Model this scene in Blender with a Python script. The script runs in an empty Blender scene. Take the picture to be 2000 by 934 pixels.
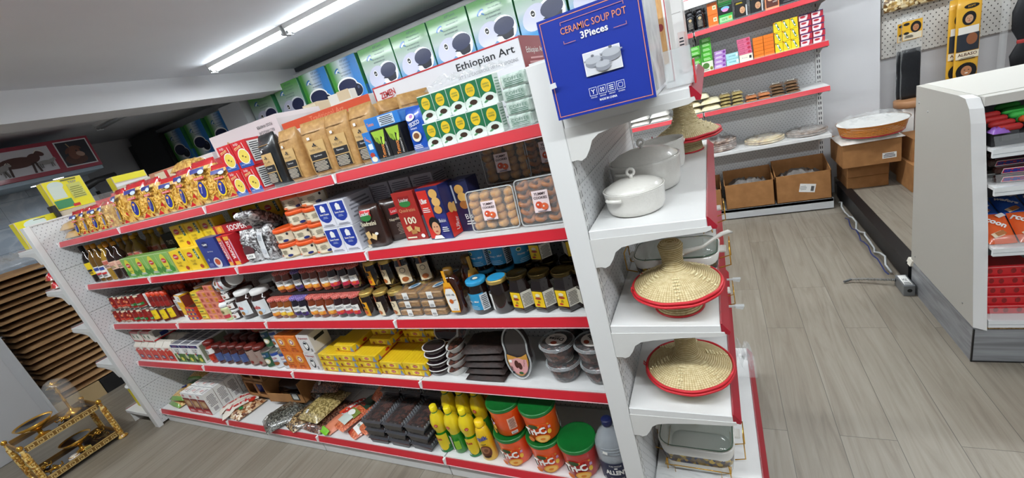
import bpy, math, random
from math import sin, cos, pi
from mathutils import Vector, Matrix
random.seed(7)
S = bpy.context.scene
COL = S.collection

# ------------------------------------------------------------------ camera, world, exposure
CAMPOS = (0.4136, -1.1827, 1.6372)
YAW, PITCH, ROLL, FPX = -0.504989, -0.31946, -0.284748, 821.5
def cam_axes():
    a, b, c = YAW, PITCH, ROLL
    fw = Vector((sin(a)*cos(b), cos(a)*cos(b), sin(b)))
    r0 = Vector((cos(a), -sin(a), 0)); u0 = r0.cross(fw)
    return cos(c)*r0 + sin(c)*u0, -sin(c)*r0 + cos(c)*u0, fw
_r, _u, _f = cam_axes()
cd = bpy.data.cameras.new('camera'); cam = bpy.data.objects.new('camera', cd); COL.objects.link(cam)
cam.matrix_world = Matrix(((_r.x, _u.x, -_f.x, CAMPOS[0]), (_r.y, _u.y, -_f.y, CAMPOS[1]), (_r.z, _u.z, -_f.z, CAMPOS[2]), (0, 0, 0, 1)))
cd.sensor_width = 36.0; cd.sensor_fit = 'HORIZONTAL'; cd.lens = FPX/2000*36; cd.clip_start = 0.02; cd.clip_end = 60
S.camera = cam
S.view_settings.view_transform = 'Standard'; S.view_settings.look = 'None'
S.view_settings.exposure = 0.0; S.view_settings.gamma = 1.0; S.view_settings.use_curve_mapping = False
W = bpy.data.worlds.new('shop_world'); S.world = W; W.use_nodes = True
W.node_tree.nodes['Background'].inputs[0].default_value = (0.86, 0.93, 1.0, 1)
W.node_tree.nodes['Background'].inputs[1].default_value = 0.17
CEIL = 2.75
TUBE_POWER = 18.5

# ------------------------------------------------------------------ materials
def lin(h):
    h = h.lstrip('#'); c = [int(h[i:i+2], 16)/255 for i in (0, 2, 4)]
    return tuple((x/12.92 if x <= .04045 else ((x+.055)/1.055)**2.4) for x in c) + (1,)
MATS = {}
def mat(hexc, rough=.5, metal=0.0, coat=0.0, alpha=1.0, emit=0.0, name=None):
    k = (hexc, rough, metal, coat, alpha, emit)
    if k in MATS: return MATS[k]
    m = bpy.data.materials.new(name or 'paint_' + hexc.lstrip('#')); m.use_nodes = True
    b = m.node_tree.nodes['Principled BSDF']
    b.inputs['Base Color'].default_value = lin(hexc); b.inputs['Roughness'].default_value = rough
    b.inputs['Metallic'].default_value = metal; b.inputs['Coat Weight'].default_value = coat
    b.inputs['Coat Roughness'].default_value = .08; b.inputs['Alpha'].default_value = alpha
    if emit:
        b.inputs['Emission Color'].default_value = lin(hexc); b.inputs['Emission Strength'].default_value = emit
    MATS[k] = m; return m
def nmat(name, build, rough=.5, metal=0.0, coat=0.0, alpha=1.0):
    if name in MATS: return MATS[name]
    m = bpy.data.materials.new(name); m.use_nodes = True; nt = m.node_tree
    b = nt.nodes['Principled BSDF']; b.inputs['Roughness'].default_value = rough; b.inputs['Metallic'].default_value = metal
    b.inputs['Coat Weight'].default_value = coat; b.inputs['Coat Roughness'].default_value = .1; b.inputs['Alpha'].default_value = alpha
    build(nt, b); MATS[name] = m; return m
def N(nt, t, **kw):
    n = nt.nodes.new(t)
    for k, v in kw.items():
        if k.startswith('i_'): n.inputs[k[2:]].default_value = v
        elif k.startswith('n') and k[1:].isdigit(): n.inputs[int(k[1:])].default_value = v
        else: setattr(n, k, v)
    return n
def objco(nt): return N(nt, 'ShaderNodeTexCoord').outputs['Object']
def ramp(nt, fac, stops):
    r = N(nt, 'ShaderNodeValToRGB'); e = r.color_ramp.elements
    while len(e) < len(stops): e.new(.5)
    for i, (p, c) in enumerate(stops): e[i].position = p; e[i].color = lin(c)
    nt.links.new(fac, r.inputs[0]); return r.outputs[0]
def bump(nt, b, h, strength=.3, dist=.002):
    n = N(nt, 'ShaderNodeBump'); n.inputs['Strength'].default_value = strength; n.inputs['Distance'].default_value = dist
    nt.links.new(h, n.inputs['Height']); nt.links.new(n.outputs[0], b.inputs['Normal'])
def speck(name, stops, scale, rough=.45, coat=.0, kind='V', bs=.4, bd=.002, alpha=1.0, stretch=(1, 1, 1)):
    """granular or mottled procedural colour: seeds, pasta, kraft paper, foil"""
    def f(nt, b):
        mp = N(nt, 'ShaderNodeMapping'); mp.inputs['Scale'].default_value = stretch
        nt.links.new(objco(nt), mp.inputs[0])
        if kind == 'V':
            t = N(nt, 'ShaderNodeTexVoronoi'); t.inputs['Scale'].default_value = scale
            sp = N(nt, 'ShaderNodeSeparateColor'); nt.links.new(mp.outputs[0], t.inputs['Vector']); nt.links.new(t.outputs['Color'], sp.inputs[0])
            nt.links.new(ramp(nt, sp.outputs[0], stops), b.inputs['Base Color']); bump(nt, b, t.outputs['Distance'], bs, bd)
        else:
            t = N(nt, 'ShaderNodeTexNoise'); t.inputs['Scale'].default_value = scale; t.inputs['Detail'].default_value = 4
            nt.links.new(mp.outputs[0], t.inputs['Vector'])
            nt.links.new(ramp(nt, t.outputs[0], stops), b.inputs['Base Color']); bump(nt, b, t.outputs[0], bs, bd)
    return nmat(name, f, rough, 0, coat, alpha)
WHITE = mat('#dfdfde', .38, name='white_powder_coat'); WHITE2 = mat('#d5d4d1', .42)
RED = mat('#c8202f', .32, coat=.3, name='red_price_strip')
BLACK = mat('#141416', .45); DARK = mat('#232326', .4)
PAPER = mat('#f1f0ec', .55); INK = mat('#20242c', .6)
CLEAR = mat('#eef3f4', .08, coat=1.0, alpha=.09, name='clear_plastic')
FILM = mat('#f4f7f7', .12, coat=1.0, alpha=.14, name='cling_film')
GOLD = mat('#e6b04a', .24, metal=.85, name='polished_gold'); BRASS = mat('#b8913f', .28, metal=1.0)
STEEL = mat('#b9babb', .3, metal=1.0)
def perf(name, a, b_, base='#d9dadb', pitch=.0265, rad=.095, hole='#707276'):
    def f(nt, bs):
        sp = N(nt, 'ShaderNodeSeparateXYZ'); nt.links.new(objco(nt), sp.inputs[0])
        def m(op, x, y=None):
            n = N(nt, 'ShaderNodeMath', operation=op)
            for i, v in enumerate((x, y)):
                if v is None: continue
                if isinstance(v, (int, float)): n.inputs[i].default_value = v
                else: nt.links.new(v, n.inputs[i])
            return n.outputs[0]
        u = m('DIVIDE', sp.outputs[a], pitch); v = m('DIVIDE', sp.outputs[b_], pitch*.75)
        row = m('FLOOR', v); sh = m('MULTIPLY', m('FLOORED_MODULO', row, 2.0), .5)
        fu = m('SUBTRACT', m('FRACT', m('ADD', u, sh)), .5); fv = m('MULTIPLY', m('SUBTRACT', m('FRACT', v), .5), .75)
        d = m('SQRT', m('ADD', m('MULTIPLY', fu, fu), m('MULTIPLY', m('MULTIPLY', fv, fv), .5)))
        k = m('LESS_THAN', d, rad)
        mx = N(nt, 'ShaderNodeMix', data_type='RGBA'); nt.links.new(k, mx.inputs[0])
        mx.inputs[6].default_value = lin(base); mx.inputs[7].default_value = lin(hole)
        nt.links.new(mx.outputs[2], bs.inputs['Base Color'])
    return nmat(name, f, .4)
PERF_X = perf('perforated_panel_x', 'X', 'Z'); PERF_Y = perf('perforated_panel_y', 'Y', 'Z', rad=.085)
PEG = perf('pegboard', 'X', 'Z', '#d6d3cd', .034, .11, '#4a4744')

# ------------------------------------------------------------------ text geometry
_T = {}
def textgeo(s, bold=0.0, cond=1.0):
    k = (s, bold)
    if k not in _T:
        c = bpy.data.curves.new('t', 'FONT'); c.body = s; c.size = 1.0; c.offset = bold; c.resolution_u = 2
        c.align_x = 'CENTER'; c.align_y = 'CENTER'
        o = bpy.data.objects.new('t', c); COL.objects.link(o)
        dg = bpy.context.evaluated_depsgraph_get(); me = o.evaluated_get(dg).to_mesh()
        vs = [(v.co.x, v.co.y) for v in me.vertices]; fs = [tuple(p.vertices) for p in me.polygons]
        if vs:
            x0 = min(v[0] for v in vs); x1 = max(v[0] for v in vs); y0 = min(v[1] for v in vs); y1 = max(v[1] for v in vs)
            vs = [((x-(x0+x1)/2)/(x1-x0+1e-9), (y-(y0+y1)/2)/(y1-y0+1e-9)) for x, y in vs]
        o.evaluated_get(dg).to_mesh_clear(); bpy.data.objects.remove(o); bpy.data.curves.remove(c)
        _T[k] = (vs, fs)
    return _T[k]

# ------------------------------------------------------------------ mesh builder
class MB:
    def __init__(s): s.v = []; s.f = []; s.mi = []; s.mats = []; s.sm = []
    def m(s, mt):
        if mt not in s.mats: s.mats.append(mt)
        return s.mats.index(mt)
    def add(s, vs, fs, mt, smooth=False):
        o = len(s.v); s.v += [tuple(v) for v in vs]; k = s.m(mt)
        for f in fs: s.f.append(tuple(i+o for i in f)); s.mi.append(k); s.sm.append(smooth)
        return s
    def box(s, x0, x1, y0, y1, z0, z1, mt, ch=0.0):
        X = sorted((x0, x1)); Y = sorted((y0, y1)); Z = sorted((z0, z1))
        if ch <= 0:
            vs = [(X[i], Y[j], Z[k]) for i in (0, 1) for j in (0, 1) for k in (0, 1)]
            return s.add(vs, [(0, 1, 3, 2), (4, 6, 7, 5), (0, 4, 5, 1), (2, 3, 7, 6), (0, 2, 6, 4), (1, 5, 7, 3)], mt)
        vs = []; idx = {}
        for i in (0, 1):
            for j in (0, 1):
                for k in (0, 1):
                    px, py, pz = X[i], Y[j], Z[k]; sx, sy, sz = (ch if i == 0 else -ch), (ch if j == 0 else -ch), (ch if k == 0 else -ch)
                    idx[i, j, k, 0] = len(vs); vs.append((px, py+sy, pz+sz))
                    idx[i, j, k, 1] = len(vs); vs.append((px+sx, py, pz+sz))
                    idx[i, j, k, 2] = len(vs); vs.append((px+sx, py+sy, pz))
        g = lambda i, j, k, a: idx[i, j, k, a]
        fs = []
        for i in (0, 1): fs.append((g(i,0,0,0), g(i,1,0,0), g(i,1,1,0), g(i,0,1,0)))
        for j in (0, 1): fs.append((g(0,j,0,1), g(1,j,0,1), g(1,j,1,1), g(0,j,1,1)))
        for k in (0, 1): fs.append((g(0,0,k,2), g(1,0,k,2), g(1,1,k,2), g(0,1,k,2)))
        for a in (0, 1):
            for b in (0, 1):
                fs.append((g(a,b,0,0), g(a,b,1,0), g(a,b,1,1), g(a,b,0,1)))
                fs.append((g(a,0,b,0), g(a,1,b,0), g(a,1,b,2), g(a,0,b,2)))
                fs.append((g(0,a,b,1), g(1,a,b,1), g(1,a,b,2), g(0,a,b,2)))
                for c in (0, 1): fs.append((g(a,b,c,0), g(a,b,c,1), g(a,b,c,2)))
        return s.add(vs, fs, mt)
    def prism(s, pts, axis, a, b, mt, smooth=False):
        """extrude polygon pts (2D) along axis between a and b; 'x': pts=(y,z) 'y': (x,z) 'z': (x,y)"""
        def P(p, t): return {'x': (t, p[0], p[1]), 'y': (p[0], t, p[1]), 'z': (p[0], p[1], t)}[axis]
        n = len(pts); vs = [P(p, a) for p in pts] + [P(p, b) for p in pts]
        s.add(vs, [tuple(range(n)), tuple(range(2*n-1, n-1, -1))], mt)
        return s.add(vs, [(i, (i+1) % n, n+(i+1) % n, n+i) for i in range(n)], mt, smooth)
    def lathe(s, prof, mt, n=24, c=(0, 0), smooth=True, sx=1.0, sy=1.0, fr=None, caps=True):
        """prof: list of (r, z[, mat])"""
        o = len(s.v); rows = len(prof)
        for p in prof:
            for i in range(n):
                t = 2*pi*i/n; rr = p[0]*(fr(t) if fr else 1)
                s.v.append((c[0]+rr*cos(t)*sx, c[1]+rr*sin(t)*sy, p[1]))
        for j in range(rows-1):
            k = s.m(prof[j][2] if len(prof[j]) > 2 else mt)
            for i in range(n):
                a = o+j*n+i; b = o+j*n+(i+1) % n
                s.f.append((a, b, b+n, a+n)); s.mi.append(k); s.sm.append(smooth)
        if caps:
            for j, rev in ((0, True), (rows-1, False)):
                if prof[j][0] > 1e-5:
                    ids = [o+j*n+i for i in range(n)]; s.f.append(tuple(ids[::-1] if rev else ids))
                    s.mi.append(s.m(prof[min(j, rows-1)][2] if len(prof[j]) > 2 else mt)); s.sm.append(False)
        return s
    def tube(s, pts, r, mt, n=8, closed=False):
        o = len(s.v); P = [Vector(p) for p in pts]; L = len(P); up = Vector((0, 0, 1)); prev = None
        for i, p in enumerate(P):
            d = (P[(i+1) % L] if (closed or i < L-1) else p) - (P[i-1] if (closed or i > 0) else p)
            d.normalize()
            if prev is None:
                a = d.cross(up)
                if a.length < .1: a = d.cross(Vector((1, 0, 0)))
            else: a = prev - d*prev.dot(d)
            a.normalize(); prev = a; b = d.cross(a)
            rr = r[i] if isinstance(r, (list, tuple)) else r
            for k in range(n): t = 2*pi*k/n; s.v.append(tuple(p + a*cos(t)*rr + b*sin(t)*rr))
        q = s.m(mt)
        for i in range(L if closed else L-1):
            for k in range(n):
                a = o+i*n+k; b = o+i*n+(k+1) % n; c = o+((i+1) % L)*n+(k+1) % n; d = o+((i+1) % L)*n+k
                s.f.append((a, b, c, d)); s.mi.append(q); s.sm.append(True)
        if not closed:
            s.f.append(tuple(o+k for k in range(n))[::-1]); s.mi.append(q); s.sm.append(False)
            s.f.append(tuple(o+(L-1)*n+k for k in range(n))); s.mi.append(q); s.sm.append(False)
        return s
    def ball(s, c, rx, ry, rz, mt, n=14, m=9):
        prof = [(max(1e-6, sin(pi*j/m)), -cos(pi*j/m)) for j in range(m+1)]
        o = len(s.v); s.lathe([(r, z) for r, z in prof], mt, n, caps=False)
        for i in range(o, len(s.v)):
            x, y, z = s.v[i]; s.v[i] = (c[0]+x*rx, c[1]+y*ry, c[2]+z*rz)
        return s
    def pouch(s, w, d, h, mt, e=3.2, n=28, lv=12, top=.0, topmt=None, wr=.0, bot=.9, shoulder=.72, pinch=.12, seed=1, y0=0):
        """upright bag: superellipse section, pinched at the top"""
        R = random.Random(seed); o = len(s.v)
        for j in range(lv+1):
            t = j/lv; W, D = pouch_wd(t, bot, shoulder, pinch)
            for i in range(n):
                a = 2*pi*i/n; cx = abs(cos(a))**(2/e)*(1 if cos(a) >= 0 else -1); cy = abs(sin(a))**(2/e)*(1 if sin(a) >= 0 else -1)
                q = (R.random()-.5)*wr
                s.v.append((cx*w/2*W + q*w*.2, y0+cy*d/2*D + q*d, t*h + (q*h*.05 if 0 < j else 0)))
        for j in range(lv):
            k = s.m(topmt if (topmt and j >= lv-2) else mt)
            for i in range(n):
                a = o+j*n+i; b = o+j*n+(i+1) % n; s.f.append((a, b, b+n, a+n)); s.mi.append(k); s.sm.append(True)
        s.f.append(tuple(o+i for i in range(n))[::-1]); s.mi.append(s.m(mt)); s.sm.append(False)
        s.f.append(tuple(o+lv*n+i for i in range(n))); s.mi.append(s.m(topmt or mt)); s.sm.append(False)
        return s
    def pillow(s, w, l, t, mt, nx=14, ny=12, wr=.1, seed=1, z0=0, flat=.25, c=(0, 0), mtf=None):
        """bag lying flat on z0: w along x, l along y"""
        R = random.Random(seed)
        def prof(u, v): return (max(0, 1-abs(u)**3.2)*max(0, 1-abs(v)**3.2))**.55
        top = []; bt = []
        for j in range(ny+1):
            for i in range(nx+1):
                u = 2*i/nx-1; v = 2*j/ny-1; p = prof(u, v); q = (R.random()-.5)*wr*(1 if p > 0 else .3)
                edge = p <= 1e-6
                x = c[0]+u*w/2*(1-.03*abs(v)); y = c[1]+v*l/2*(1-.03*abs(u))
                zz = z0 + t*.22*(1-p) + t*(p*(1+q)) if not edge else z0+t*.22
                top.append((x, y, zz)); bt.append((x, y, z0 + t*.21*(1-p)))
        def gi(i, j): return j*(nx+1)+i
        fs = [(gi(i, j), gi(i+1, j), gi(i+1, j+1), gi(i, j+1)) for j in range(ny) for i in range(nx)]
        if mtf is None: s.add(top, fs, mt, True)
        else:
            o = len(s.v); s.v += top
            for j in range(ny):
                for i in range(nx):
                    s.f.append(tuple(o+k for k in (gi(i, j), gi(i+1, j), gi(i+1, j+1), gi(i, j+1)))); s.mi.append(s.m(mtf((i+.5)/nx, (j+.5)/ny))); s.sm.append(True)
        s.add(bt, [f[::-1] for f in fs], mt, True)
        rim = [gi(i, 0) for i in range(nx+1)] + [gi(nx, j) for j in range(1, ny+1)] + [gi(i, ny) for i in range(nx-1, -1, -1)] + [gi(0, j) for j in range(ny-1, 0, -1)]
        K = len(rim); s.add([top[i] for i in rim]+[bt[i] for i in rim], [(i, i+K, (i+1) % K+K, (i+1) % K) for i in range(K)], mt)
        return s
    # flat artwork laid on a surface; F(x, y, off) -> point
    def art(s, F, items, curved=False, e0=.0004, base=0):
        for n_, it in enumerate(items):
            off = e0*(n_+1+base); t = it[0]
            if t == 'r':
                _, x, y, w, h, mt = it[:6]; a = it[6] if len(it) > 6 else 0.0
                nx, ny = (8, 5) if curved else (1, 1)
                pts = []
                for j in range(ny+1):
                    for i in range(nx+1):
                        px = (i/nx-.5)*w; py = (j/ny-.5)*h; pts.append(F(x+px*cos(a)-py*sin(a), y+px*sin(a)+py*cos(a), off))
                s.add(pts, [(j*(nx+1)+i, j*(nx+1)+i+1, (j+1)*(nx+1)+i+1, (j+1)*(nx+1)+i) for j in range(ny) for i in range(nx)], mt, curved)
            elif t == 'e':
                _, x, y, rx, ry, mt = it[:6]; a = it[6] if len(it) > 6 else 0.0; n = 20
                rings = 2 if curved else 1; pts = [F(x, y, off)]
                for q in range(1, rings+1):
                    for i in range(n):
                        px = rx*cos(2*pi*i/n)*q/rings; py = ry*sin(2*pi*i/n)*q/rings
                        pts.append(F(x+px*cos(a)-py*sin(a), y+px*sin(a)+py*cos(a), off))
                fs = [(0, 1+i, 1+(i+1) % n) for i in range(n)]
                if rings == 2: fs += [(1+i, 1+n+i, 1+n+(i+1) % n, 1+(i+1) % n) for i in range(n)]
                s.add(pts, fs, mt, curved)
            elif t == 'p':
                _, P, mt = it[:3]; s.add([F(p[0], p[1], off) for p in P], [tuple(range(len(P)))], mt)
            elif t == 't':
                _, txt, x, y, w, h, mt = it[:7]; a = it[7] if len(it) > 7 else 0.0; bd = it[8] if len(it) > 8 else 0.0
                vs, fs = textgeo(txt, bd)
                s.add([F(x+vx*w*cos(a)-vy*h*sin(a), y+vx*w*sin(a)+vy*h*cos(a), off) for vx, vy in vs], fs, mt)
            elif t == 'l':   # faint lines of small print
                _, x, y, w, h, k, mt = it[:7]
                for i in range(k):
                    yy = y + h*(.5-(i+.5)/k); ww = w*(1 if i % 3 else .8); bh = h/k*.22
                    P = [(x-ww/2, yy-bh), (x+ww/2, yy-bh), (x+ww/2, yy+bh), (x-ww/2, yy+bh)]
                    if curved: s.art(F, [('r', x, yy, ww, 2*bh, mt)], True, e0, n_+base)
                    else: s.add([F(p[0], p[1], off) for p in P], [(0, 1, 2, 3)], mt)
        return s
    def mesh(s, name):
        me = bpy.data.meshes.new(name); me.from_pydata(s.v, [], s.f)
        for m in s.mats: me.materials.append(m)
        me.polygons.foreach_set('material_index', s.mi); me.polygons.foreach_set('use_smooth', s.sm)
        me.update(); return me
    def obj(s, name, parent=None, link=True):
        o = bpy.data.objects.new(name, s.mesh(name))
        if link: COL.objects.link(o)
        if parent: o.parent = parent
        return o
def pouch_wd(t, bot=.9, shoulder=.72, pinch=.12):
    if t < .12: k = t/.12; W = bot+(1-bot)*k; D = .8+.2*k
    elif t < shoulder: W = 1.0; D = 1.0 - .12*(t-.12)/(shoulder-.12)
    else:
        k = (t-shoulder)/(1-shoulder); W = 1-.05*k; D = .88*(1-k)**.8 + pinch*k
    return W, D
def FF(y, d=0): return lambda a, b, o: (a, y-o, b)                 # a front plane, looking to -y
def FR(x): return lambda a, b, o: (x+o, a, b)                      # right side plane
def FL(x): return lambda a, b, o: (x-o, -a, b)
def FT(z): return lambda a, b, o: (a, b, z+o)                      # top plane
def FC(r, sx=1, a0=0.0, c=(0, 0)): return lambda a, b, o: (c[0]+(r+o)*sin(a/r+a0)*sx, c[1]-(r+o)*cos(a/r+a0), b)
def FP(w, d, h, e=3.2, bot=.9, shoulder=.72, pinch=.12, extra=.001):
    def f(a, b, o):
        t = min(1, max(0, b/h)); Wd, D = pouch_wd(t, bot, shoulder, pinch)
        u = min(.999, abs(a)/(w/2*Wd)); y = d/2*D*(1-u**e)**(1/e)
        return (a, -y-o-extra, b)
    return f
def FPi(w, l, t, z0=0, extra=.0015):
    def f(a, b, o):
        u = min(1, abs(2*a/w)); v = min(1, abs(2*b/l)); p = (max(0, 1-u**3.2)*max(0, 1-v**3.2))**.55
        return (a, b, z0+t*.22*(1-p)+t*p+o+extra)
    return f

# ------------------------------------------------------------------ things
ORD = ['leftmost', 'second from the left', 'third from the left', 'fourth from the left', 'fifth from the left', 'sixth from the left', 'seventh from the left', 'eighth from the left', 'ninth from the left', 'tenth from the left', 'eleventh from the left', 'twelfth from the left', 'thirteenth from the left', 'fourteenth from the left', 'fifteenth from the left']
def O(i, n): return 'rightmost' if (i == n-1 and n > 2) else ('right-hand' if (i == n-1 and n == 2) else ('left-hand' if n == 2 else ORD[i]))
PROTO = []
def thing(name, parts, cat=None):
    """unlinked prototype: parts = [(name, MB, [subparts])] ; a single MB makes a one-mesh thing"""
    if isinstance(parts, MB): r = parts.obj(name, None, False)
    else:
        r = bpy.data.objects.new(name, None); r.empty_display_size = .05
        def rec(ps, par):
            for p in ps:
                o = p[1].obj(p[0], par, False)
                if len(p) > 2 and isinstance(p[2], str): o['label'] = p[2]
                if len(p) > 2 and isinstance(p[2], list): rec(p[2], o)
        rec(parts, r)
    r['category'] = cat or name.replace('_', ' '); PROTO.append(r); return r
def put(pr, x, y, z, label, group=None, rz=0.0, rx=0.0, ry=0.0, s=None):
    def cp(o, par):
        c = o.copy(); COL.objects.link(c); c.parent = par
        for ch in o.children: cp(ch, c)
        return c
    r = cp(pr, None); r.location = (x, y, z); r.rotation_euler = (rx, ry, rz)
    if s: r.scale = s if not isinstance(s, (int, float)) else (s, s, s)
    r['label'] = label
    if group: r['group'] = group
    return r
def struct(name, mb):
    o = mb.obj(name); o['kind'] = 'structure'; return o
def one(name, mb, label, cat, group=None):
    o = mb.obj(name); o['label'] = label; o['category'] = cat
    if group: o['group'] = group
    return o
def group_of(name, parts, label, cat, group=None, loc=(0, 0, 0)):
    r = bpy.data.objects.new(name, None); COL.objects.link(r); r.location = loc; r.empty_display_size = .05
    def rec(ps, par):
        for p in ps:
            o = p[1].obj(p[0], par)
            if len(p) > 2 and isinstance(p[2], list): rec(p[2], o)
    rec(parts, r); r['label'] = label; r['category'] = cat
    if group: r['group'] = group
    return r
def carton(name, w, d, h, base, front=(), side=(), top=(), cat='box', left=(), flap=True):
    m = MB(); m.box(-w/2, w/2, -d/2, d/2, 0, h, base, min(.0012, w*.02))
    m.art(FF(-d/2), front); m.art(FR(w/2), side); m.art(FT(h), top); m.art(FL(-w/2), left)
    return thing(name, m, cat)
# ------------------------------------------------------------------ ceiling lamps (their own light)
def lamp(name, x0, y, label, lit=True, rz=0.0, two=True):
    L = 1.19; h = MB(); z = CEIL
    h.prism([(-.055, 0), (.055, 0), (.045, -.035), (-.045, -.035)], 'x', 0, L, WHITE)
    for e in (0, L): h.prism([(-.05, 0), (.05, 0), (.04, -.085), (-.04, -.085)], 'x', e-.006, e+.006, mat('#c9cbcc', .4))
    t = MB()
    tm = mat('#f2fbff', .4, emit=26.0, name='lit_tube') if lit else mat('#aab0b5', .35, name='unlit_tube')
    for yy in (-.024, .024): t.tube([(.012, yy, -.062), (L-.012, yy, -.062)], .0135, tm, 10)
    c = MB()
    for yy in (-.024, .024):
        for xx in (.006, L-.03): c.tube([(xx, yy, -.062), (xx+.024, yy, -.062)], .0145, STEEL, 10)
    r = group_of(name, [('housing', h), ('tube', t), ('end_cap', c)], label, 'ceiling light', 'fluorescent ceiling lights', (x0, y, z))
    r.rotation_euler.z = rz
    if lit:
        ld = bpy.data.lights.new(name, 'AREA'); ld.shape = 'RECTANGLE'; ld.size = L-.05; ld.size_y = .07
        ld.energy = TUBE_POWER; ld.color = (.93, .975, 1.0)
        lo = bpy.data.objects.new('lamp_glow', ld); COL.objects.link(lo); lo.parent = r
        lo.location = (L/2, 0, -.085)
    return r
lamp('fluorescent_ceiling_light', -4.16, 1.95, 'twin tube fluorescent ceiling light nearest the white beam')
lamp('fluorescent_ceiling_light', -2.93, 1.95, 'twin tube fluorescent ceiling light running out of the picture top')
for i, (x, y) in enumerate([(-1.70, 1.95), (-.2, 1.95), (1.3, 1.95), (-3.6, -1.15), (-2.2, -1.15), (-.8, -1.15), (.6, -1.15), (2.0, -1.15), (-6.6, -1.35)]):  # last position is an unseen lamp, added to brighten the far left zone
    lamp('fluorescent_ceiling_light', x, y, ['fluorescent light over the back shelves', 'fluorescent light over the rear aisle', 'fluorescent light over the snack counter', 'fluorescent light over the far front aisle', 'fluorescent light over the middle of the front aisle', 'fluorescent light over the near front aisle', 'fluorescent light above the end shelves', 'fluorescent light beside the counter front', 'added unseen fluorescent light brightening the far left zone'][i])
lamp('fluorescent_ceiling_light', -6.9, 1.95, 'unlit fluorescent fitting on the dim ceiling beyond the beam', lit=False, rz=.0)

# ------------------------------------------------------------------ room
def floor_nodes(nt, b):
    mp = N(nt, 'ShaderNodeMapping'); mp.inputs['Rotation'].default_value = (0, 0, pi/2); nt.links.new(objco(nt), mp.inputs[0])
    br = N(nt, 'ShaderNodeTexBrick'); br.offset = .37; br.offset_frequency = 2
    br.inputs['Color1'].default_value = (0.1, 0.1, 0.1, 1); br.inputs['Color2'].default_value = (.9, .9, .9, 1); br.inputs['Mortar'].default_value = (0, 0, 0, 1)
    br.inputs['Scale'].default_value = 1.0; br.inputs['Mortar Size'].default_value = .0012; br.inputs['Brick Width'].default_value = 1.22; br.inputs['Row Height'].default_value = .182
    nt.links.new(mp.outputs[0], br.inputs['Vector'])
    g = N(nt, 'ShaderNodeMapping'); g.inputs['Scale'].default_value = (26, 1.6, 1); nt.links.new(objco(nt), g.inputs[0])
    ad = N(nt, 'ShaderNodeVectorMath', operation='ADD'); nt.links.new(g.outputs[0], ad.inputs[0])
    sc = N(nt, 'ShaderNodeVectorMath', operation='SCALE'); sc.inputs['Scale'].default_value = 13.0; nt.links.new(br.outputs['Color'], sc.inputs[0]); nt.links.new(sc.outputs[0], ad.inputs[1])
    no = N(nt, 'ShaderNodeTexNoise'); no.inputs['Scale'].default_value = 1.0; no.inputs['Detail'].default_value = 6; no.inputs['Roughness'].default_value = .62; no.inputs['Distortion'].default_value = 1.2
    nt.links.new(ad.outputs[0], no.inputs['Vector'])
    n2 = N(nt, 'ShaderNodeTexNoise'); n2.inputs['Scale'].default_value = 2.3; n2.inputs['Detail'].default_value = 3; nt.links.new(objco(nt), n2.inputs['Vector'])
    c1 = ramp(nt, no.outputs[0], [(.28, '#7c7367'), (.5, '#8e867a'), (.75, '#9a9387')])
    mx = N(nt, 'ShaderNodeMix', data_type='RGBA', blend_type='MULTIPLY'); mx.inputs[0].default_value = .55
    nt.links.new(c1, mx.inputs[6])
    ad2 = N(nt, 'ShaderNodeMath', operation='ADD'); nt.links.new(br.outputs['Color'], ad2.inputs[0]); nt.links.new(n2.outputs[0], ad2.inputs[1])
    nt.links.new(ramp(nt, ad2.outputs[0], [(.3, '#c4bfb6'), (.8, '#e8e4dc'), (1.3, '#fbfaf6')]), mx.inputs[7])
    m2 = N(nt, 'ShaderNodeMix', data_type='RGBA'); nt.links.new(br.outputs['Fac'], m2.inputs[0]); nt.links.new(mx.outputs[2], m2.inputs[6]); m2.inputs[7].default_value = lin('#5b564e')
    nt.links.new(m2.outputs[2], b.inputs['Base Color']); bump(nt, b, no.outputs[0], .12, .001)
FLOOR = nmat('grey_oak_vinyl_planks', floor_nodes, .42)
def wall_nodes(base, amt='#000000'):
    def f(nt, b):
        no = N(nt, 'ShaderNodeTexNoise'); no.inputs['Scale'].default_value = 1.3; no.inputs['Detail'].default_value = 3
        nt.links.new(objco(nt), no.inputs['Vector']); nt.links.new(ramp(nt, no.outputs[0], base), b.inputs['Base Color'])
    return f
PLASTER = nmat('white_plaster', wall_nodes([(.3, '#d3d3d6'), (.7, '#dedee0')]), .7)
CEILM = nmat('grey_ceiling_paint', wall_nodes([(.3, '#d2d4da'), (.7, '#dadce2')]), .8)
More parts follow.
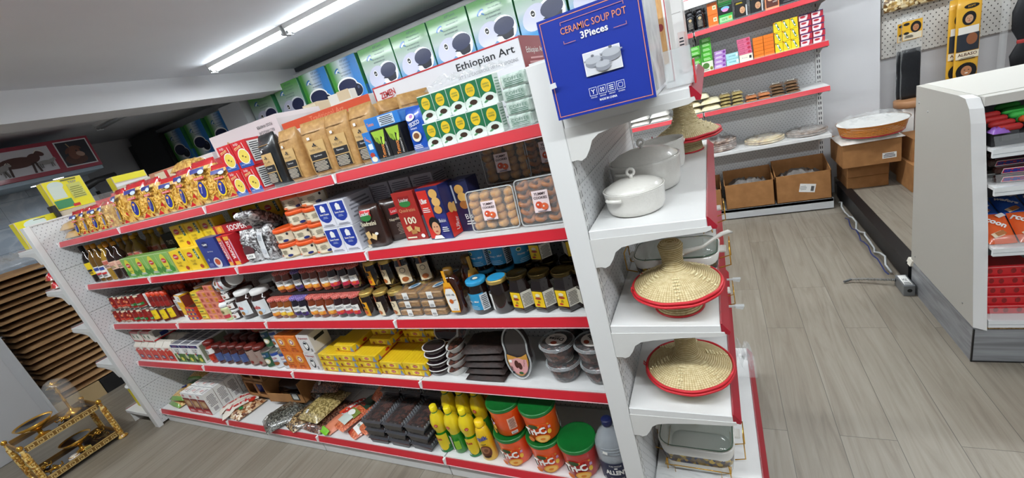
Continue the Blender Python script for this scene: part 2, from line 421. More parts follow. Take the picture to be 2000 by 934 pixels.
def marble_nodes(nt, b):
    co = objco(nt); mp = N(nt, 'ShaderNodeMapping'); mp.inputs['Rotation'].default_value = (0, pi/2, pi/2); nt.links.new(co, mp.inputs[0])
    sp = N(nt, 'ShaderNodeSeparateXYZ'); nt.links.new(co, sp.inputs[0]); cb = N(nt, 'ShaderNodeCombineXYZ'); nt.links.new(sp.outputs['Y'], cb.inputs[0]); nt.links.new(sp.outputs['Z'], cb.inputs[1])
    br = N(nt, 'ShaderNodeTexBrick'); br.offset = .5; br.inputs['Scale'].default_value = 1; br.inputs['Brick Width'].default_value = .6; br.inputs['Row Height'].default_value = .3; br.inputs['Mortar Size'].default_value = .002
    br.inputs['Color1'].default_value = lin('#8b939c'); br.inputs['Color2'].default_value = lin('#98a0a8'); br.inputs['Mortar'].default_value = lin('#5c636c'); nt.links.new(cb.outputs[0], br.inputs['Vector'])
    no = N(nt, 'ShaderNodeTexNoise'); no.inputs['Scale'].default_value = 2.2; no.inputs['Detail'].default_value = 7; no.inputs['Distortion'].default_value = 2.4; nt.links.new(co, no.inputs['Vector'])
    mx = N(nt, 'ShaderNodeMix', data_type='RGBA', blend_type='MULTIPLY'); mx.inputs[0].default_value = .8; nt.links.new(br.outputs[0], mx.inputs[6])
    nt.links.new(ramp(nt, no.outputs[0], [(.40, '#d2d6da'), (.5, '#ffffff'), (.58, '#dfe3e6')]), mx.inputs[7]); nt.links.new(mx.outputs[2], b.inputs['Base Color'])
MARBLE = nmat('grey_marble_tile', marble_nodes, .25)
struct('floor', MB().box(-9, 5, -4, 4.2, -.05, 0, FLOOR))
struct('ceiling', MB().box(-9, 5, -4, 4.2, CEIL, CEIL+.05, CEILM))
struct('wall_back', MB().box(-9, 1.635, 3.42, 3.6, 0, CEIL, PLASTER))
struct('wall_back_recess', MB().box(1.635, 5, 3.50, 3.6, 0, CEIL, mat('#cfced0', .7)))
struct('wall_left', MB().box(-9.0, -8.9, -4, 3.42, 0, CEIL, PLASTER))
struct('wall_partition', MB().box(-7.85, -7.75, -4, 1.88, 0, CEIL, MARBLE))
struct('wall_right', MB().box(4.6, 4.7, -4, 3.5, 0, CEIL, PLASTER))
struct('ceiling_beam', MB().box(-5.05, -4.62, -4, 3.42, 2.50, CEIL, PLASTER))
struct('trim_1', MB().prism([(3.42, 2.66), (3.30, 2.66), (3.30, 2.62), (3.34, 2.62), (3.34, 2.60), (3.42, 2.60)], 'x', -4.62, .9, WHITE2))
struct('trim_2', MB().box(-4.62, .9, 3.37, 3.42, 2.70, CEIL, mat('#3d4046', .6)))

# ------------------------------------------------------------------ gondola run: shelves at Zs, fronts on y=0
L = .914; Zs = [1.5375, 1.206, .8757, .5467, .1263]; BY = -.045
CLIP = mat('#eceeee', .3)
def shelf(name, x1, z, y0, y1, label, group, base=False, strip=True, mir=1):
    w = L-.006; x0 = x1-w; d = MB()
    d.box(x0, x1, y0+.004*mir, y1, z-.028, z, WHITE, .0015)
    parts = [('deck', d)]
    if strip:
        s = MB(); f = y0; g = y0-.010*mir
        s.prism([(f+.004*mir, z+.001), (f, z+.001), (g, z-.032), (g+.004*mir, z-.036), (f+.004*mir, z-.03)], 'x', x0+.006, x1-.006, RED)
        s.box(x0+.006, x1-.006, g-.0012*mir, g+.001*mir, z-.037, z-.0345, mat('#f3c9cf', .3))
        parts.append(('price_strip', s))
        c = MB(); c.box(x0-.005, x0+.007, g-.003*mir, f+.004*mir, z-.034, z+.002, CLIP, .001); parts.append(('joint_clip', c))
        k = MB(); k.prism([(f+.001*mir, z+.001), (f-.0012*mir, z+.001), (f-.0012*mir, z+.014), (f+.001*mir, z+.014)], 'x', x0+.01, x1-.01, CLEAR); parts.append(('plastic_riser', k))
    if base:
        b = MB(); b.box(x0+.001, x1-.001, y0+.008, y0+.020, .004, z-.03, WHITE); parts.append(('kick_plate', b))
    else:
        for bx in (x0+.004, x1-.007):
            b = MB(); b.prism([(y1, z-.028), (y0+.02*mir, z-.028), (y0+.02*mir, z-.04), (y1-.14*mir, z-.055), (y1-.08*mir, z-.075), (y1-.05*mir, z-.11), (y1, z-.115)], 'x', bx, bx+.003, WHITE2); parts.append(('bracket', b))
    return group_of(name, parts, label, 'shelf', group)
LV = ['top', 'second', 'third', 'fourth', 'bottom']; SEC = ['nearest', 'second nearest', 'third nearest', 'farthest']
for k in range(5):
    for j in range(4):
        shelf('gondola_shelf', -j*L-.003, Zs[k], (0 if k < 4 else BY), .352, 'white shelf with red price strip, %s level, %s section' % (LV[k], SEC[j]), 'shelves of the long aisle unit', base=(k == 4))
for j in range(4):
    shelf('gondola_shelf', -j*L-.003, Zs[0], .747, .395, 'rear top shelf behind the aisle unit panel, %s section' % SEC[j], 'rear top shelves of the aisle unit', mir=-1)
# frame with perforated back panels
fp = []
for j in range(5):
    u = MB(); xx = -j*L + (-.020 if j == 0 else (.010 if j == 4 else 0)); u.box(xx-.014, xx+.014, .355, .392, 0, 1.69, WHITE2, .001); fp.append(('upright', u))
for j in range(4):
    x1 = -j*L-(.036 if j == 0 else .016); x0 = -(j+1)*L+(.026 if j == 3 else .016)
    for a, b in ((.02, .34), (.342, .68), (.682, 1.02), (1.022, 1.36), (1.362, 1.685)):
        p = MB(); p.box(x0, x1, .36, .387, a, b, PERF_X); fp.append(('perforated_panel', p))
group_of('gondola_rack', fp, 'white perforated centre frame of the long aisle unit', 'shelving frame')

# end frames: posts, perforated panels in planes of constant x
def slots(m, x, y, z0, z1, dx=1):
    z = z0
    while z < z1:
        for yy in (-.008, .008): m.add([(x+.0006*dx, y+yy-.0016, z), (x+.0006*dx, y+yy+.0016, z), (x+.0006*dx, y+yy+.0016, z+.02), (x+.0006*dx, y+yy-.0016, z+.02)], [(0, 1, 2, 3)], DARK)
        z += .0335
def end_frame(xa, xb, label, face):
    ps = []
    for (y0, y1) in ((-.1108, -.077), (.824, .857)):
        m = MB(); m.box(xa, xb, y0, y1, 0, 1.69, WHITE, .002); slots(m, face, (y0+y1)/2, .05, 1.66, 1 if face == xb else -1); ps.append(('post', m))
    for a, b in ((.02, .345), (.347, .685), (.687, 1.02), (1.022, 1.355), (1.357, 1.685)):
        for q, (ya, yb) in enumerate(((-.076, .823),)):
            m = MB(); m.box(xa+.012, xb-.004, ya, yb, a, b, PERF_Y); ps.append(('perforated_panel', m))
    m = MB(); m.box(xa-.001, xb+.001, -.076, .823, 1.686, 1.696, WHITE); ps.append(('top_rail', m))
    return group_of('end_rack', ps, label, 'shelving frame')
end_frame(-.004, .06, 'white upright frame closing the near end of the aisle unit', .06)
end_frame(-3.726, -3.662, 'white upright frame closing the far end of the aisle unit', -3.726)
EZ = [1.5452, 1.2278, .9137, .5963, .1263]
def end_shelf(z, x0, sgn, depth, label, group, base=False):
    f = x0+sgn*depth; d = MB(); d.box(x0+sgn*.002, f-sgn*.004, -.1095, .855, z-.028, z, WHITE, .0015)
    ps = [('deck', d)]
    s = MB(); s.prism([(f-sgn*.004, z+.002), (f, z+.002), (f+sgn*.019, z-.024), (f+sgn*.016, z-.033), (f-sgn*.004, z-.03)], 'y', -.104, .85, mat('#a0182b', .35, coat=.2)); ps.append(('price_strip', s))
    s = MB(); s.box(f-sgn*.003, f+sgn*.0005, -.104, .85, z-.001, z+.012, CLEAR); ps.append(('plastic_riser', s))
    if not base:
        for y in (-.1108, .853):
            b = MB(); X = lambda t: x0+sgn*t
            b.prism([(X(.001), z-.026), (X(depth+.004), z-.022), (X(depth+.006), z-.030), (X(depth-.01), z-.036), (X(.20), z-.041), (X(.12), z-.050), (X(.085), z-.057), (X(.066), z-.070), (X(.055), z-.092), (X(.042), z-.110), (X(.028), z-.117), (X(.018), z-.113), (X(.001), z-.114)], 'y', y, y+.004, WHITE2); ps.append(('bracket', b))
    else:
        b = MB(); b.box(f-sgn*.04, f-sgn*.03, -.105, .85, .01, z-.03, WHITE2); ps.append(('kick_plate', b))
    return group_of('end_shelf', ps, label, 'shelf', group)
NM = ['topmost, under the blue soup pot carton', 'second, carrying the white pots', 'third, carrying the upper straw basket', 'fourth, carrying the lower straw basket', 'lowest and deepest, near the floor']
for k in range(5): end_shelf(EZ[k], .06, 1, .309 if k < 4 else .372, 'white end shelf with dark red strip, ' + NM[k], 'end shelves facing the counter', k == 4)
for k in range(5): end_shelf(EZ[k], -3.726, -1, .309 if k < 4 else .372, 'white end shelf on the far side, %s level' % LV[k], 'end shelves at the far end', k == 4)

# ------------------------------------------------------------------ unit along the back wall
BZ = [1.985, 1.70, 1.368, 1.034, .652, .10]; XR = 1.222; BF = 2.997
for k, z in enumerate(BZ):
    for j in range(3 if k else 10):
        x1 = XR-j*L + (.0 if k else 0)
        if k == 0 and j in (0,): continue
        d = MB(); x0 = x1-L+.006
        d.box(x0, x1, BF, 3.345, z-.028, z, WHITE, .0015); ps = [('deck', d)]
        if k < 4 and z > .8:
            s = MB(); s.prism([(BF, z+.001), (BF-.004, z+.001), (BF-.014, z-.034), (BF-.008, z-.037), (BF, z-.03)], 'x', x0+.006, x1-.004, RED); ps.append(('price_strip', s))
            s = MB(); s.box(x0+.006, x1-.006, BF-.004, BF-.002, z, z+.013, CLEAR); ps.append(('plastic_riser', s))
        if k == 5:
            s = MB(); s.box(x0, x1, BF, BF+.012, .012, z, mat('#c9cbcd', .4)); ps.append(('kick_plate', s))
        for bx in ((x0+.004, x1-.007) if k < 5 else ()):
            b = MB(); b.prism([(3.345, z-.028), (BF+.01, z-.028), (BF+.01, z-.045), (3.20, z-.06), (3.345, z-.11)], 'x', bx, bx+.003, WHITE2); ps.append(('bracket', b))
        group_of('wall_shelf', ps, 'back wall shelf, %s, %s' % (['high one under the appliance cartons', 'level of the black bottles', 'level of the soap cartons', 'level of the flour packets', 'level of the flat baskets', 'base level of the open cartons'][k], O(9-j if k == 0 else 2-j, 10 if k == 0 else 3)), 'shelf', 'shelves along the back wall')
fp = []
for j in range(4):
    m = MB(); xx = XR-.002-j*L; m.box(xx-.03, xx+.012, 3.346, 3.39, 0, 1.98, WHITE, .001)
    z = .06
    while z < 1.95:
        for q in (-.016, -.002):
            m.add([(xx+q-.003, 3.3455, z), (xx+q+.003, 3.3455, z), (xx+q+.003, 3.3455, z+.024), (xx+q-.003, 3.3455, z+.024)], [(0, 1, 2, 3)], DARK)
        z += .0435
    fp.append(('upright', m))
for j in range(3):
    x1 = XR-j*L-.033; x0 = XR-(j+1)*L+.011
    for a, b in ((.0, .30), (.302, .60), (.602, .905), (.907, 1.21), (1.212, 1.53), (1.532, 1.96)):
        m = MB(); m.box(x0, x1, 3.352, 3.38, a, b, PERF_X); fp.append(('perforated_panel', m))
group_of('wall_rack', fp, 'white perforated frame of the back wall shelving', 'shelving frame')
m = MB(); m.box(.02, XR, 2.985, 2.997, 1.885, 2.12, WHITE)
one('header_board', m, 'plain white header board above the black bottles at the back', 'board')

# ------------------------------------------------------------------ snack counter (right)
CX = 1.305
prof = [(.962, .176), (.985, .33), (1.0, .45), (1.023, .61), (1.045, .72), (1.066, .82), (1.092, .95), (1.108, 1.04), (1.128, 1.095), (1.163, 1.132), (1.22, 1.138), (1.64, 1.138), (1.63, .176)]
GREYW = mat('#b9b6ae', .42, name='warm_white_laminate')
def kick_nodes(nt, b):
    mp = N(nt, 'ShaderNodeMapping'); mp.inputs['Scale'].default_value = (2, 3, 26); nt.links.new(objco(nt), mp.inputs[0])
    no = N(nt, 'ShaderNodeTexNoise'); no.inputs['Scale'].default_value = 1.4; no.inputs['Detail'].default_value = 5; no.inputs['Distortion'].default_value = .8; nt.links.new(mp.outputs[0], no.inputs['Vector'])
    nt.links.new(ramp(nt, no.outputs[0], [(.35, '#77787a'), (.6, '#95979a'), (.75, '#a8aaac')]), b.inputs['Base Color'])
KICK = nmat('grey_wood_laminate', kick_nodes, .4)
def inset(P, dx): return [(y-dx, z) for y, z in P]
ps = []
m = MB(); m.prism(prof, 'x', CX, CX+.032, GREYW)
for (y, z) in ((1.60, 1.06), (1.50, 1.03), (1.06, .24), (1.58, .22)):
    for i in range(1): m.lathe([(.005, 0), (.004, .002), (0, .0025)], STEEL, 10, caps=False); o = len(m.v)-30
    for i in range(o, len(m.v)): a, b, c = m.v[i]; m.v[i] = (CX-c, y+a, z+b)
ps.append(('side_panel', m))
m = MB()   # white front edge band following the profile
fr = prof[:11]
for i in range(len(fr)-1):
    (y0, z0), (y1, z1) = fr[i], fr[i+1]
    m.add([(CX, y0-.001, z0), (CX+.034, y0-.026 + .0, z0), (CX+.034, y1-.026, z1), (CX, y1-.001, z1)], [(0, 1, 2, 3)], WHITE, True)
    m.add([(CX+.034, y0-.026, z0), (CX+.036, y0+.03, z0), (CX+.036, y1+.03, z1), (CX+.034, y1-.026, z1)], [(0, 1, 2, 3)], WHITE)
ps.append(('edge_band', m))
m = MB(); m.box(CX+.0325, 3.2, 1.150, 1.64, 1.112, 1.139, mat('#c9c7c0', .4)); m.box(CX+.036, 3.2, 1.108, 1.165, 1.100, 1.136, mat('#c9c7c0', .4)); ps.append(('top_board', m))
m = MB(); m.box(CX+.032, 3.2, 1.42, 1.44, .18, 1.112, mat('#8f9194', .5)); ps.append(('back_board', m))
m = MB(); m.box(CX, 3.2, .955, 1.62, 0, .170, KICK); m.box(CX-.001, CX+.004, .953, .96, 0, .17, BLACK); m.box(CX, 3.2, .9535, .9555, .0, .006, BLACK); ps.append(('plinth', m))
m = MB(); m.box(CX+.036, 3.2, .957, 1.0, .1705, .186, speck('raw_chipboard', [(.2, '#b08a55'), (.8, '#d9bd8a')], 160, .8)); ps.append(('chipboard_edge', m))
group_of('snack_counter', ps, 'pale curved-side snack counter on a grey wood-look plinth', 'display counter')
CS = [(.945, 1.03), (.80, .995), (.552, .965), (.225, .945)]   # shelf top z, front y
for k, (z, y) in enumerate(CS):
    d = MB(); d.box(CX+.037, 3.2, y+.004, 1.418, z-.012, z, WHITE)
    l = MB(); l.box(CX+.037, 3.2, y-.008, y+.004, z-.034, z+.0, mat('#e6e9ea', .25)); l.box(CX+.037, 3.2, y-.009, y-.007, z-.020, z-.018, mat('#a9adb0', .4))
    r = MB(); r.prism([(y-.006, z), (y-.003, z), (y+.018, z+.045), (y+.015, z+.045)], 'x', CX+.045, 3.2, CLEAR)
    group_of('counter_shelf', [('deck', d), ('shelf_lip', l), ('plastic_riser', r)], 'white counter shelf with clear riser, %s' % ['under the sponges', 'under the brown chocolate bars', 'under the wafer packets', 'lowest, under the red chocolate boxes'][k], 'shelf', 'shelves of the snack counter')

# ------------------------------------------------------------------ raised deck behind the counter, cables
struct('floor_deck', MB().box(1.312, 4.6, 1.64, 3.42, 0, .148, FLOOR))
m = MB(); m.box(1.296, 1.3115, 1.64, 3.25, .02, .150, BLACK); m.box(1.285, 1.350, 1.64, 3.25, .1485, .158, BLACK); one('deck_edging', m, 'black metal edging along the raised floor deck', 'edging')
m = MB(); random.seed(3)
m.tube([(1.265+.010*sin(i*2.1), 3.05-i*.07, .035+.022*sin(i*1.3)) for i in range(19)], .006, mat('#b9bcbc', .4), 8); one('white_cable', m, 'white cable looping along the black deck edging', 'cable')
m = MB(); m.tube([(1.236+.005*sin(i*1.7), 2.7-i*.07, .028+.014*sin(i*1.9)) for i in range(15)], .004, mat('#27346b', .4), 8); one('blue_cable', m, 'thin dark blue cable beside the white one', 'cable')
m = MB()
pts = [(1.01, 1.70, .012), (1.05, 1.715, .02), (1.12, 1.70, .026), (1.19, 1.675, .032), (1.262, 1.645, .04)]
for a in range(len(pts)-1):
    for q in range(10):
        t = q/10; p = [pts[a][i]*(1-t)+pts[a+1][i]*t for i in range(3)]; m.tube([p, [p[i]+(pts[a+1][i]-pts[a][i])*.055 for i in range(3)]], .0085 if q % 2 else .0068, mat('#8d9092', .35, metal=.8), 8)
one('metal_conduit', m, 'ribbed flexible steel conduit lying on the plank floor', 'conduit')
m = MB(); m.box(1.245, 1.296, 1.53, 1.665, .0, .065, mat('#8c8f92', .4, metal=.6), .002); lb = MB(); lb.art(FT(.065), [('r', 1.27, 1.60, .036, .11, PAPER), ('t', 'MX', 1.27, 1.60, .02, .03, INK), ('l', 1.27, 1.56, .03, .03, 3, INK)]); k = MB(); k.art(FF(1.53), [('e', 1.272, .034, .011, .011, BLACK)])
group_of('junction_box', [('housing', m), ('label', lb), ('knockout', k)], 'grey metal junction box with white label at the counter plinth', 'electrical box')
m = MB(); m.prism([(1.29, .150), (1.33, .150), (1.33, .178), (1.30, .182)], 'y', 1.60, 1.655, mat('#e9e4d6', .6)); one('wooden_shim', m, 'pale wooden shim where the counter meets the deck edging', 'shim')

# ------------------------------------------------------------------ pegboard and hanging hair packs
m = MB(); m.box(1.66, 3.6, 3.485, 3.4999, 1.085, 2.3, PEG); m.box(1.655, 1.66, 3.483, 3.4999, 1.085, 2.3, mat('#8f8780', .5)); m.box(1.655, 3.6, 3.483, 3.4999, 1.080, 1.085, mat('#8f8780', .5)); one('pegboard', m, 'cream pegboard panel holding the hanging hair packs', 'pegboard')
SKIN = mat('#b57a52', .5); SKIN2 = mat('#8d5636', .5); HAIR = speck('synthetic_hair', [(.3, '#0f1013'), (.6, '#1b1d22'), (.8, '#33363d')], 90, .35, kind='N', stretch=(12, 12, 1), bs=.6)
YEL = mat('#e0a92e', .4, coat=.5)
def portrait(x, y, s, hair=BLACK, skin=SKIN, lips=None):
    return [('e', x, y+.08*s, .62*s, .8*s, hair), ('e', x, y, .36*s, .48*s, skin), ('e', x-.14*s, y+.1*s, .06*s, .03*s, DARK), ('e', x+.14*s, y+.1*s, .06*s, .03*s, DARK), ('e', x, y-.22*s, .12*s, .04*s, lips or mat('#a33a3a', .4)), ('e', x, y-.03*s, .03*s, .07*s, mat('#8a5a3c', .5))]
def bag(w, h, mt=FILM):
    b = MB(); b.pouch(w, .02, h, mt, wr=.03, pinch=.2, lv=8, n=20, bot=.98, shoulder=.9); return b
b = bag(.125, .64); hr = MB(); hr.pouch(.116, .03, .38, HAIR, wr=.12, pinch=.5, shoulder=.85, seed=4)
cdm = MB(); cdm.box(-.058, .058, -.0125, -.0105, .45, .585, YEL); cdm.art(FF(-.0126), [('r', 0, .475, .11, .045, mat('#ded2b8', .5))] + portrait(.02, .53, .05) + [('e', -.035, .565, .018, .01, BLACK), ('e', -.035, .50, .016, .009, BLACK), ('l', -.02, .475, .05, .02, 3, DARK)])
P1 = thing('hair_extension_pack', [('bag', b), ('hair', hr), ('header_card', cdm)], 'hair extensions')
b = bag(.135, .60, YEL)
ar = MB(); F = FP(.135, .02, .6, 3.2, .98, .9, .2)
ar.art(F, [('e', .01, .535, .04, .016, BLACK), ('t', 'SOFT', .01, .535, .04, .012, YEL)] + portrait(0, .45, .06, BLACK, mat('#c79a76', .4)) + [('r', 0, .375, .11, .05, mat('#e6e2da', .4)), ('r', 0, .29, .12, .12, mat('#2b3038', .4)), ('e', .02, .31, .03, .04, SKIN2), ('r', 0, .20, .125, .05, mat('#e9dcc0', .4)), ('t', 'ALBASO', 0, .205, .105, .022, mat('#5a3420', .5), 0, .02), ('l', 0, .175, .09, .02, 3, INK), ('e', 0, .08, .058, .065, BLACK), ('e', 0, .085, .03, .036, SKIN), ('e', -.01, .092, .005, .003, DARK), ('e', .012, .092, .005, .003, DARK), ('e', 0, .07, .01, .004, mat('#f2e9e0', .4))], True, .0005)
P2 = thing('hair_extension_pack', [('bag', b), ('printed_panel', ar)], 'hair extensions')
hr = MB()
hr.lathe([(.02, .0), (.07, .03), (.085, .12), (.05, .20), (.048, .22), (.085, .30), (.09, .42), (.06, .52), (.03, .56)], HAIR, 18, sy=.35)
tie = MB(); tie.lathe([(.05, .198), (.053, .205), (.053, .218), (.05, .224)], mat('#a8322f', .5), 18, sy=.36, caps=False)
cdm = MB(); cdm.box(.0, .10, -.045, -.042, .33, .47, mat('#efe6ee', .5)); cdm.art(FF(-.0455), [('r', .05, .35, .1, .035, mat('#5b2a86', .4))] + portrait(.055, .42, .055, mat('#231a18', .5)) + [('e', .05, .385, .03, .014, mat('#2f7a4a', .5)), ('t', 'HO', .05, .35, .04, .014, PAPER)])
P3 = thing('braiding_hair_bundle', [('hair', hr), ('tie', tie), ('card', cdm)], 'hair bundle')
put(P1, 1.79, 3.30, .755, 'clear pack of straight black hair with small yellow card on the pegboard'); 
put(P1, 1.773, 3.345, .745, 'hair pack hanging behind the clear one with straight black hair', rz=.05)
put(P2, 2.105, 3.30, .80, 'yellow printed hair pack with several portraits, front one on its hook')
put(P2, 2.08, 3.345, .80, 'yellow hair pack half hidden behind its twin with portraits', rz=-.04)
put(P3, 2.42, 3.30, .80, 'thick black braiding hair bundle with red tie above the counter')
m = MB(); m.prism([(2.28, .78), (2.31, .78), (2.31, 1.6), (2.28, 1.6)], 'y', 3.28, 3.31, FILM); one('clear_hair_sleeve', m, 'empty clear sleeve edge beside the thick black hair bundle', 'sleeve')
m = MB(); m.pillow(.42, .10, .03, speck('gold_tinsel', [(.3, '#6b4b22'), (.6, '#c9a25a'), (.85, '#efe0b8')], 60, .3, .6), wr=.5, seed=9)
o = one('gold_trimmed_pack', m, 'brown hair pack with shiny gold border at the pegboard top', 'hair pack'); o.rotation_euler = (pi/2, 0, 0); o.location = (1.86, 3.42, 1.48)
for i, (x, y, z) in enumerate([(1.79, 3.30, 1.40), (2.105, 3.30, 1.41), (2.42, 3.30, 1.37)]):
    m = MB(); m.tube([(x, 3.484, z+.02), (x, y-.03, z+.015), (x, y-.045, z+.03)], .003, STEEL, 6)
    one('peg_hook', m, ['steel peg hook of the clear black hair pack', 'steel peg hook of the yellow hair packs', 'steel peg hook of the thick hair bundle'][i], 'hook')
# ================================================================== goods on the long aisle unit
Z0, Z1, Z2, Z3, Z4 = Zs
def C(h, r=.45, c=.25): return mat(h, r, coat=c)
FOOD = speck('penne_pasta', [(.2, '#b98227'), (.5, '#d9a743'), (.8, '#edc66c')], 85, .4, .5, bs=.9, bd=.004, stretch=(1, 1, .6))
KRAFT = speck('kraft_paper', [(.3, '#a87c45'), (.6, '#bd9156'), (.8, '#cba56d')], 60, .55, .15, kind='N', bs=.35)
CARD = speck('corrugated_card', [(.3, '#9a6a3c'), (.6, '#a97746'), (.8, '#b5834f')], 14, .75, kind='N', bs=.1)
FOIL = nmat('crumpled_silver_foil', lambda nt, b: (lambda t: (nt.links.new(objco(nt), t.inputs['Vector']), nt.links.new(ramp(nt, t.outputs[0], [(.36, '#453a3a'), (.48, '#9a989a'), (.62, '#e4e4e4')]), b.inputs['Base Color']), bump(nt, b, t.outputs[0], .9, .012)))(N(nt, 'ShaderNodeTexNoise', i_Scale=38.0, i_Detail=3.0, i_Distortion=1.5)), .33, .55)
NAVY = C('#1d2c72'); GREEN = C('#0f7a3a'); YELLOW = C('#f0cf1c'); ORANGE = C('#ee5a1c'); REDP = C('#c9222a'); CREAM = C('#e8dcc0')
# --- top shelf
m = MB(); w, h = .115, .062
m.pillow(.20, .12, .055, C('#cfa76a', .3, .6), nx=12, ny=8, wr=.12, mtf=lambda u, v: (C('#c52a35', .25, .6) if .55 < v else (C('#2c4aa0', .25, .6) if v > .42 else C('#cfa76a', .3, .6))))
P = thing('instant_noodle_pack', m, 'noodles')
for i in range(4):
    put(P, -3.535 + (0 if i < 2 else .01), .09+.0*(i % 2) + (.13 if i > 1 else 0), Z0+.001+.058*(i % 2), 'flat noodle pack at the far end of the top shelf, %s' % ['front one underneath', 'front one on top', 'back one underneath', 'back one on top'][i], 'flat noodle packs')
def pasta(w, h, seed):
    b = MB(); rd = C('#c81f27', .22, .8); b.pouch(w, .075, h, FOOD, wr=.07, seed=seed, topmt=rd, pinch=.15, lv=14)
    p = MB(); R = random.Random(seed); pm = C('#e3b24c', .35, .5)
    F = FP(w, .075, h)
    for i in range(46):
        a = (R.random()-.5)*w*.78; z = h*(.14+.55*R.random()); t = R.random()*pi; l = .016
        q0 = F(a-cos(t)*l, z-sin(t)*l, .001); q1 = F(a+cos(t)*l, z+sin(t)*l, .001); p.tube([q0, q1], .0042, pm, 6)
    lab = MB(); bl = C('#26308a', .3, .6)
    lab.art(F, [('p', [(w*.12, .006), (w*.47, .006), (w*.47, h*.34)], rd), ('p', [(-w*.47, .006), (-w*.30, .006), (-w*.47, h*.16)], rd), ('e', -w*.05, h*.32, w*.19, h*.21, YELLOW), ('e', -w*.05, h*.34, w*.15, h*.19, bl), ('e', -w*.05, h*.44, w*.06, h*.035, C('#e8a33a')), ('t', 'ROYALE', -w*.05, h*.34, w*.2, h*.035, PAPER, 1.3), ('r', 0, h*.60, w*.42, h*.06, C('#d8413c')), ('t', 'PASTA', 0, h*.6, w*.34, h*.035, PAPER), ('r', 0, h*.78, w*.6, h*.10, bl), ('e', w*.18, h*.73, w*.12, h*.05, C('#c9d8e6'))], True, .0012, 6)
    return [('bag', b), ('pasta', p), ('label', lab)]
PA = thing('pasta_bag', pasta(.17, .205, 3), 'pasta'); PB = thing('pasta_bag', pasta(.155, .19, 8), 'pasta'); PS = thing('pasta_bag', pasta(.135, .165, 5), 'pasta')
for i, x in enumerate([-3.36, -3.22, -3.08, -2.95]): put(PS, x, .075, Z0+.001, 'small pasta bag left of the clear divider, %s in front' % O(i, 4), 'small pasta bags at the far end', rz=[.1, -.06, .12, -.1][i], rx=-.08)
m = MB(); m.box(-2.86, -2.857, .01, .34, Z0, Z0+.21, CLEAR); one('shelf_divider', m, 'clear upright plastic divider between the pasta bags', 'divider')
bigx = [-2.745, -2.56, -2.36, -2.20, -2.03, -1.86, -1.70]
for i, x in enumerate(bigx): put(PA if i % 3 else PB, x, .08+.01*(i % 2), Z0+.001, 'large pasta bag with blue oval label, %s in the front row' % O(i, 7), 'large pasta bags', rz=[-.15, .12, -.05, .16, -.1, .1, .2][i], rx=-.1, s=[1.08, 1.05, 1.0, .97, .97, 1.03, .9][i])
for i, x in enumerate([-3.30, -3.05, -2.80, -2.62, -2.44, -2.26, -2.08, -1.90, -1.73]): put(PA if i % 2 else PB, x, .225, Z0+.001, 'red topped pasta bag standing in the rear row, %s' % O(i, 9), 'pasta bags in the rear row', rz=.25-.06*i, rx=.04, s=1.0)
m = MB(); m.pillow(.24, .13, .06, FOOD, wr=.15, seed=3); o = one('pasta_bag', m, 'pasta bag lying flat across the tops of the rear row', 'pasta'); o.location = (-2.32, .30, Z0+.195)
NB = C('#cf2028'); BOWL = C('#e9cf58')
cupf = [('r', 0, .014, .088, .026, C('#2c57a8')), ('e', .006, .048, .036, .034, PAPER), ('e', .006, .048, .032, .030, BOWL), ('e', 0, .05, .006, .004, C('#7b5d22')), ('e', .015, .043, .005, .003, C('#7b5d22')), ('r', .03, .085, .003, .04, PAPER, .15), ('t', 'indo', -.012, .105, .03, .012, PAPER), ('t', 'mie', -.008, .09, .045, .016, C('#f4e9a0'), .2), ('t', 'soup noodles', 0, .014, .06, .009, PAPER)]
P = carton('soup_noodle_box', .097, .075, .115, NB, cupf, [('r', 0, .06, .06, .09, PAPER), ('l', 0, .06, .05, .08, 9, INK)], [('r', 0, 0, .08, .06, C('#2c57a8'))], 'noodle box')
for i in range(4): put(P, -1.545+.10*(i % 2), .068+.004*i, Z0+.001+.116*(i//2), 'red box with yellow noodle bowl, %s %s' % (['left', 'right'][i % 2], ['below', 'on top'][i//2]), 'red soup noodle boxes', rz=-.04+.03*i)
def coffee(mt, band, h=.215, w=.13, seed=2):
    b = MB(); b.pouch(w, .075, h, mt, wr=.05, seed=seed, shoulder=.78, pinch=.14, lv=14)
    s = MB(); F = FP(w, .075, h, shoulder=.78, pinch=.14); kl = C('#c9a46a', .6, 0)
    s.art(F, [('r', 0, h*.36, w*.66, h*.56, kl), ('r', 0, h*.36, w*.60, h*.12+.0, DARK), ('t', 'Espresso', 0, h*.37, w*.3, .008, PAPER), ('r', 0, h*.18, w*.60, h*.20, DARK), ('l', 0, h*.18, w*.5, h*.18, 7, mat('#d8cdb8', .6)), ('e', 0, h*.58, .004, .005, INK), ('e', -.006, h*.555, .004, .003, INK), ('e', .006, h*.555, .004, .003, INK), ('t', 'Yechilo Coffee', 0, h*.49, w*.42, .008, INK)], True, .0008, 2)
    c = MB(); c.art(F, [('r', -.01, h*.80, w*.8, .003, mat('#8d6838', .6)), ('r', -.02, h*.70, .014, .010, PAPER)], True, .0008, 2)
    return [('pouch', b), ('label', s), ('seal', c)]
CK = thing('kraft_coffee_bag', coffee(KRAFT, 0), 'coffee'); CBK = thing('black_coffee_bag', coffee(speck('black_foil_bag', [(.3, '#17181a'), (.7, '#2b2d30')], 20, .3, .3, kind='N', bs=.3), 0, h=.225, w=.125, seed=6), 'coffee')
put(CBK, -1.30, .075, Z0+.001, 'black coffee bag with kraft label beside the kraft ones', rz=-.12, rx=-.04)
for i, x in enumerate([-1.16, -1.01, -.885, -.765]): put(CK, x, .072+.008*i, Z0+.001, 'kraft paper coffee bag, %s in the front row' % O(i, 4), 'kraft coffee bags in front', rz=[-.12, .16, -.02, -.08][i], rx=-.04)
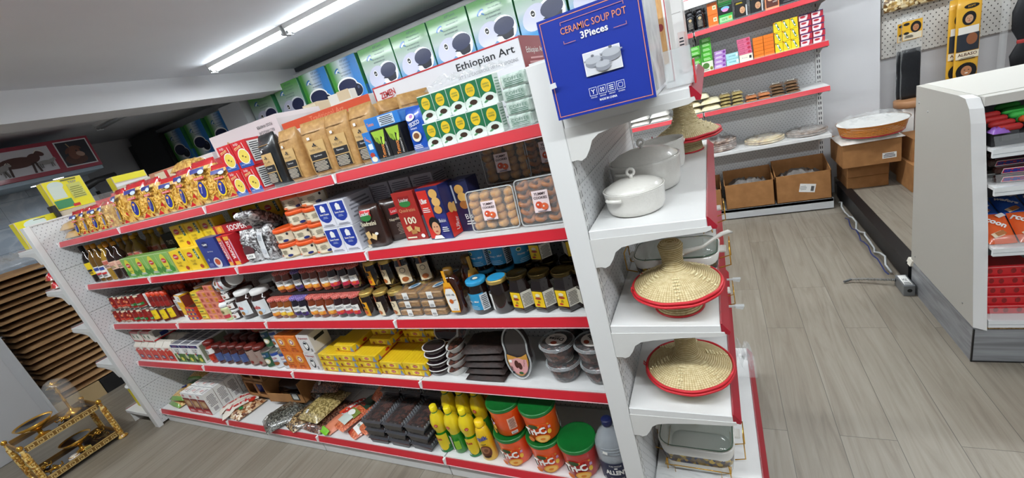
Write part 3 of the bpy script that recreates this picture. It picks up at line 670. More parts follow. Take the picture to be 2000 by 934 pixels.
for i, x in enumerate([-.90, -.80, -.70, -.60]): put(CK, x, .22, Z0+.001, 'kraft coffee bag standing behind the front row, %s' % O(i, 4), 'kraft coffee bags behind', rz=.95, s=(1, .85, .98))
PCB = carton('popcorn_box', .066, .13, .112, BLACK, [('p', [(-.03, .108), (-.02, .07), (-.008, .085), (0, .055), (.006, .088), (.022, .075), (.03, .108)], C('#9cc23c')), ('e', -.012, .075, .006, .014, C('#7fa22c'), .4), ('e', .014, .07, .006, .015, C('#b5d54c'), -.3), ('r', .018, .03, .02, .055, C('#191a1c')), ('t', 'Tomoca', .0, .035, .048, .016, C('#e7904a'), 1.45, .02), ('t', 'MACCHIATO', .021, .04, .05, .006, PAPER, 1.5)], [('r', 0, .05, .1, .08, DARK)], [('r', 0, 0, .05, .1, DARK)])
PBL = carton('blue_popcorn_box', .036, .13, .113, C('#2a79c9'), [('t', 'Tomoca', 0, .085, .03, .012, C('#f08d3c'), -.6, .02), ('r', .004, .06, .02, .02, C('#dfe9f2')), ('e', -.002, .03, .011, .009, C('#b4402e')), ('e', .002, .014, .014, .010, CREAM)], [('r', 0, .05, .1, .08, C('#3f8dd8'))])
put(PBL, -.722, .10, Z0+.001, 'narrow blue box upright left of the black leaf boxes')
for i in range(2): put(PCB, -.666+.069*i, .10, Z0+.001, 'black box with green leaf print, %s' % O(i, 2), 'black leaf print boxes')
m = carton('blue_popcorn_box', .155, .12, .042, C('#2a79c9'), [('t', 'Tomoca', -.055, .02, .03, .012, C('#f08d3c'), 0, .02), ('r', .02, .021, .07, .034, C('#c9d8e8')), ('l', .02, .021, .06, .03, 5, INK)], [('r', 0, .02, .1, .03, C('#3f8dd8'))])
put(m, -.635, .10, Z0+.115, 'blue box lying across the black leaf boxes', rz=.03)
b = MB(); bc = C('#1d52b4', .3, .6); b.pouch(.082, .05, .15, bc, wr=.09, seed=5, pinch=.2)
s = MB(); F = FP(.082, .05, .15, pinch=.2); s.art(F, [('e', -.01, .118, .022, .012, C('#e9e6ee')), ('e', -.004, .12, .008, .006, C('#b06ab8')), ('t', 'YECECO', .004, .095, .05, .014, PAPER, .15, .02), ('t', 'instant', .0, .08, .03, .007, PAPER), ('e', .004, .052, .02, .018, CREAM), ('e', .004, .054, .013, .010, C('#7b4a22')), ('l', 0, .018, .04, .016, 3, PAPER)], True, .0008, 2)
P = thing('blue_sachet', [('pouch', b), ('label', s)], 'coffee sachet')
for i, (x, y) in enumerate([(-.505, .06), (-.47, .10), (-.445, .15), (-.52, .16)]): put(P, x, y, Z0+.001, 'bright blue sachet bag, %s' % ['front one beside the black leaf boxes', 'second one back', 'third one back by the green packs', 'rearmost one'][i], 'blue sachet bags', rz=[-.1, .3, .2, .4][i], rx=[-.05, 0, 0, 0][i])
TG = C('#1e6e46')
teaf = [('r', 0, .055, .056, .056, TG), ('e', 0, .058, .017, .020, C('#e4c024')), ('t', 'GREEN', 0, .063, .022, .005, TG), ('t', 'COFFEE', 0, .055, .022, .005, TG), ('e', 0, .015, .030, .022, C('#d9e6dc')), ('r', 0, .008, .056, .016, C('#e0ebe3')), ('e', .002, .020, .014, .008, C('#3b281b')), ('e', -.012, .012, .008, .003, C('#4c8a5a'), .3)]
P = carton('green_coffee_pack', .0575, .04, .086, C('#e2ebe4'), teaf, [('l', 0, .045, .03, .06, 7, C('#7fa08c'))], [], 'ground coffee pack')
for r_ in range(2):
    for i in range(5):
        put(P, -.437+.0585*i+(.0*r_), .05+.018*r_, Z0+.001+.0875*r_, 'green and white pack with yellow disc, %s in the %s row' % (O(i, 5), ['lower', 'upper'][r_]), 'green packs with yellow disc', rz=0, rx=0)
SG = speck('pale_green_foil', [(.3, '#9fb5a8'), (.55, '#c9d8cf'), (.75, '#e3ece6')], 55, .25, .5, kind='N', bs=.5)
m = MB(); m.box(-.042, .042, -.06, .06, 0, .038, SG, .005); m.art(FF(-.06), [('t', 'COFFEE', 0, .024, .06, .009, C('#4f7a64')), ('l', 0, .011, .06, .014, 3, C('#4f7a64'))])
P = thing('foil_brick', m, 'foil pack')
for i in range(4): put(P, -.108+.003*(i % 2), .085, Z0+.001+.0392*i, 'pale green foil brick against the near post, %s' % ['at the bottom', 'second from the bottom', 'third from the bottom', 'on the very top'][i], 'stacked pale green foil bricks', rz=.04*(i-1.5))
b = MB(); b.pillow(.31, .10, .03, FILM, wr=1.0, seed=8, nx=22, ny=8); o = one('plastic_wrap', b, 'crumpled clear plastic wrap over the upper green packs', 'plastic wrap'); o.location = (-.29, .10, Z0+.176)
# --- big cartons standing behind the top shelf
WB = C('#efeef2', .35, .2)
def bigbox(name, x0, x1, y, d, z0, z1, mt, front, side, label, cat='carton', extra=None):
    m = MB(); m.box(x0, x1, y, y+d, z0, z1, mt, .002); m.art(lambda a, b_, o: (x0+a, y-o, z0+b_), front); m.art(lambda a, b_, o: (x1+o, y+a, z0+b_), side)
    if extra: extra(m)
    return one(name, m, label, cat)
zr = Z0+.001
bigbox('casserole_carton', -.93, -.20, .40, .30, zr, 1.826, WB, [('r', .365, .284, .73, .006, C('#c2272d')), ('r', .003, .14, .006, .28, C('#c2272d')), ('t', 'Ethiopian Art', .575, .247, .26, .036, mat('#26262a', .6), 0, .012), ('t', 'SET 3 12"CASSEROLE WITH 4 SPOONS', .575, .212, .27, .012, mat('#8a8a90', .6)), ('t', 'ZEMEN', .075, .247, .085, .026, C('#c2272d'), .06, .02), ('p', [(.035, .230), (.06, .224), (.09, .224), (.115, .236), (.09, .229), (.06, .229)], C('#c2272d')), ('r', .16, .12, .012, .05, C('#8d7a5f')), ('p', [(.153, .14), (.163, .20), (.173, .14)], C('#6f5d48')), ('r', .34, .06, .5, .10, C('#a9a9c0'))], [('r', .15, .145, .30, .289, C('#8f1d28')), ('t', 'Ethiopian Art', .15, .235, .2, .028, PAPER), ('l', .15, .20, .18, .03, 2, C('#d49a9a'))], 'long white casserole carton with red edges behind the top shelf')
bigbox('crockery_carton', -1.585, -.965, .405, .28, zr, 1.812, C('#e7e3dd'), [('r', .31, .252, .62, .045, C('#d9502a')), ('t', 'Traditional Art', .33, .252, .24, .026, C('#e98a66'), 0, .006), ('r', .45, .20, .10, .05, CREAM), ('r', .30, .205, .16, .045, C('#f4f3f1')), ('r', .40, .17, .04, .03, DARK), ('e', .28, .19, .03, .015, C('#4a8a4a')), ('r', .57, .2, .06, .05, KRAFT)], [], 'white crockery carton with orange top band behind the coffee')
bigbox('food_warmer_carton', -2.21, -1.60, .402, .3, zr, 1.872, C('#e6dadc'), [('t', '15" TREBLE', .50, .235, .11, .016, mat('#2a2a2e', .6), pi), ('t', 'RECTANGULAR', .50, .265, .13, .016, mat('#2a2a2e', .6), pi), ('t', 'FOOD WARMER', .50, .295, .13, .016, mat('#2a2a2e', .6), pi), ('e', .13, .25, .012, .02, C('#b98a5c'), .5), ('e', .155, .262, .012, .02, C('#c99a6a'), .5)], [('r', .15, .16, .3, .3, C('#d9cfd0'))], 'pinkish white food warmer carton with upside down lettering')
bigbox('tan_carton', -1.74, -1.615, .71, .10, zr, 1.90, C('#d8c2a0', .6, 0), [('e', .05, .34, .03, .012, C('#e8d5b5')), ('r', .06, .33, .1, .05, CREAM)], [], 'small tan patterned carton above the food warmer box')
bigbox('tan_carton', -1.50, -1.33, .69, .05, zr, 1.90, C('#e6e0d6', .6, 0), [('r', .12, .34, .09, .05, C('#d8c2a0', .6, 0))], [], 'small white and tan carton behind the orange banded carton')
bigbox('low_carton', -2.58, -2.28, .42, .24, zr, 1.80, C('#e9e2e4'), [('r', .15, .2, .25, .08, C('#d9d0d4'))], [], 'pale low carton with faint print behind the pasta bags')
bigbox('striped_carton', -3.1, -2.66, .44, .24, zr, 1.80, C('#c28a6c', .6, 0), [('r', .22, .22, .3, .06, CREAM), ('r', .22, .22, .04, .07, REDP)], [], 'tan carton with cream and red lid behind the far pasta bags')
bigbox('marble_print_carton', -3.60, -3.14, .44, .24, zr, 1.79, C('#d8d6c6', .6, 0), [('r', .23, .16, .46, .05, C('#b0674a')), ('e', .3, .22, .08, .006, C('#c6c4b0'))], [], 'cream marbled carton with brown lower band at the far end')
bigbox('black_lid_carton', -2.45, -2.24, .70, .05, zr, 1.86, BLACK, [('t', 'GLASSES', .1, .29, .08, .016, PAPER, 0)], [], 'dark carton edge with white lettering behind the food warmer box')
# --- second shelf
OIL = mat('#6b4a14', .08, coat=1.0); OIL2 = mat('#a9822b', .08, coat=1.0)
def bottle(r, h, body, cap, lab, neck=.35, capm=None, lh=(.15, .5), art=None, caph=.05):
    b = MB(); b.lathe([(r*.9, 0), (r, .008), (r, h*.56), (r*.85, h*.68), (r*neck, h*.80), (r*neck, h*(1-caph)), (r*neck*.9, h*(1-caph))], body, 20)
    c = MB(); c.lathe([(r*neck*1.15, h*(1-caph*1.6)), (r*neck*1.2, h*(1-caph)), (r*neck*1.15, h), (r*.1, h+.001)], cap, 16)
    l = MB(); F = FC(r); z0, z1 = h*lh[0], h*lh[1]
    l.art(F, [('r', 0, (z0+z1)/2, r*2.5, z1-z0, lab)] + (art(r, z0, z1) if art else []), True, .0006)
    return [('body', b), ('cap', c), ('label', l)]
la = lambda hexes: (lambda r, a, b: [('r', 0, b-.018, r*1.8, .022, C(hexes[0])), ('r', 0, (a+b)/2-.01, r*1.8, .014, C(hexes[1])), ('l', 0, a+.018, r*1.6, .02, 3, INK)])
B1 = thing('sauce_bottle', bottle(.034, .27, mat('#211a16', .1, coat=1.0), BLACK, YELLOW, art=la(['#f0cf1c', '#23232a']), caph=.09, lh=(.22, .55)), 'bottle')
B2 = thing('oil_bottle', bottle(.036, .265, OIL, C('#d79418'), PAPER, art=la(['#3b4f9a', '#c93b3b']), caph=.07, lh=(.10, .42)), 'bottle')
B3 = thing('oil_bottle', bottle(.038, .25, OIL2, C('#e7a51c'), C('#e7b9a6'), art=la(['#c96a5a', '#e6c3b0']), caph=.06, lh=(.35, .58)), 'bottle')
B4 = thing('vinegar_bottle', bottle(.036, .25, mat('#2a1710', .1, coat=1.0), C('#d68a1c'), C('#e9c0a8'), art=la(['#d8a08c', '#f0d2a0']), caph=.06, lh=(.30, .52)), 'bottle')
put(B1, -3.56, .055, Z1+.001, 'dark bottle with yellow label at the far end of the second shelf')
for i, (x, y, p) in enumerate([(-3.47, .06, B2), (-3.385, .06, B2), (-3.295, .065, B3), (-3.205, .06, B4), (-3.125, .07, B4), (-3.5, .16, B3), (-3.40, .16, B2), (-3.30, .17, B3), (-3.20, .17, B3), (-3.10, .17, B3), (-3.45, .27, B3), (-3.30, .27, B3), (-3.15, .27, B3), (-3.03, .25, B3), (-2.93, .26, B3)]):
    rw = 0 if i < 5 else (1 if i < 10 else 2); j = i-(0, 5, 10)[rw]
    put(p, x, y, Z1+.001, 'oil or vinegar bottle, %s in the %s row' % (O(j, 5), ['front', 'middle', 'rear'][rw]), 'bottles at the far end of the second shelf')
P = carton('black_gift_box', .27, .07, .11, BLACK, [('t', 'TASTE', -.06, .05, .08, .03, C('#e8dcc4'), 0, .02), ('e', .04, .065, .028, .018, C('#e6c98c')), ('r', .05, .04, .01, .03, CREAM, .4)], [], [], 'box')
put(P, -2.73, .25, Z1+.097, 'black box with pale lettering above the green tea cartons')
put(carton('display_tray', .30, .1, .095, DARK, [], [], [], 'tray'), -2.72, .26, Z1+.001, 'dark tray holding up the black box on the second shelf')
LG = C('#86b556')
gf = [('r', 0, .066, .142, .128, LG), ('e', 0, .05, .05, .06, C('#4f9a35')), ('e', 0, .075, .034, .052, C('#d9d23c')), ('e', -.05, .03, .025, .02, C('#3f8a2c')), ('e', .05, .03, .025, .02, C('#3f8a2c')), ('e', 0, .085, .026, .015, REDP), ('t', 'Lipton', 0, .085, .038, .012, PAPER, 0, .02), ('t', 'green', 0, .045, .04, .012, C('#2c6b1c')), ('l', 0, .022, .07, .016, 2, PAPER)]
P = carton('green_tea_carton', .146, .06, .135, C('#a9c884'), gf, [], [('r', 0, 0, .13, .05, LG)], 'tea')
for i in range(4): put(P, -2.985+.149*i, .058, Z1+.001, 'pale green tea carton, %s of the four' % O(i, 4), 'green tea cartons')
yf = [('r', 0, .064, .140, .124, C('#f2cc1f')), ('r', .045, .095, .022, .06, C('#235a38'), .12), ('t', 'TEA', .045, .095, .045, .014, PAPER, -1.45), ('e', -.02, .095, .026, .016, REDP), ('t', 'Lipton', -.02, .095, .038, .012, PAPER, 0, .02), ('t', 'YELLOW', -.015, .058, .05, .012, C('#8a6a12')), ('t', 'LABEL', -.015, .04, .045, .012, C('#8a6a12')), ('e', .045, .022, .016, .012, C('#b03a1c'))]
P = carton('yellow_tea_carton', .145, .06, .13, C('#f2cc1f'), yf, [], [('r', 0, 0, .13, .05, C('#f4d84a'))], 'tea')
for i in range(2): put(P, -2.372+.150*i, .058, Z1+.001, 'yellow tea carton in the lower row, %s' % O(i, 2), 'yellow tea cartons below')
for i in range(3): put(P, -2.33+.149*i, .105, Z1+.132, 'yellow tea carton stacked on top, %s' % O(i, 3), 'yellow tea cartons on top', rz=-.03*i)
for i in range(3): put(P, -2.02+.149*i, .27, Z1+.132, 'yellow tea carton in shade at the very back, %s' % O(i, 3), 'yellow tea cartons at the back', rz=.05)
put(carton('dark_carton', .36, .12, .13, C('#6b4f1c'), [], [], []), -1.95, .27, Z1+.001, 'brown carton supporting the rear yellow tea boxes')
P = carton('blue_tea_carton', .172, .06, .17, C('#2b3a86'), [('e', -.02, .135, .028, .018, C('#1b2560')), ('t', 'Tetley', -.02, .135, .045, .016, PAPER, .1, .03), ('t', 'Earl Grey', 0, .095, .05, .009, PAPER), ('e', .02, .03, .034, .030, C('#d8d4d8')), ('e', .02, .034, .022, .018, C('#c4512c')), ('e', -.05, .05, .008, .008, C('#6f8ac8')), ('l', -.045, .022, .04, .02, 3, C('#8fa0d8'))], [], [('r', 0, 0, .15, .05, C('#3a4a9a'))], 'tea')
put(P, -2.03, .055, Z1+.001, 'dark blue tea carton with a teacup picture')
P = carton('biscuit_box', .05, .09, .165, C('#c71f2a'), [('t', 'SOOPER', -.008, .085, .10, .024, PAPER, -pi/2, .02), ('r', .019, .08, .010, .13, C('#d8a8bc')), ('r', 0, .15, .04, .02, C('#e8a33a')), ('r', 0, .012, .04, .02, C('#e8a33a'))], [], [], 'biscuits')
for i in range(2): put(P, -1.905+.054*i, .075, Z1+.001, 'upright red biscuit box, %s of the two' % O(i, 2), 'upright red biscuit boxes', rz=[-.1, .05][i])
P = carton('biscuit_box', .30, .06, .048, C('#b01e28'), [('t', 'SOOPER', .04, .025, .15, .03, PAPER, 0, .02), ('r', -.1, .025, .06, .04, C('#e8892c')), ('e', -.1, .025, .015, .015, C('#f3c02c'))], [], [], 'biscuits')
put(P, -1.83, .10, Z1+.168, 'red biscuit box lying across the upright ones', rz=.04)
b = MB(); b.pouch(.115, .075, .165, FOIL, wr=.16, seed=11, pinch=.25); s = MB(); F = FP(.115, .075, .165, pinch=.25)
s.art(F, [('e', -.005, .06, .04, .03, mat('#5a3438', .3, coat=.5)), ('r', .0, .035, .06, .024, PAPER), ('t', 'S.M.K', .0, .035, .04, .012, INK)], True, .0012, 4)
P = thing('silver_date_bag', [('bag', b), ('label', s)], 'snack bag'); b = MB(); b.pouch(.12, .08, .175, FOIL, wr=.2, seed=15, pinch=.25); s = MB(); s.art(FP(.12, .08, .175, pinch=.25), [('r', .0, .08, .055, .13, mat('#e4e6e8', .3, coat=.5)), ('e', 0, .05, .02, .014, C('#c9ccd2')), ('l', 0, .12, .04, .03, 4, C('#9aa0a8'))], True, .0012, 4)
Q = thing('silver_date_bag', [('bag', b), ('label', s)], 'snack bag')
put(P, -1.725, .07, Z1+.001, 'silver bag with small white lettered sticker', rz=.1, rx=-.06); put(Q, -1.60, .075, Z1+.001, 'silver bag with long pale strip label', rz=-.15, rx=-.06)
for i, (x, y, z, a) in enumerate([(-1.69, .19, .02, .4), (-1.56, .21, .01, -.3), (-1.63, .15, .165, .2)]):
    o = put(Q if i % 2 else P, x, y, Z1+z, 'crumpled silver bag behind the front pair, %s' % ['lower left', 'lower right', 'upper left', 'upper right'][i], 'crumpled silver bags behind', rz=a, rx=.0 if i < 2 else 1.0)
b = MB(); r_ = .058
tb = C('#dfc9a2', .5, .1); b.lathe([(r_*.88, 0), (r_*.93, .01), (r_, .058)], tb, 28); lid = MB(); lid.lathe([(r_*1.02, .054), (r_*1.09, .056), (r_*1.09, .068), (r_*1.04, .073), (r_*.9, .071), (0.001, .0715)], ORANGE, 28)
s = MB(); F = FC(r_*.985); s.art(F, [('r', 0, .032, .15, .046, CREAM), ('t', 'ASK', -.035, .040, .022, .012, INK), ('t', 'tomato', -.03, .028, .028, .006, INK), ('l', .012, .034, .03, .022, 5, mat('#8f8672', .6)), ('e', .05, .045, .005, .006, INK), ('e', .035, .016, .012, .006, NAVY), ('r', -.03, .014, .03, .009, C('#e8733c')), ('r', -.062, .032, .02, .04, PAPER)], True, .0006, 3)
P = thing('orange_lidded_tub', [('tub', b), ('lid', lid), ('label', s)], 'tub')
for i, x in enumerate([-1.452, -1.322, -1.205]):
    for k in range([2, 4, 4][i]): put(P, x+.004*k*(i > 0), .085+.004*k, Z1+.001+.0725*k, 'tub with bright orange lid, %s stack, %s' % (O(i, 3), ['at the bottom', 'second up', 'third up', 'topmost'][k]), 'orange lidded tubs', rz=.15*(i-1)+.1*k)
for k in range(2): put(P, -1.40, .225, Z1+.146+.0725*k, 'orange lidded tub in the rear stack, %s' % ['lower', 'upper'][k], 'orange lidded tubs behind', rz=.2)
wf = [('p', [(-.038, .108), (.038, .108), (.038, .05), (.03, .036), (.012, .026), (0, .024), (-.012, .026), (-.03, .036), (-.038, .05)], C('#213a9c')), ('r', 0, .084, .026, .022, PAPER), ('e', 0, .094, .009, .008, PAPER), ('t', 'Seven Oceans', 0, .063, .055, .009, PAPER, 0, .02), ('l', 0, .048, .03, .01, 2, C('#a9b8e0')), ('l', 0, .012, .07, .012, 2, C('#9a9aa6'))]
P = carton('blue_shield_carton', .0875, .16, .113, C('#e4e4ec'), wf, [('r', 0, .06, .15, .1, C('#d4d4de')), ('l', 0, .06, .12, .08, 5, mat('#8a8a94', .6))], [('r', 0, 0, .08, .15, C('#cfd2e0'))], 'creamer box')
for i in range(4): put(P, -1.092+.0895*(i % 2), .105+.002*i, Z1+.001+.1145*(i//2), 'white carton with blue shield, %s %s' % (['left', 'right'][i % 2], ['below', 'on top'][i//2]), 'white cartons with blue shield')
P2_ = carton('grey_side_carton', .11, .10, .105, C('#b9b4bc'), [('l', 0, .06, .09, .07, 8, mat('#6f6a74', .6))], [('l', 0, .06, .09, .07, 8, mat('#6f6a74', .6))], [])
for i in range(3): put(P2_, -.915+.118*i, .25, Z1+.13, 'grey text covered carton in the shade, %s' % O(i, 3), 'grey text covered cartons')
put(carton('grey_side_carton', .35, .11, .125, C('#8d8890'), [], [], []), -.80, .25, Z1+.001, 'plain grey carton under the text covered ones')
def wafer(base, seed, art): 
    b = MB(); b.pouch(.112, .06, .178, base, wr=.04, seed=seed, pinch=.3, shoulder=.85); s = MB(); s.art(FP(.112, .06, .178, pinch=.3, shoulder=.85), art, True, .0009, 4); return [('pouch', b), ('label', s)]
RDL = [('r', 0, .145, .06, .032, REDP), ('e', 0, .132, .03, .016, C('#2f7a3a')), ('t', 'Loacker', 0, .148, .054, .016, PAPER, .05, .02)]
BN = mat('#35221c', .3, coat=.6)
P = thing('wafer_pouch', wafer(BN, 3, RDL+[('t', 'Quadratini', 0, .105, .088, .022, CREAM, 0, .02), ('r', -.012, .058, .026, .03, C('#d8b478'), .3), ('r', .018, .05, .024, .024, C('#e3c48c'), -.4), ('r', -.02, .03, .02, .02, C('#b8854a'), .2), ('e', .035, .062, .008, .006, PAPER), ('r', -.03, .012, .022, .012, CREAM)]), 'wafers')
put(P, -.878, .062, Z1+.001, 'dark brown wafer pouch standing in front', rz=-.05, rx=-.03)
P = thing('wafer_pouch', wafer(BN, 8, [('r', .005, .125, .05, .028, REDP), ('t', 'Loacker', .005, .125, .04, .012, PAPER), ('t', 'Napolitaner', 0, .09, .06, .014, CREAM), ('l', .015, .05, .05, .05, 8, mat('#9a8a80', .6))]), 'wafers')
put(P, -.80, .125, Z1+.001, 'dark brown wafer pouch turned sideways behind the front one', rz=.55, rx=-.03)
P = carton('red_wafer_box', .115, .06, .20, C('#a5261f'), RDL[:0]+[('r', 0, .165, .06, .034, C('#8f1a1a')), ('e', 0, .152, .03, .014, C('#2f7a3a')), ('t', 'Loacker', 0, .168, .05, .014, PAPER), ('t', 'Quadratini', 0, .125, .085, .016, C('#e0a878')), ('t', '100', 0, .083, .06, .03, CREAM, 0, .03), ('r', -.02, .05, .026, .02, C('#d8b478'), .3), ('r', .02, .045, .026, .02, C('#c79a5c'), -.3), ('r', 0, .035, .03, .018, C('#b07a40'), .1), ('r', -.02, .012, .05, .006, CREAM), ('e', .04, .016, .01, .008, PAPER)], [('r', 0, .05, .05, .09, C('#9aa0a6')), ('e', 0, .15, .02, .015, C('#7c1616'))], [], 'wafers')
put(P, -.69, .10, Z1+.001, 'red wafer box with a large 100', rz=-.08)
kid = [('r', -.028, .10, .05, .19, C('#cf2b1f')), ('r', .028, .15, .052, .10, C('#20265e')), ('r', .028, .05, .052, .10, C('#2a2f78')), ('t', 'Ulker', -.03, .155, .034, .02, PAPER, .1, .03), ('l', -.03, .12, .035, .022, 3, PAPER), ('e', .026, .178, .020, .018, C('#dba85c')), ('e', .030, .147, .020, .018, C('#e0b068')), ('e', .028, .117, .019, .016, C('#d49a50')), ('e', -.012, .062, .026, .030, BLACK), ('e', -.010, .046, .019, .026, C('#d9a27c')), ('e', -.017, .052, .003, .002, DARK), ('e', -.003, .052, .003, .002, DARK), ('e', -.01, .034, .007, .003, C('#b0483c')), ('p', [(-.035, .004), (.018, .004), (.006, .018), (-.024, .018)], PAPER), ('t', 'Bisküvi', .034, .075, .032, .014, PAPER), ('l', .036, .04, .03, .022, 3, PAPER)]
P = carton('biscuit_carton', .112, .09, .205, C('#20265e'), kid, [('r', 0, .05, .085, .095, C('#cf2b1f')), ('t', 'Ulker', 0, .045, .05, .02, PAPER, 1.4), ('r', 0, .15, .085, .10, C('#20265e')), ('e', -.01, .11, .015, .02, C('#dba85c')), ('e', .012, .105, .015, .02, C('#e0b068'))], [('r', 0, 0, .1, .08, C('#b8261c'))], 'biscuits')
put(P, -.545, .085, Z1+.001, 'biscuit carton with a smiling child in red and navy', rz=-.1)
P = carton('biscuit_carton', .085, .07, .20, C('#1b2048'), [('e', .0, .165, .021, .018, C('#c9964c')), ('e', .006, .135, .021, .018, C('#d4a458')), ('e', .004, .105, .020, .016, C('#a86a34')), ('r', -.030, .15, .008, .07, C('#b8bcc8')), ('t', 'Bis', .012, .06, .035, .02, PAPER, .1), ('l', .012, .035, .04, .02, 2, PAPER)], [], [('r', 0, 0, .08, .06, C('#2a3066'))], 'biscuits')
put(P, -.442, .125, Z1+.001, 'plain navy biscuit carton behind the child picture carton', rz=-.12)
# cookie trays: clear clamshell, cookies, sticker
CK1 = speck('butter_cookie', [(.3, '#b5793a'), (.6, '#cf9a55'), (.85, '#dfb377')], 50, .7, 0, kind='N', bs=.4); CK2 = speck('glazed_cookie', [(.3, '#8a4a1c'), (.6, '#b36d30'), (.85, '#c98a48')], 40, .45, .3, kind='N', bs=.4)
def tray(w, h, d, cm, kind):
    sh = MB(); F = FF(-d/2)
    for q, (a, b_) in enumerate(((0, 1), (.04, .94))):
        sh.box(-w/2*b_, w/2*b_, -d/2*(1 if q else .7), d/2*.9, h*.5-h/2*b_, h*.5+h/2*b_, CLEAR, .012)
    rim = MB(); rr = .014
    pts = []
    for (cx, cz, a0) in ((w/2-rr, rr, -pi/2), (w/2-rr, h-rr, 0), (-w/2+rr, h-rr, pi/2), (-w/2+rr, rr, pi)):
        for k in range(5): a = a0+k*pi/8; pts.append((cx+rr*cos(a), -d/2*.6, cz+rr*sin(a)))
    rim.tube(pts, .0028, mat('#d9dddd', .1, coat=1.0, alpha=.55), 6, closed=True)
    ck = []
    R = random.Random(5+kind); nx = 4; nz = 5
    for i in range(nx):
        for j in range(nz):
            x = -w/2+w*(i+.5)/nx+(R.random()-.5)*.008; z = h*.06+(h*.88)*(j+.5)/nz; m = MB()
            if kind == 0: m.lathe([(.0001, -.012), (.016, -.011), (.021, 0), (.016, .011), (.0001, .012)], cm, 18, fr=lambda t: 1+.07*cos(9*t), caps=False)
            else: m.tube([(.017*cos(2*pi*k/12), .017*sin(2*pi*k/12), .004*sin(4*pi*k/12)) for k in range(12)], .0085, cm, 8, closed=True)
            t = (R.random()-.5)*.9
            for v in range(len(m.v)):
                a, b2, c2 = m.v[v]; y = b2*cos(.5)-c2*sin(.5)*1.2; zz = b2*sin(.5)+c2*cos(.5)
                m.v[v] = (x+a*cos(t)-zz*.0*sin(t), y-.006, z+zz+a*sin(t)*.3)
            ck.append(('cookie', m))
    fill = MB(); fill.box(-w*.44, w*.44, .008, d*.4, h*.05, h*.93, mat('#6b4a2c', .7), .01)
    st = MB(); x0 = -w*.02; st.art(FF(-d/2*1.0), [('r', x0, h*.50, w*.30, h*.46, mat('#f3dfe0', .4)), ('t', 'YUMMY', x0, h*.66, w*.22, h*.06, mat('#3a2326', .5), 0, .03), ('t', 'COOKIES', x0, h*.58, w*.25, h*.055, mat('#3a2326', .5), 0, .02), ('e', x0-w*.045, h*.43, w*.065, h*.075, C('#d8502e')), ('e', x0+w*.055, h*.39, w*.065, h*.075, C('#e0663a')), ('e', x0-w*.06, h*.44, .003, .003, PAPER), ('e', x0+w*.04, h*.40, .003, .003, PAPER), ('l', x0, h*.30, w*.2, h*.03, 1, INK)], False, .0006, 1)
    return [('clear_shell', sh), ('shell_rim', rim)] + ck + [('cookie_layer', fill), ('sticker', st)]
T1 = thing('cookie_tray', tray(.19, .148, .07, CK1, 0), 'cookies'); T2 = thing('cookie_tray', tray(.19, .158, .07, CK2, 1), 'cookies')
put(T1, -.318, .075, Z1+.004, 'clear tray of pale ridged cookies with white sticker', rx=-.12); put(T2, -.118, .072, Z1+.004, 'clear tray of brown twisted cookies beside the near post', rx=-.12)
put(T1, -.295, .225, Z1+.135, 'shaded upper tray of round cookies on the second shelf', rx=-.1); put(T2, -.115, .23, Z1+.135, 'shaded upper tray of twisted cookies by the near post', rx=-.1)
put(T2, -.30, .27, Z1+.004, 'cookie tray standing at the back below the shaded one', rx=-.05)
put(T1, -.105, .28, Z1+.004, 'cookie tray at the back by the near post, underneath', rx=-.05)
# --- third shelf
TR = C('#98201a'); CANM = mat('#b9b4ac', .3, metal=.9)
def can(r, h, lab, art, lid=CANM):
    b = MB(); b.lathe([(r*.97, 0), (r, .003), (r, h-.003), (r*.97, h)], CANM, 24, caps=True)
    b.lathe([(r*.9, h-.002), (.0001, h-.002)], lid, 24, caps=False); b.lathe([(r*.98, h), (r*1.02, h+.001), (r*.95, h+.001)], STEEL, 24, caps=False)
    l = MB(); l.lathe([(r+.0006, .006), (r+.0006, h-.006)], lab, 28, caps=False); l.art(FC(r+.0006), art, True, .0006)
    return [('can_body', b), ('label', l)]
tomart = [('e', -.012, .078, .012, .010, C('#d8603a')), ('e', .016, .082, .012, .008, C('#7a1714')), ('e', 0, .09, .018, .007, CREAM), ('r', 0, .048, .056, .022, C('#9a1a15')), ('r', .0, .028, .06, .012, C('#d9482f')), ('e', .02, .055, .008, .008, C('#e88a5a')), ('l', 0, .015, .04, .012, 2, CREAM)]
tga = tomart[:4]+[('r', 0, .03, .06, .018, C('#2a7a34')), ('t', 'SALSA', 0, .03, .03, .009, PAPER)]
TC = thing('tomato_can', can(.0355, .10, TR, tomart), 'canned tomatoes'); TC2 = thing('tomato_can', can(.0355, .10, TR, tga), 'canned tomatoes')
for r_ in range(2):
    for i in range(8 if r_ == 0 else 6):
        put(TC if i < 4 else TC2, -3.612+.0735*i+.04*r_, .055+.004*(i % 2)+.012*r_, Z2+.001+.103*r_, 'small red tomato can, %s, %s layer' % (O(i, 8 if r_ == 0 else 6), ['lower', 'upper'][r_]), 'tomato cans on the third shelf', rz=.3*(i % 3)-.2)
for i in range(6): put(TC, -3.57+.09*i, .15, Z2+.104, 'tomato can in the second rank of the upper layer, %s' % O(i, 6), 'tomato cans behind')
m = MB(); m.box(-3.13, -3.07, .06, .15, Z2+.104, Z2+.20, PAPER, .002); m.art(lambda a, b_, o: (-3.10+a, .06-o, Z2+.104+b_), [('l', 0, .05, .045, .06, 6, mat('#b9b4ae', .6))]); one('white_carton', m, 'plain white carton standing on the tomato cans', 'box')
ya = [('r', 0, .06, .07, .058, YELLOW), ('t', 'PASTE', 0, .055, .04, .012, C('#8f8a3a')), ('e', -.01, .085, .012, .006, C('#25402a')), ('r', 0, .028, .07, .012, C('#e8c01c'))]
P = thing('yellow_label_jar', can(.033, .094, C('#5a1a12'), ya, C('#8a1a16')), 'jar')
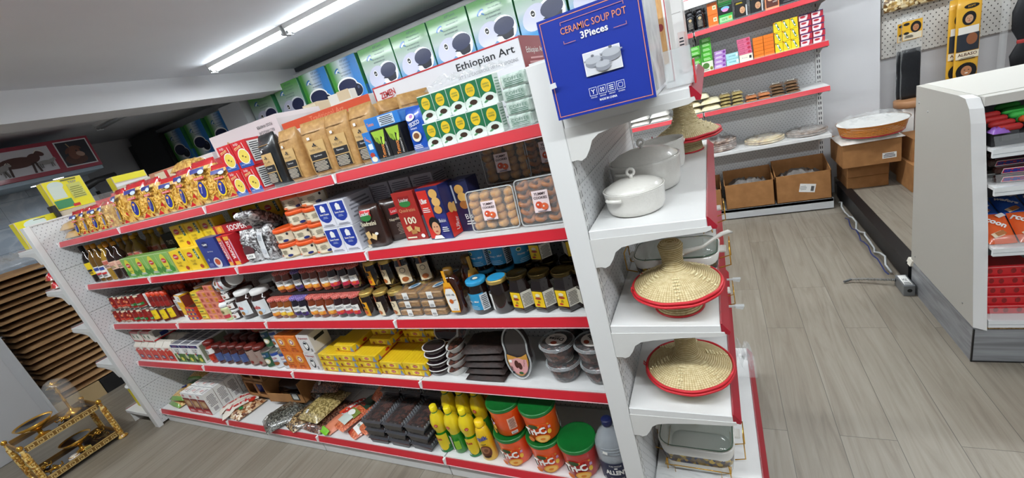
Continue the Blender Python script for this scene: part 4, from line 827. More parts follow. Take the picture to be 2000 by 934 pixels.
for i in range(4): put(P, -3.035+.055*i, .052+.02*(i % 2), Z2+.001, 'low jar with yellow label, %s' % O(i, 4), 'jars with yellow labels')
SB = thing('hot_sauce_bottle', bottle(.022, .11, mat('#7a1712', .15, coat=.8), C('#d8401c'), TR, neck=.7, caph=.2, lh=(.1, .4)), 'sauce')
for i in range(12): put(SB, -3.04+.062*(i % 4)+.05*(i//4), .062+.085*(i//4), Z2+.099, 'orange capped hot sauce bottle, %s in the %s rank' % (O(i % 4, 4), ['first', 'second', 'third'][i//4]), 'orange capped hot sauce bottles')
for i in range(12): put(P, -3.0+.075*(i % 4)+.02*(i//4), .13+.075*(i//4), Z2+.001, 'low jar under the sauce bottles, %s, %s rank' % (O(i % 4, 4), ['first', 'second', 'third'][i//4]), 'jars under the sauce bottles')
P = carton('yellow_white_carton', .09, .06, .165, C('#efb11c'), [('r', 0, .14, .088, .045, PAPER), ('t', 'III', .02, .14, .02, .02, INK), ('r', 0, .06, .06, .05, C('#f6c93c')), ('r', 0, .012, .088, .022, PAPER)], [('r', 0, .08, .05, .15, C('#7a2a1c'))], [('r', 0, 0, .08, .05, PAPER)], 'carton')
put(P, -2.72, .09, Z2+.001, 'yellow carton with white top standing behind the sauce sachets', rz=-.15)
put(P, -2.60, .17, Z2+.001, 'yellow carton with white top in shade further back', rz=.2, s=(1, 1, 1.1))
put(carton('brown_carton', .07, .05, .15, C('#5c1e18'), [('r', 0, .09, .055, .08, PAPER), ('l', 0, .09, .04, .06, 6, INK)], [], []), -2.80, .10, Z2+.001, 'brown carton with white text panel beside the yellow one', rz=-.1)
P = carton('sauce_pack', .075, .07, .037, C('#e3b71c'), [('r', 0, .02, .06, .022, C('#f3d84a')), ('r', -.01, .018, .04, .008, C('#6b7a2a')), ('r', 0, .004, .07, .006, C('#c9921c'))], [], [('r', 0, 0, .06, .05, C('#f3d03a'))])
for k in range(5): put(P, -2.475+.004*k, .075, Z2+.001+.0385*k, 'small yellow stock box, %s in its stack' % ['lowest', 'second up', 'middle', 'fourth up', 'topmost'][k], 'stack of small yellow stock boxes', rz=.03*(k % 2))
P = carton('tin_fish_pack', .12, .07, .028, C('#c33a24'), [('r', .0, .014, .11, .012, C('#2c3f8a')), ('e', -.03, .014, .012, .008, C('#e3b71c')), ('e', .02, .014, .012, .008, C('#e3b71c'))], [], [('r', 0, 0, .1, .05, C('#3c2c20'))])
for k in range(3): put(P, -2.60+.006*k, .07, Z2+.001+.0295*k, 'red and blue flat pack with yellow dots, %s' % ['lowest', 'middle', 'topmost'][k], 'red and blue flat packs', rz=-.04*k)
pk = [('r', -.025, .0185, .035, .026, C('#dd7460')), ('e', -.025, .0185, .012, .010, C('#b0493c')), ('r', .028, .0185, .030, .026, C('#e8992c')), ('t', 'CUBE', .028, .0185, .022, .010, C('#b03a1c'))]
P = carton('stock_cube_box', .095, .075, .0365, C('#e28a74'), pk, [('r', 0, .018, .05, .03, C('#c96a50'))], [('r', 0, 0, .08, .06, C('#d8806a'))], 'stock cubes')
for j in range(2):
    for k in range(5+j*1): put(P, -2.375+.100*j, .075+.0*j, Z2+.001+.038*k, 'salmon coloured stock box, %s column, %s' % (O(j, 2), ['lowest', 'second up', 'third up', 'fourth up', 'fifth up', 'topmost'][k]), 'salmon stock boxes')
for k in range(3): put(P, -2.30, .19, Z2+.001+.15+.038*k, 'salmon stock box in shade behind the columns, %s' % ['lowest', 'middle', 'topmost'][k], 'salmon stock boxes behind', s=(1.3, 1, 1.0))
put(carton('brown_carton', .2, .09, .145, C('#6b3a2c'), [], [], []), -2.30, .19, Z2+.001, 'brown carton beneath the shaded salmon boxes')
def jar(r, h, body, lidm, art, lidr=1.0, lidh=.018, hexa=False, lidart=None, sh=.86, n=24, lw=1.7, lz=(.18, .62), lab=PAPER, a0=0.0):
    b = MB(); nn = 6 if hexa else n
    b.lathe([(r*.86, 0), (r, .007), (r, h*.68), (r*.92, h*.74), (r*lidr*.9, h-lidh*1.2), (r*lidr*.88, h-lidh*.5)], body, nn, smooth=not hexa)
    l = MB(); l.lathe([(r*lidr*.98, h-lidh), (r*lidr, h-lidh*.9), (r*lidr, h-.002), (r*lidr*.94, h), (.0001, h)], lidm, 24)
    if lidart: l.art(FT(h), lidart)
    s = MB(); z0, z1 = h*lz[0], h*lz[1]
    if lab is not None: s.art(FC(r+.0004, a0=a0), [('r', 0, (z0+z1)/2, r*lw, z1-z0, lab)]+art, True, .0005)
    return [('glass', b), ('lid', l)] + ([('label', s)] if lab is not None else [])
CHOC = mat('#2c1712', .12, coat=1.0)
nj = jar(.058, .165, CHOC, mat('#e8e7e4', .35), [('t', 'nutella', -.005, .075, .075, .022, C('#c8281e'), 0, .03), ('e', -.02, .045, .014, .010, C('#7a4a22')), ('e', .03, .05, .02, .014, C('#cfe0ee')), ('e', .02, .042, .012, .012, C('#a8743c'))], lidr=.86, lidh=.024, lw=2.4, lz=(.16, .68), lab=mat('#e6eaec', .3, coat=.5))
NJ = thing('chocolate_spread_jar', nj, 'spread jar')
put(NJ, -2.045, .085, Z2+.001, 'large chocolate spread jar, left one of the front pair', 'big chocolate spread jars', rz=-.2)
put(NJ, -1.895, .085, Z2+.001, 'large chocolate spread jar, right one of the front pair', 'big chocolate spread jars', rz=-.1)
put(NJ, -2.18, .065, Z2+.215, 'chocolate spread jar lying on its side on top', rx=0, ry=1.35, rz=.1, s=.9)
put(NJ, -1.85, .21, Z2+.001, 'chocolate spread jar standing behind the front pair', s=1.08)
put(NJ, -2.02, .23, Z2+.001, 'chocolate spread jar hidden behind the pair on the left')
sj = jar(.030, .062, CHOC, mat('#ecebe8', .35), [('t', 'nutella', 0, .030, .036, .010, C('#c8281e')), ('e', .01, .02, .008, .005, C('#7a4a22'))], lidr=.9, lidh=.012, lw=2.2, lz=(.15, .66))
SJ = thing('small_spread_jar', sj, 'spread jar')
for k in range(4): put(SJ, -2.145, .055, Z2+.001+.0635*k, 'little chocolate spread jar in the slim stack, %s' % ['lowest', 'second up', 'third up', 'topmost'][k], 'little spread jars stacked')
b = MB(); b.lathe([(.03, 0), (.033, .01), (.033, .075), (.028, .085)], C('#cfd8a0', .3, .5), 20); c = MB(); c.lathe([(.030, .082), (.034, .095), (.030, .105), (.02, .115)], mat('#e9ecec', .35), 20); c.lathe([(.022, .115), (.022, .128), (.001, .129)], C('#c9282a'), 16); s = MB(); s.art(FC(.0335), [('r', 0, .045, .07, .055, C('#d4c89a')), ('r', 0, .028, .07, .022, C('#c8414c')), ('e', 0, .058, .014, .01, C('#7a6a3c'))], True)
P = thing('red_topped_jar', [('jar', b), ('lid', c), ('label', s)], 'jar')
for i in range(2): put(P, -2.215+.01*i, .05+.08*i, Z2+.001, 'white capped jar with red nozzle, %s' % ['in front', 'behind'][i], 'white capped jars with red nozzle')
def gingham(h1, name):
    def f(nt, b):
        ck = N(nt, 'ShaderNodeTexChecker'); ck.inputs['Scale'].default_value = 150; ck.inputs['Color1'].default_value = lin(h1); ck.inputs['Color2'].default_value = lin('#cf8a7e' if h1 == '#c43a34' else '#9a8ac0'); nt.links.new(objco(nt), ck.inputs['Vector']); nt.links.new(ck.outputs[0], b.inputs['Base Color'])
    return nmat(name, f, .35)
GR = gingham('#c43a34', 'red_gingham_lid'); GP = gingham('#4a3488', 'purple_gingham_lid')
def jam(lid, glass, c1, c2): return thing('jam_jar', jar(.0335, .115, mat(glass, .1, coat=1.0), lid, [('r', 0, .052, .048, .024, PAPER), ('l', 0, .056, .036, .012, 2, INK), ('r', 0, .030, .056, .018, C(c1)), ('e', .008, .034, .010, .007, C(c2))], lidr=.97, lidh=.014, lw=1.7, lz=(.18, .60)), 'jam')
JO = jam(GR, '#7a3312', '#e68a2c', '#f0b04a'); JY = jam(GR, '#8a4a16', '#e8b52c', '#f3cf4a'); JP = jam(GP, '#1a1020', '#4a2f7a', '#3a3a44'); JR = jam(GR, '#2c0f10', '#c42a4a', '#e0572c')
for i, p in enumerate([JO, JY, JY, JP, JP, JO, JO, JO, JR, JR, JR]):
    put(p, [-1.765, -1.705, -1.648, -1.588, -1.528, -1.462, -1.400, -1.335, -1.270, -1.215, -1.158][i], .058+.004*(i % 2), Z2+.001, 'gingham lidded jam jar in the lower front row, %s' % O(i, 11), 'jam jars in the lower front row', rz=[.4, .1, 0, .2, 0, .3, 0, .1, .3, .5, -.1][i])
for i, p in enumerate([JO, JO, JP, JO, JO, JO, JR, JR, JR]):
    put(p, [-1.69, -1.63, -1.545, -1.475, -1.415, -1.345, -1.285, -1.215, -1.145][i], .10, Z2+.131, 'gingham lidded jam jar in the upper row, %s' % O(i, 9), 'jam jars in the upper row', rz=[.3, .5, .1, .4, .0, .2, .3, .9, 0][i])
m = MB(); m.box(-1.80, -1.10, .068, .18, Z2+.120, Z2+.129, mat('#26201c', .6)); 
for i, p in enumerate([JO, JY, JY, JP, JP, JO, JO, JO, JR, JR]):
    put(p, -1.74+.068*i, .135, Z2+.001, 'jam jar in the second rank behind the lower row, %s' % O(i, 10), 'jam jars in the second rank')
one('cardboard_sheet', m, 'thin dark sheet between the jam jar layers', 'divider sheet')
GLID = mat('#d8b868', .3, metal=.7)
def hon(lab, art, r=.036, h=.12, a0=0.): return thing('honey_jar', jar(r, h, mat('#1c0c08', .08, coat=1.0), GLID, art, lidr=.95, lidh=.017, lw=1.3, lz=(.08, .66), lab=lab, a0=a0), 'honey')
H1 = hon(C('#e6a01c'), [('e', 0, .065, .012, .010, BLACK), ('e', .0, .028, .014, .010, C('#c8521c')), ('l', 0, .046, .03, .014, 2, INK), ('r', 0, .095, .008, .03, C('#e6a01c'))]); H2 = hon(C('#ead9b8'), [('e', 0, .062, .011, .011, INK), ('e', 0, .062, .009, .009, C('#ead9b8')), ('e', .0, .026, .013, .010, C('#b0602c')), ('r', 0, .095, .008, .03, C('#a8512a'))])
for i in range(3): put([H1, H2, H2][i], -1.083+.088*i, .06, Z2+.001, 'honey jar with gold lid in the lower row, %s' % O(i, 3), 'honey jars below', rz=-.25)
for i in range(4): put([H1, H2, H2, H2][i], -1.045+.094*i, .115+.02*(i > 2), Z2+.128, 'honey jar with gold lid in the upper row, %s' % O(i, 4), 'honey jars on top', rz=-.25 if i < 2 else .4, s=[1, 1, 1.15, 1.1][i])
for i in range(4): put(H2, -1.06+.09*i, .145, Z2+.001, 'honey jar standing behind the lower row, %s' % O(i, 4), 'honey jars behind', rz=.3)
PAS = speck('baklava_pastry', [(.25, '#5c3a1a'), (.5, '#96682c'), (.8, '#c99a4a')], 45, .4, .3, kind='N', bs=.6, stretch=(1, 1, 3))
b = MB(); b.box(-.058, .058, -.052, .052, .004, .030, PAS, .003); c = MB(); c.box(-.062, .062, -.056, .056, .001, .038, CLEAR, .004); s = MB(); s.art(FF(-.0565), [('r', 0, .02, .028, .032, PAPER), ('l', 0, .013, .02, .012, 4, INK)]); s.art(FT(.0385), [('e', .02, 0, .03, .016, C('#c9d4dc'), .9), ('e', .02, 0, .02, .010, C('#4a7aa0'), .9)])
P = thing('pastry_tray', [('pastries', b), ('clear_box', c), ('label', s)], 'pastry tray')
for j in range(2):
    for k in range(3): put(P, -.835+.130*j, .08+.003*k, Z2+.001+.0392*k, 'clear tray of golden layered pastries, %s stack, %s' % (O(j, 2), ['lowest', 'middle', 'topmost'][k]), 'clear pastry trays', rz=.02*k)
    for k in range(3): put(P, -.83+.130*j, .20, Z2+.001+.0392*k, 'clear pastry tray in the rear stack, %s, %s' % (['left', 'right'][j], ['lowest', 'middle', 'topmost'][k]), 'pastry trays behind')
b = MB(); HB = mat('#38160a', .1, coat=1.0); b.lathe([(.030, 0), (.036, .01), (.031, .06), (.037, .11), (.032, .15), (.020, .17)], HB, 10, smooth=True, sy=.75); c = MB(); c.lathe([(.019, .165), (.020, .19), (.016, .198), (.001, .199)], mat('#6b4a14', .3, coat=.5), 14)
s = MB(); s.art(lambda a, z, o: (a, -.0285-o-.003, z), [('p', [(-.020, .02), (.020, .02), (.026, .06), (.026, .11), (.014, .15), (-.014, .15), (-.026, .11), (-.026, .06)], C('#e6a01c')), ('p', [(-.018, .028), (.018, .028), (.024, .06), (.024, .10), (.012, .125), (-.012, .125), (-.024, .10), (-.024, .06)], PAPER), ('r', 0, .175, .013, .05, C('#e6a01c')), ('t', 'BILLY BEE', 0, .128, .03, .008, C('#c8421c')), ('t', 'HONEY - MIEL', 0, .098, .038, .008, INK), ('e', -.004, .07, .009, .010, C('#c8601c')), ('r', .012, .075, .018, .0018, C('#8a5a2c'), .25), ('t', '750 g', .004, .036, .018, .006, INK)])
P = thing('squeeze_honey_bottle', [('bottle', b), ('cap', c), ('label', s)], 'honey')
put(P, -.588, .05, Z2+.001, 'squeeze honey bottle with orange and white label, in front', s=1.04); put(P, -.545, .13, Z2+.001, 'squeeze honey bottle half hidden behind the front one', s=1.1, rz=.9)
BLU = C('#2a93c4'); bl = [('e', -.020, .080, .010, .008, CREAM), ('e', -.020, .080, .007, .005, GREEN), ('t', 'Honey - Miel', 0, .060, .055, .011, PAPER, 0, .02), ('l', 0, .035, .05, .02, 3, C('#9fd0e6')), ('r', .052, .055, .03, .07, mat('#cfd4d8', .5)), ('l', .052, .055, .022, .06, 8, INK)]
BJ = thing('blue_label_honey_jar', jar(.043, .142, mat('#1a0c08', .08, coat=1.0), BLU, bl, lidr=.97, lidh=.016, lw=2.5, lz=(.16, .66), lab=BLU, lidart=[('e', 0, 0, .024, .018, C('#176a98')), ('e', 0, 0, .012, .010, CREAM)], a0=-.0), 'honey')
put(BJ, -.487, .068, Z2+.001, 'blue label honey jar, front left of the blue group', rz=-.35)
put(thing('dark_honey_jar', jar(.043, .142, mat('#1a0c08', .08, coat=1.0), GLID, [('l', 0, .05, .02, .05, 7, INK)], lidr=.97, lidh=.016, lw=.8, lz=(.14, .62), a0=-.8, lidart=[('e', 0, 0, .036, .036, BLU)]), 'honey'), -.393, .07, Z2+.001, 'dark honey jar turned to its narrow white back label')
put(BJ, -.395, .165, Z2+.001, 'blue label honey jar in the rear rank, lower, right', rz=.1); put(BJ, -.49, .17, Z2+.001, 'blue label honey jar in the rear rank, lower, left', rz=.1)
for i in range(3): put(BJ, -.492+.089*i, .165, Z2+.1435, 'blue label honey jar on the upper level, %s' % O(i, 3), 'upper blue label jars', rz=[0, 0, .9][i])
def hexjar():
    r, h = .046, .155; g = MB(); gm = mat('#160a08', .06, coat=1.0)
    g.lathe([(r*.80, 0), (r, .010), (r, h*.62), (r*.80, h*.82), (r*.78, h*.88)], gm, 6, smooth=False)
    for i, (x, y, z) in enumerate(g.v): a = pi/6*0; g.v[i] = (x*cos(.0)-y*sin(.0), x*sin(.0)+y*cos(.0), z)
    l = MB(); l.lathe([(r*.86, h-.016), (r*.89, h-.014), (r*.89, h-.002), (r*.84, h), (r*.80, h-.003), (.0001, h-.003)], mat('#4a3c1e', .25, metal=.8), 24)
    s = MB()
    # hexagon faces: vertices at 0,60..; faces centred at 30,90,.. ; -90 and -30 faces are labelled
    ap = r*cos(pi/6)+.0006
    def face(a): 
        n_ = (cos(a), sin(a)); t = (-sin(a), cos(a))
        return lambda u, z, o: (n_[0]*(ap+o)+t[0]*u, n_[1]*(ap+o)+t[1]*u, z)
    w = r*.97
    YL = C('#f0c814')
    s.art(face(-pi/2), [('r', 0, .058, w, .064, YL), ('e', 0, .074, .010, .007, CREAM), ('e', 0, .062, .013, .005, C('#a83a1c')), ('l', 0, .048, .012, .01, 2, INK), ('e', -.006, .036, .008, .004, C('#c8321c')), ('t', 'HONEY', .0, .068, .018, .004, INK)])
    s.art(face(-pi/6), [('r', 0, .058, w, .064, mat('#d6d2c4', .5)), ('l', 0, .056, w*.8, .05, 9, mat('#5a5650', .6))])
    s.art(face(-5*pi/6), [('r', 0, .056, w, .056, mat('#d6d2c4', .5))])
    return [('glass', g), ('lid', l), ('label', s)]
HJ = thing('hexagonal_honey_jar', hexjar(), 'honey')
for i in range(3): put(HJ, -.302+.0895*i, .07, Z2+.001, 'six sided dark honey jar with yellow label, %s in front' % O(i, 3), 'six sided honey jars in front', rz=-.22)
for i in range(4): put(HJ, -.30+.0895*i, .17, Z2+.001, 'six sided honey jar in the second rank, %s' % O(i, 4), 'six sided honey jars behind', rz=-.3)
put(HJ, -.22, .155, Z2+.157, 'six sided honey jar stacked on top, left one', rz=-.22, s=(1, 1, .88)); put(HJ, -.085, .16, Z2+.157, 'six sided honey jar stacked on top, by the near post', rz=.1, s=(1, 1, .88))
put(HJ, -.052, .085, Z2+.001, 'six sided honey jar tucked against the near post', rz=.3)
# --- fourth shelf
def flour():
    b = MB(); b.box(-.052, .052, -.04, .04, 0, .12, mat('#e6e0d6', .5), .004); b.prism([(-.04, .12), (.04, .12), (.012, .148), (-.012, .148)], 'x', -.05, .05, mat('#ddd6ca', .55))
    s = MB(); s.art(FF(-.04), [('p', [(-.052, .002), (.052, .002), (.052, .085), (.03, .098), (.0, .086), (-.03, .098), (-.052, .085)], C('#d8321f')), ('t', 'Robin', 0, .104, .05, .018, C('#d8321f'), .15, .03), ('r', .0, .035, .05, .026, C('#1f2a66')), ('l', 0, .036, .04, .016, 2, PAPER), ('r', -.04, .04, .006, .07, CREAM)])
    return [('bag', b), ('label', s)]
P = thing('flour_packet', flour(), 'flour')
for i in range(5): put(P, -3.585+.1065*i, .062, Z3+.001, 'red and white flour packet, %s of the front row' % O(i, 5), 'flour packets in front')
for i in range(5): put(P, -3.58+.1065*i, .15, Z3+.001, 'flour packet behind the front row, %s' % O(i, 5), 'flour packets behind')
P = carton('leaf_print_carton', .14, .16, .085, mat('#e3ddd2', .5), [('r', 0, .078, .14, .014, REDP), ('e', -.035, .042, .009, .016, C('#2f5a30'), .5), ('e', .03, .042, .009, .016, C('#2f5a30'), .5), ('r', 0, .006, .14, .008, REDP), ('r', -.066, .04, .007, .08, REDP)], [('r', 0, .05, .12, .05, mat('#8a8680', .5)), ('r', 0, .03, .05, .03, NAVY), ('r', 0, .005, .15, .01, REDP)], [('r', 0, 0, .13, .15, REDP)])
for i in range(2): put(P, -3.555+.165*i, .12, Z3+.151, 'white and red carton with green leaf, on the flour packets, %s' % O(i, 2), 'leaf print cartons', rz=-.03)
mk = [('r', 0, .128, .112, .022, NAVY), ('t', 'Nido', 0, .128, .05, .010, C('#d88a9a')), ('t', '2.5.5R', 0, .102, .06, .012, INK), ('t', 'MILK', 0, .086, .05, .012, INK), ('r', 0, .035, .112, .07, C('#4f7a34')), ('e', -.02, .05, .016, .024, C('#c8d0a0')), ('e', .0, .066, .012, .010, C('#2f5aa8')), ('e', -.004, .072, .010, .007, C('#c43a3a')), ('e', .025, .028, .018, .016, C('#e0d85a')), ('e', -.03, .02, .014, .014, C('#203a1c'))]
P = carton('milk_powder_carton', .114, .20, .142, PAPER, mk, [('r', 0, .07, .18, .12, C('#8a8f78'))], [('r', 0, 0, .10, .19, mat('#8f8f96', .5)), ('l', 0, 0, .09, .17, 6, mat('#5f5f66', .5))], 'milk powder')
for i in range(3): put(P, -3.035+.116*i, .125, Z3+.001, 'white milk powder carton with a farm picture, %s' % O(i, 3), 'milk powder cartons')
b = bottle(.033, .15, mat('#4a1a12', .12, coat=.9), mat('#5a1a14', .3), C('#46588a'), neck=.8, caph=.12, lh=(.18, .60), art=lambda r, a, b_: [('r', -.015, (a+b_)/2, .012, b_-a, PAPER), ('l', .008, (a+b_)/2, .02, .03, 3, C('#7a8ab8'))])
BB = thing('brown_sauce_jar', b, 'sauce jar')
b = bottle(.035, .155, mat('#a5281c', .12, coat=.9), mat('#6a1a14', .3), PAPER, neck=.8, caph=.1, lh=(.45, .70), art=lambda r, a, b_: [('l', 0, (a+b_)/2, .03, .03, 4, INK), ('r', 0, a-.03, .05, .03, C('#c8381c'))])
put(thing('chilli_jar', b, 'sauce jar'), -2.665, .062, Z3+.001, 'orange red chilli jar with white label beside the milk cartons')
for i in range(4): put(BB, -2.575+.0885*i, .058, Z3+.001, 'dark sauce jar with slate blue label, %s' % O(i, 4), 'dark sauce jars in front', rz=-.1, s=(1, 1, .9))
for i in range(4): put(BB, -2.55+.0885*i, .135, Z3+.001, 'dark sauce jar in the second rank, %s' % O(i, 4), 'dark sauce jars behind')
for i in range(4): put(BB, -2.50+.0885*i, .215, Z3+.001, 'dark sauce jar in the third rank, %s' % O(i, 4), 'dark sauce jars at the back', s=(1, 1, 1.05))
P = thing('beige_label_jar', bottle(.036, .135, mat('#4a1a12', .12, coat=.9), mat('#6a241c', .3), mat('#a08a80', .5), neck=.85, caph=.1, lh=(.10, .82), art=lambda r, a, b_: [('t', 'Sos', 0, b_-.03, .02, .02, C('#8a3a30')), ('e', .01, a+.02, .012, .010, C('#8a2a24'))]), 'sauce jar')
for i in range(2): put(P, -2.215+.085*i, .058, Z3+.001, 'jar with full beige label, %s' % O(i, 2), 'beige label jars', rz=-.1)
b = MB(); b.lathe([(.055, 0), (.062, .01), (.066, .10), (.06, .115)], mat('#7a1a12', .15, coat=.9), 24); c = MB(); c.lathe([(.062, .112), (.066, .116), (.066, .13), (.001, .131)], mat('#3a1412', .3), 24); s = MB(); s.art(FC(.0675), [('r', 0, .06, .11, .08, C('#b82a1c')), ('e', .02, .03, .02, .012, C('#8a5a2c'))], True)
put(thing('red_tub', [('jar', b), ('lid', c), ('label', s)], 'jar'), -2.25, .20, Z3+.155, 'big red jar raised behind the dark sauce jars')
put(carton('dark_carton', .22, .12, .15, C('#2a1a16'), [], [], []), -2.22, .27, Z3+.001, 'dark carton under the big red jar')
can1 = thing('coconut_can', can(.037, .11, C('#2a5a3a'), [('r', 0, .085, .07, .03, C('#1d4a6a')), ('e', .01, .045, .018, .018, C('#e0d4b0')), ('e', .01, .045, .010, .010, PAPER), ('e', -.02, .03, .012, .012, C('#5a3a22')), ('t', 'coco', 0, .085, .035, .012, PAPER)]), 'can')
can2 = thing('milk_can', can(.037, .11, C('#dfe3e8'), [('r', 0, .095, .08, .018, C('#2a4a9a')), ('t', 'milk', 0, .07, .04, .014, C('#b03040')), ('e', .0, .035, .02, .012, C('#9a5a2c')), ('l', 0, .05, .04, .01, 2, C('#5a6a9a'))]), 'can')
for i in range(3): put([can1, can2, can2][i], -2.06+.08*i, .058, Z3+.001, 'small can in the front row beside the orange boxes, %s' % O(i, 3), 'small cans in front', rz=.2*i)
for i in range(3): put([can1, can2, can2][i], -2.05+.08*i, .10, Z3+.112, 'small can stacked on top, %s' % O(i, 3), 'small cans on top', rz=-.2*i)
for i in range(2): put(can2, -2.03+.08*i, .19, Z3+.112, 'small can in shade at the back, %s' % O(i, 2), 'small cans at the back')
for i in range(3): put(can2, -2.05+.08*i, .19, Z3+.001, 'small can behind the front row, %s' % O(i, 3), 'small cans behind')
OG = C('#e2761f'); of = [('r', 0, .052, .082, .104, OG), ('e', 0, .070, .030, .026, C('#eeaa3a')), ('e', 0, .070, .018, .018, PAPER), ('e', 0, .070, .0155, .0155, C('#b02a1c')), ('e', 0, .070, .010, .010, PAPER), ('t', 'Bicarb', 0, .045, .04, .009, C('#8a3a12')), ('e', -.02, .018, .010, .008, C('#c2521c')), ('e', .015, .018, .010, .008, C('#c2521c')), ('l', 0, .032, .05, .006, 1, C('#8a3a12'))]
P = carton('baking_soda_box', .086, .13, .109, OG, of, [('r', 0, .055, .11, .09, C('#c9651a'))], [('r', 0, 0, .05, .06, C('#a8501c'))], 'baking soda')
for i in range(4): put(P, -1.838+.088*(i % 2), .092, Z3+.001+.1105*(i//2), 'orange baking soda box, %s %s' % (['left', 'right'][i % 2], ['below', 'on top'][i//2]), 'orange baking soda boxes')
pf = [('t', 'Pakmaya', 0, .090, .07, .016, C('#a83238'), 0, .02), ('e', 0, .045, .018, .030, INK), ('e', 0, .048, .014, .024, PAPER), ('e', 0, .03, .010, .012, INK), ('e', .0, .034, .007, .009, PAPER), ('e', .0, .062, .010, .006, INK), ('l', .03, .02, .012, .02, 3, INK)]
P = carton('yeast_box', .092, .12, .112, C('#dedad8'), pf, [('r', 0, .07, .07, .02, INK)], [], 'yeast')
for i in range(2): put(P, -1.655+.01*i, .088, Z3+.001+.113*i, 'white box with chef drawing, %s' % ['below', 'on top'][i], 'white yeast boxes', rz=-.02+.08*i)
put(P, -1.635, .15, Z3+.227, 'white box with chef drawing lying on the very top', rx=0, rz=.3, s=(.7, .7, .45))
put(P, -1.31, .27, Z3+.111, 'white yeast box in the dark at the back of the fourth shelf')
YB = C('#e3c020', .4, .2); yb = [('r', 0, .0175, .142, .032, YB), ('r', .005, .018, .055, .022, C('#f4dc4a')), ('e', .005, .018, .015, .008, C('#c8321c')), ('t', 'Maggi', .005, .018, .022, .007, PAPER), ('e', -.045, .012, .008, .008, C('#8a4a2c')), ('p', [(.045, .002), (.072, .002), (.058, .032)], C('#7a94b8')), ('r', 0, .0015, .142, .002, C('#c8521c'))]
ysd = [('r', 0, .0175, .15, .032, YB), ('e', .0, .018, .015, .008, C('#c8321c')), ('r', 0, .003, .16, .005, C('#c8401c')), ('p', [(-.07, .002), (-.05, .002), (-.06, .03)], C('#7a94b8'))]
ytop = [('r', -.055+.022*i, 0, .002, .15, C('#d89a1c')) for i in range(6)]
P = carton('stock_tablet_box', .143, .165, .035, YB, yb, ysd, ytop, 'stock tablets')
n_ = 0
for (x, y, z0_, k0, col) in [(-1.52, .11, 0, 3, 'first'), (-1.385, .11, 0, 3, 'second'), (-1.245, .112, 0, 3, 'third'), (-1.095, .115, 0, 2, 'fourth'), (-.950, .115, 0, 2, 'fifth')]:
    for k in range(k0): put(P, x+.004*k, y, Z3+.001+.0362*k, 'yellow stock tablet box in the %s stack from the left, %s' % (col, ['lowest', 'second up', 'third up'][k]), 'yellow stock tablet boxes in front', rz=-.02)
for i, (x, y, z) in enumerate([(-1.40, .14, 3), (-1.20, .20, 3), (-1.20, .235, 4), (-1.16, .235, 5), (-1.03, .27, 3), (-.90, .27, 3), (-1.03, .27, 4)]):
    put(P, x, y, Z3+.001+.0362*z, 'yellow stock tablet box on the upper tiers, %s' % ['over the second stack', 'over the third stack', 'second over the third stack', 'highest of all', 'at the rear left', 'at the rear right', 'at the rear, raised'][i], 'yellow stock tablet boxes on top', rz=.05 if i in (2, 3) else -.03)
for i in range(4):
    for k in range(3): put(P, -1.46+.15*i, .27, Z3+.001+.0362*k, 'yellow box in the rear stack, %s, %s' % (O(i, 4), ['lowest', 'middle', 'topmost'][k]), 'yellow stock boxes in the rear stacks')
DT = speck('dates_fruit', [(.25, '#1e0f0d'), (.55, '#3b1f19'), (.85, '#5c3428')], 70, .3, .6, bs=.8, bd=.004)
b = MB(); b.lathe([(.044, 0), (.056, .030)], mat('#2a1c1c', .15, coat=.8), 28, sx=1, sy=.8); c = MB(); c.lathe([(.056, .030), (.060, .031), (.060, .034), (.055, .034)], mat('#d9d6d4', .3), 28, sx=1, sy=.8, caps=False); s = MB(); s.lathe([(.055, .033), (.04, .035), (.0001, .036)], mat('#2c2024', .12, coat=.9), 28, sx=1, sy=.8, caps=False)
P = thing('oval_date_tub', [('tub', b), ('rim', c), ('film_top', s)], 'dates')
for k in range(4): put(P, -.838+.0015*k, .075+.002*k, Z3+.001+.0355*k, 'dark oval tub with white rim, %s in its stack' % ['lowest', 'second up', 'third up', 'topmost'][k], 'stack of dark oval tubs')
put(P, -.81, .20, Z3+.14, 'dark oval tub standing further back in shade', rx=.9, s=1.2)
b = MB(); b.lathe([(.028, 0), (.044, .034), (.047, .036), (.044, .033), (.03, .006), (.0001, .005)], PAPER, 24, sx=.8, sy=1.35); s = MB(); s.lathe([(.041, .030), (.03, .037), (.0001, .040)], DT, 24, sx=.8, sy=1.35, caps=False); f_ = MB(); f_.lathe([(.046, .036), (.0001, .041)], FILM, 24, sx=.8, sy=1.35, caps=False)
P = thing('white_date_dish', [('dish', b), ('dates', s)], 'dates')
for k in range(4): put(P, -.735+.004*k, .085+.006*k, Z3+.001+.036*k, 'white oval dish of dates, %s in its stack' % ['lowest', 'second up', 'third up', 'topmost'][k], 'stack of white date dishes', rz=-.3+.1*k)
o = put(P, -.695, .20, Z3+.18, 'white date dish with brown label leaning at the back', rx=.9, rz=-.3, s=(1, 1.4, 1)); 
DB = speck('pressed_date_slab', [(.3, '#17100e'), (.6, '#2e1c17'), (.85, '#3d271f')], 38, .6, 0, kind='N', bs=.7, bd=.005)
m = MB(); m.pillow(.20, .16, .027, DB, wr=.25, seed=12); P = thing('pressed_date_pack', m, 'dates')
for k in range(5): put(P, -.575+.004*(k % 2), .10+.006*k, Z3+.001+.030*k, 'flat vacuum pack of dark dates, %s in the pile' % ['lowest', 'second up', 'third up', 'fourth up', 'topmost'][k], 'flat packs of dark dates', rz=.02*k)
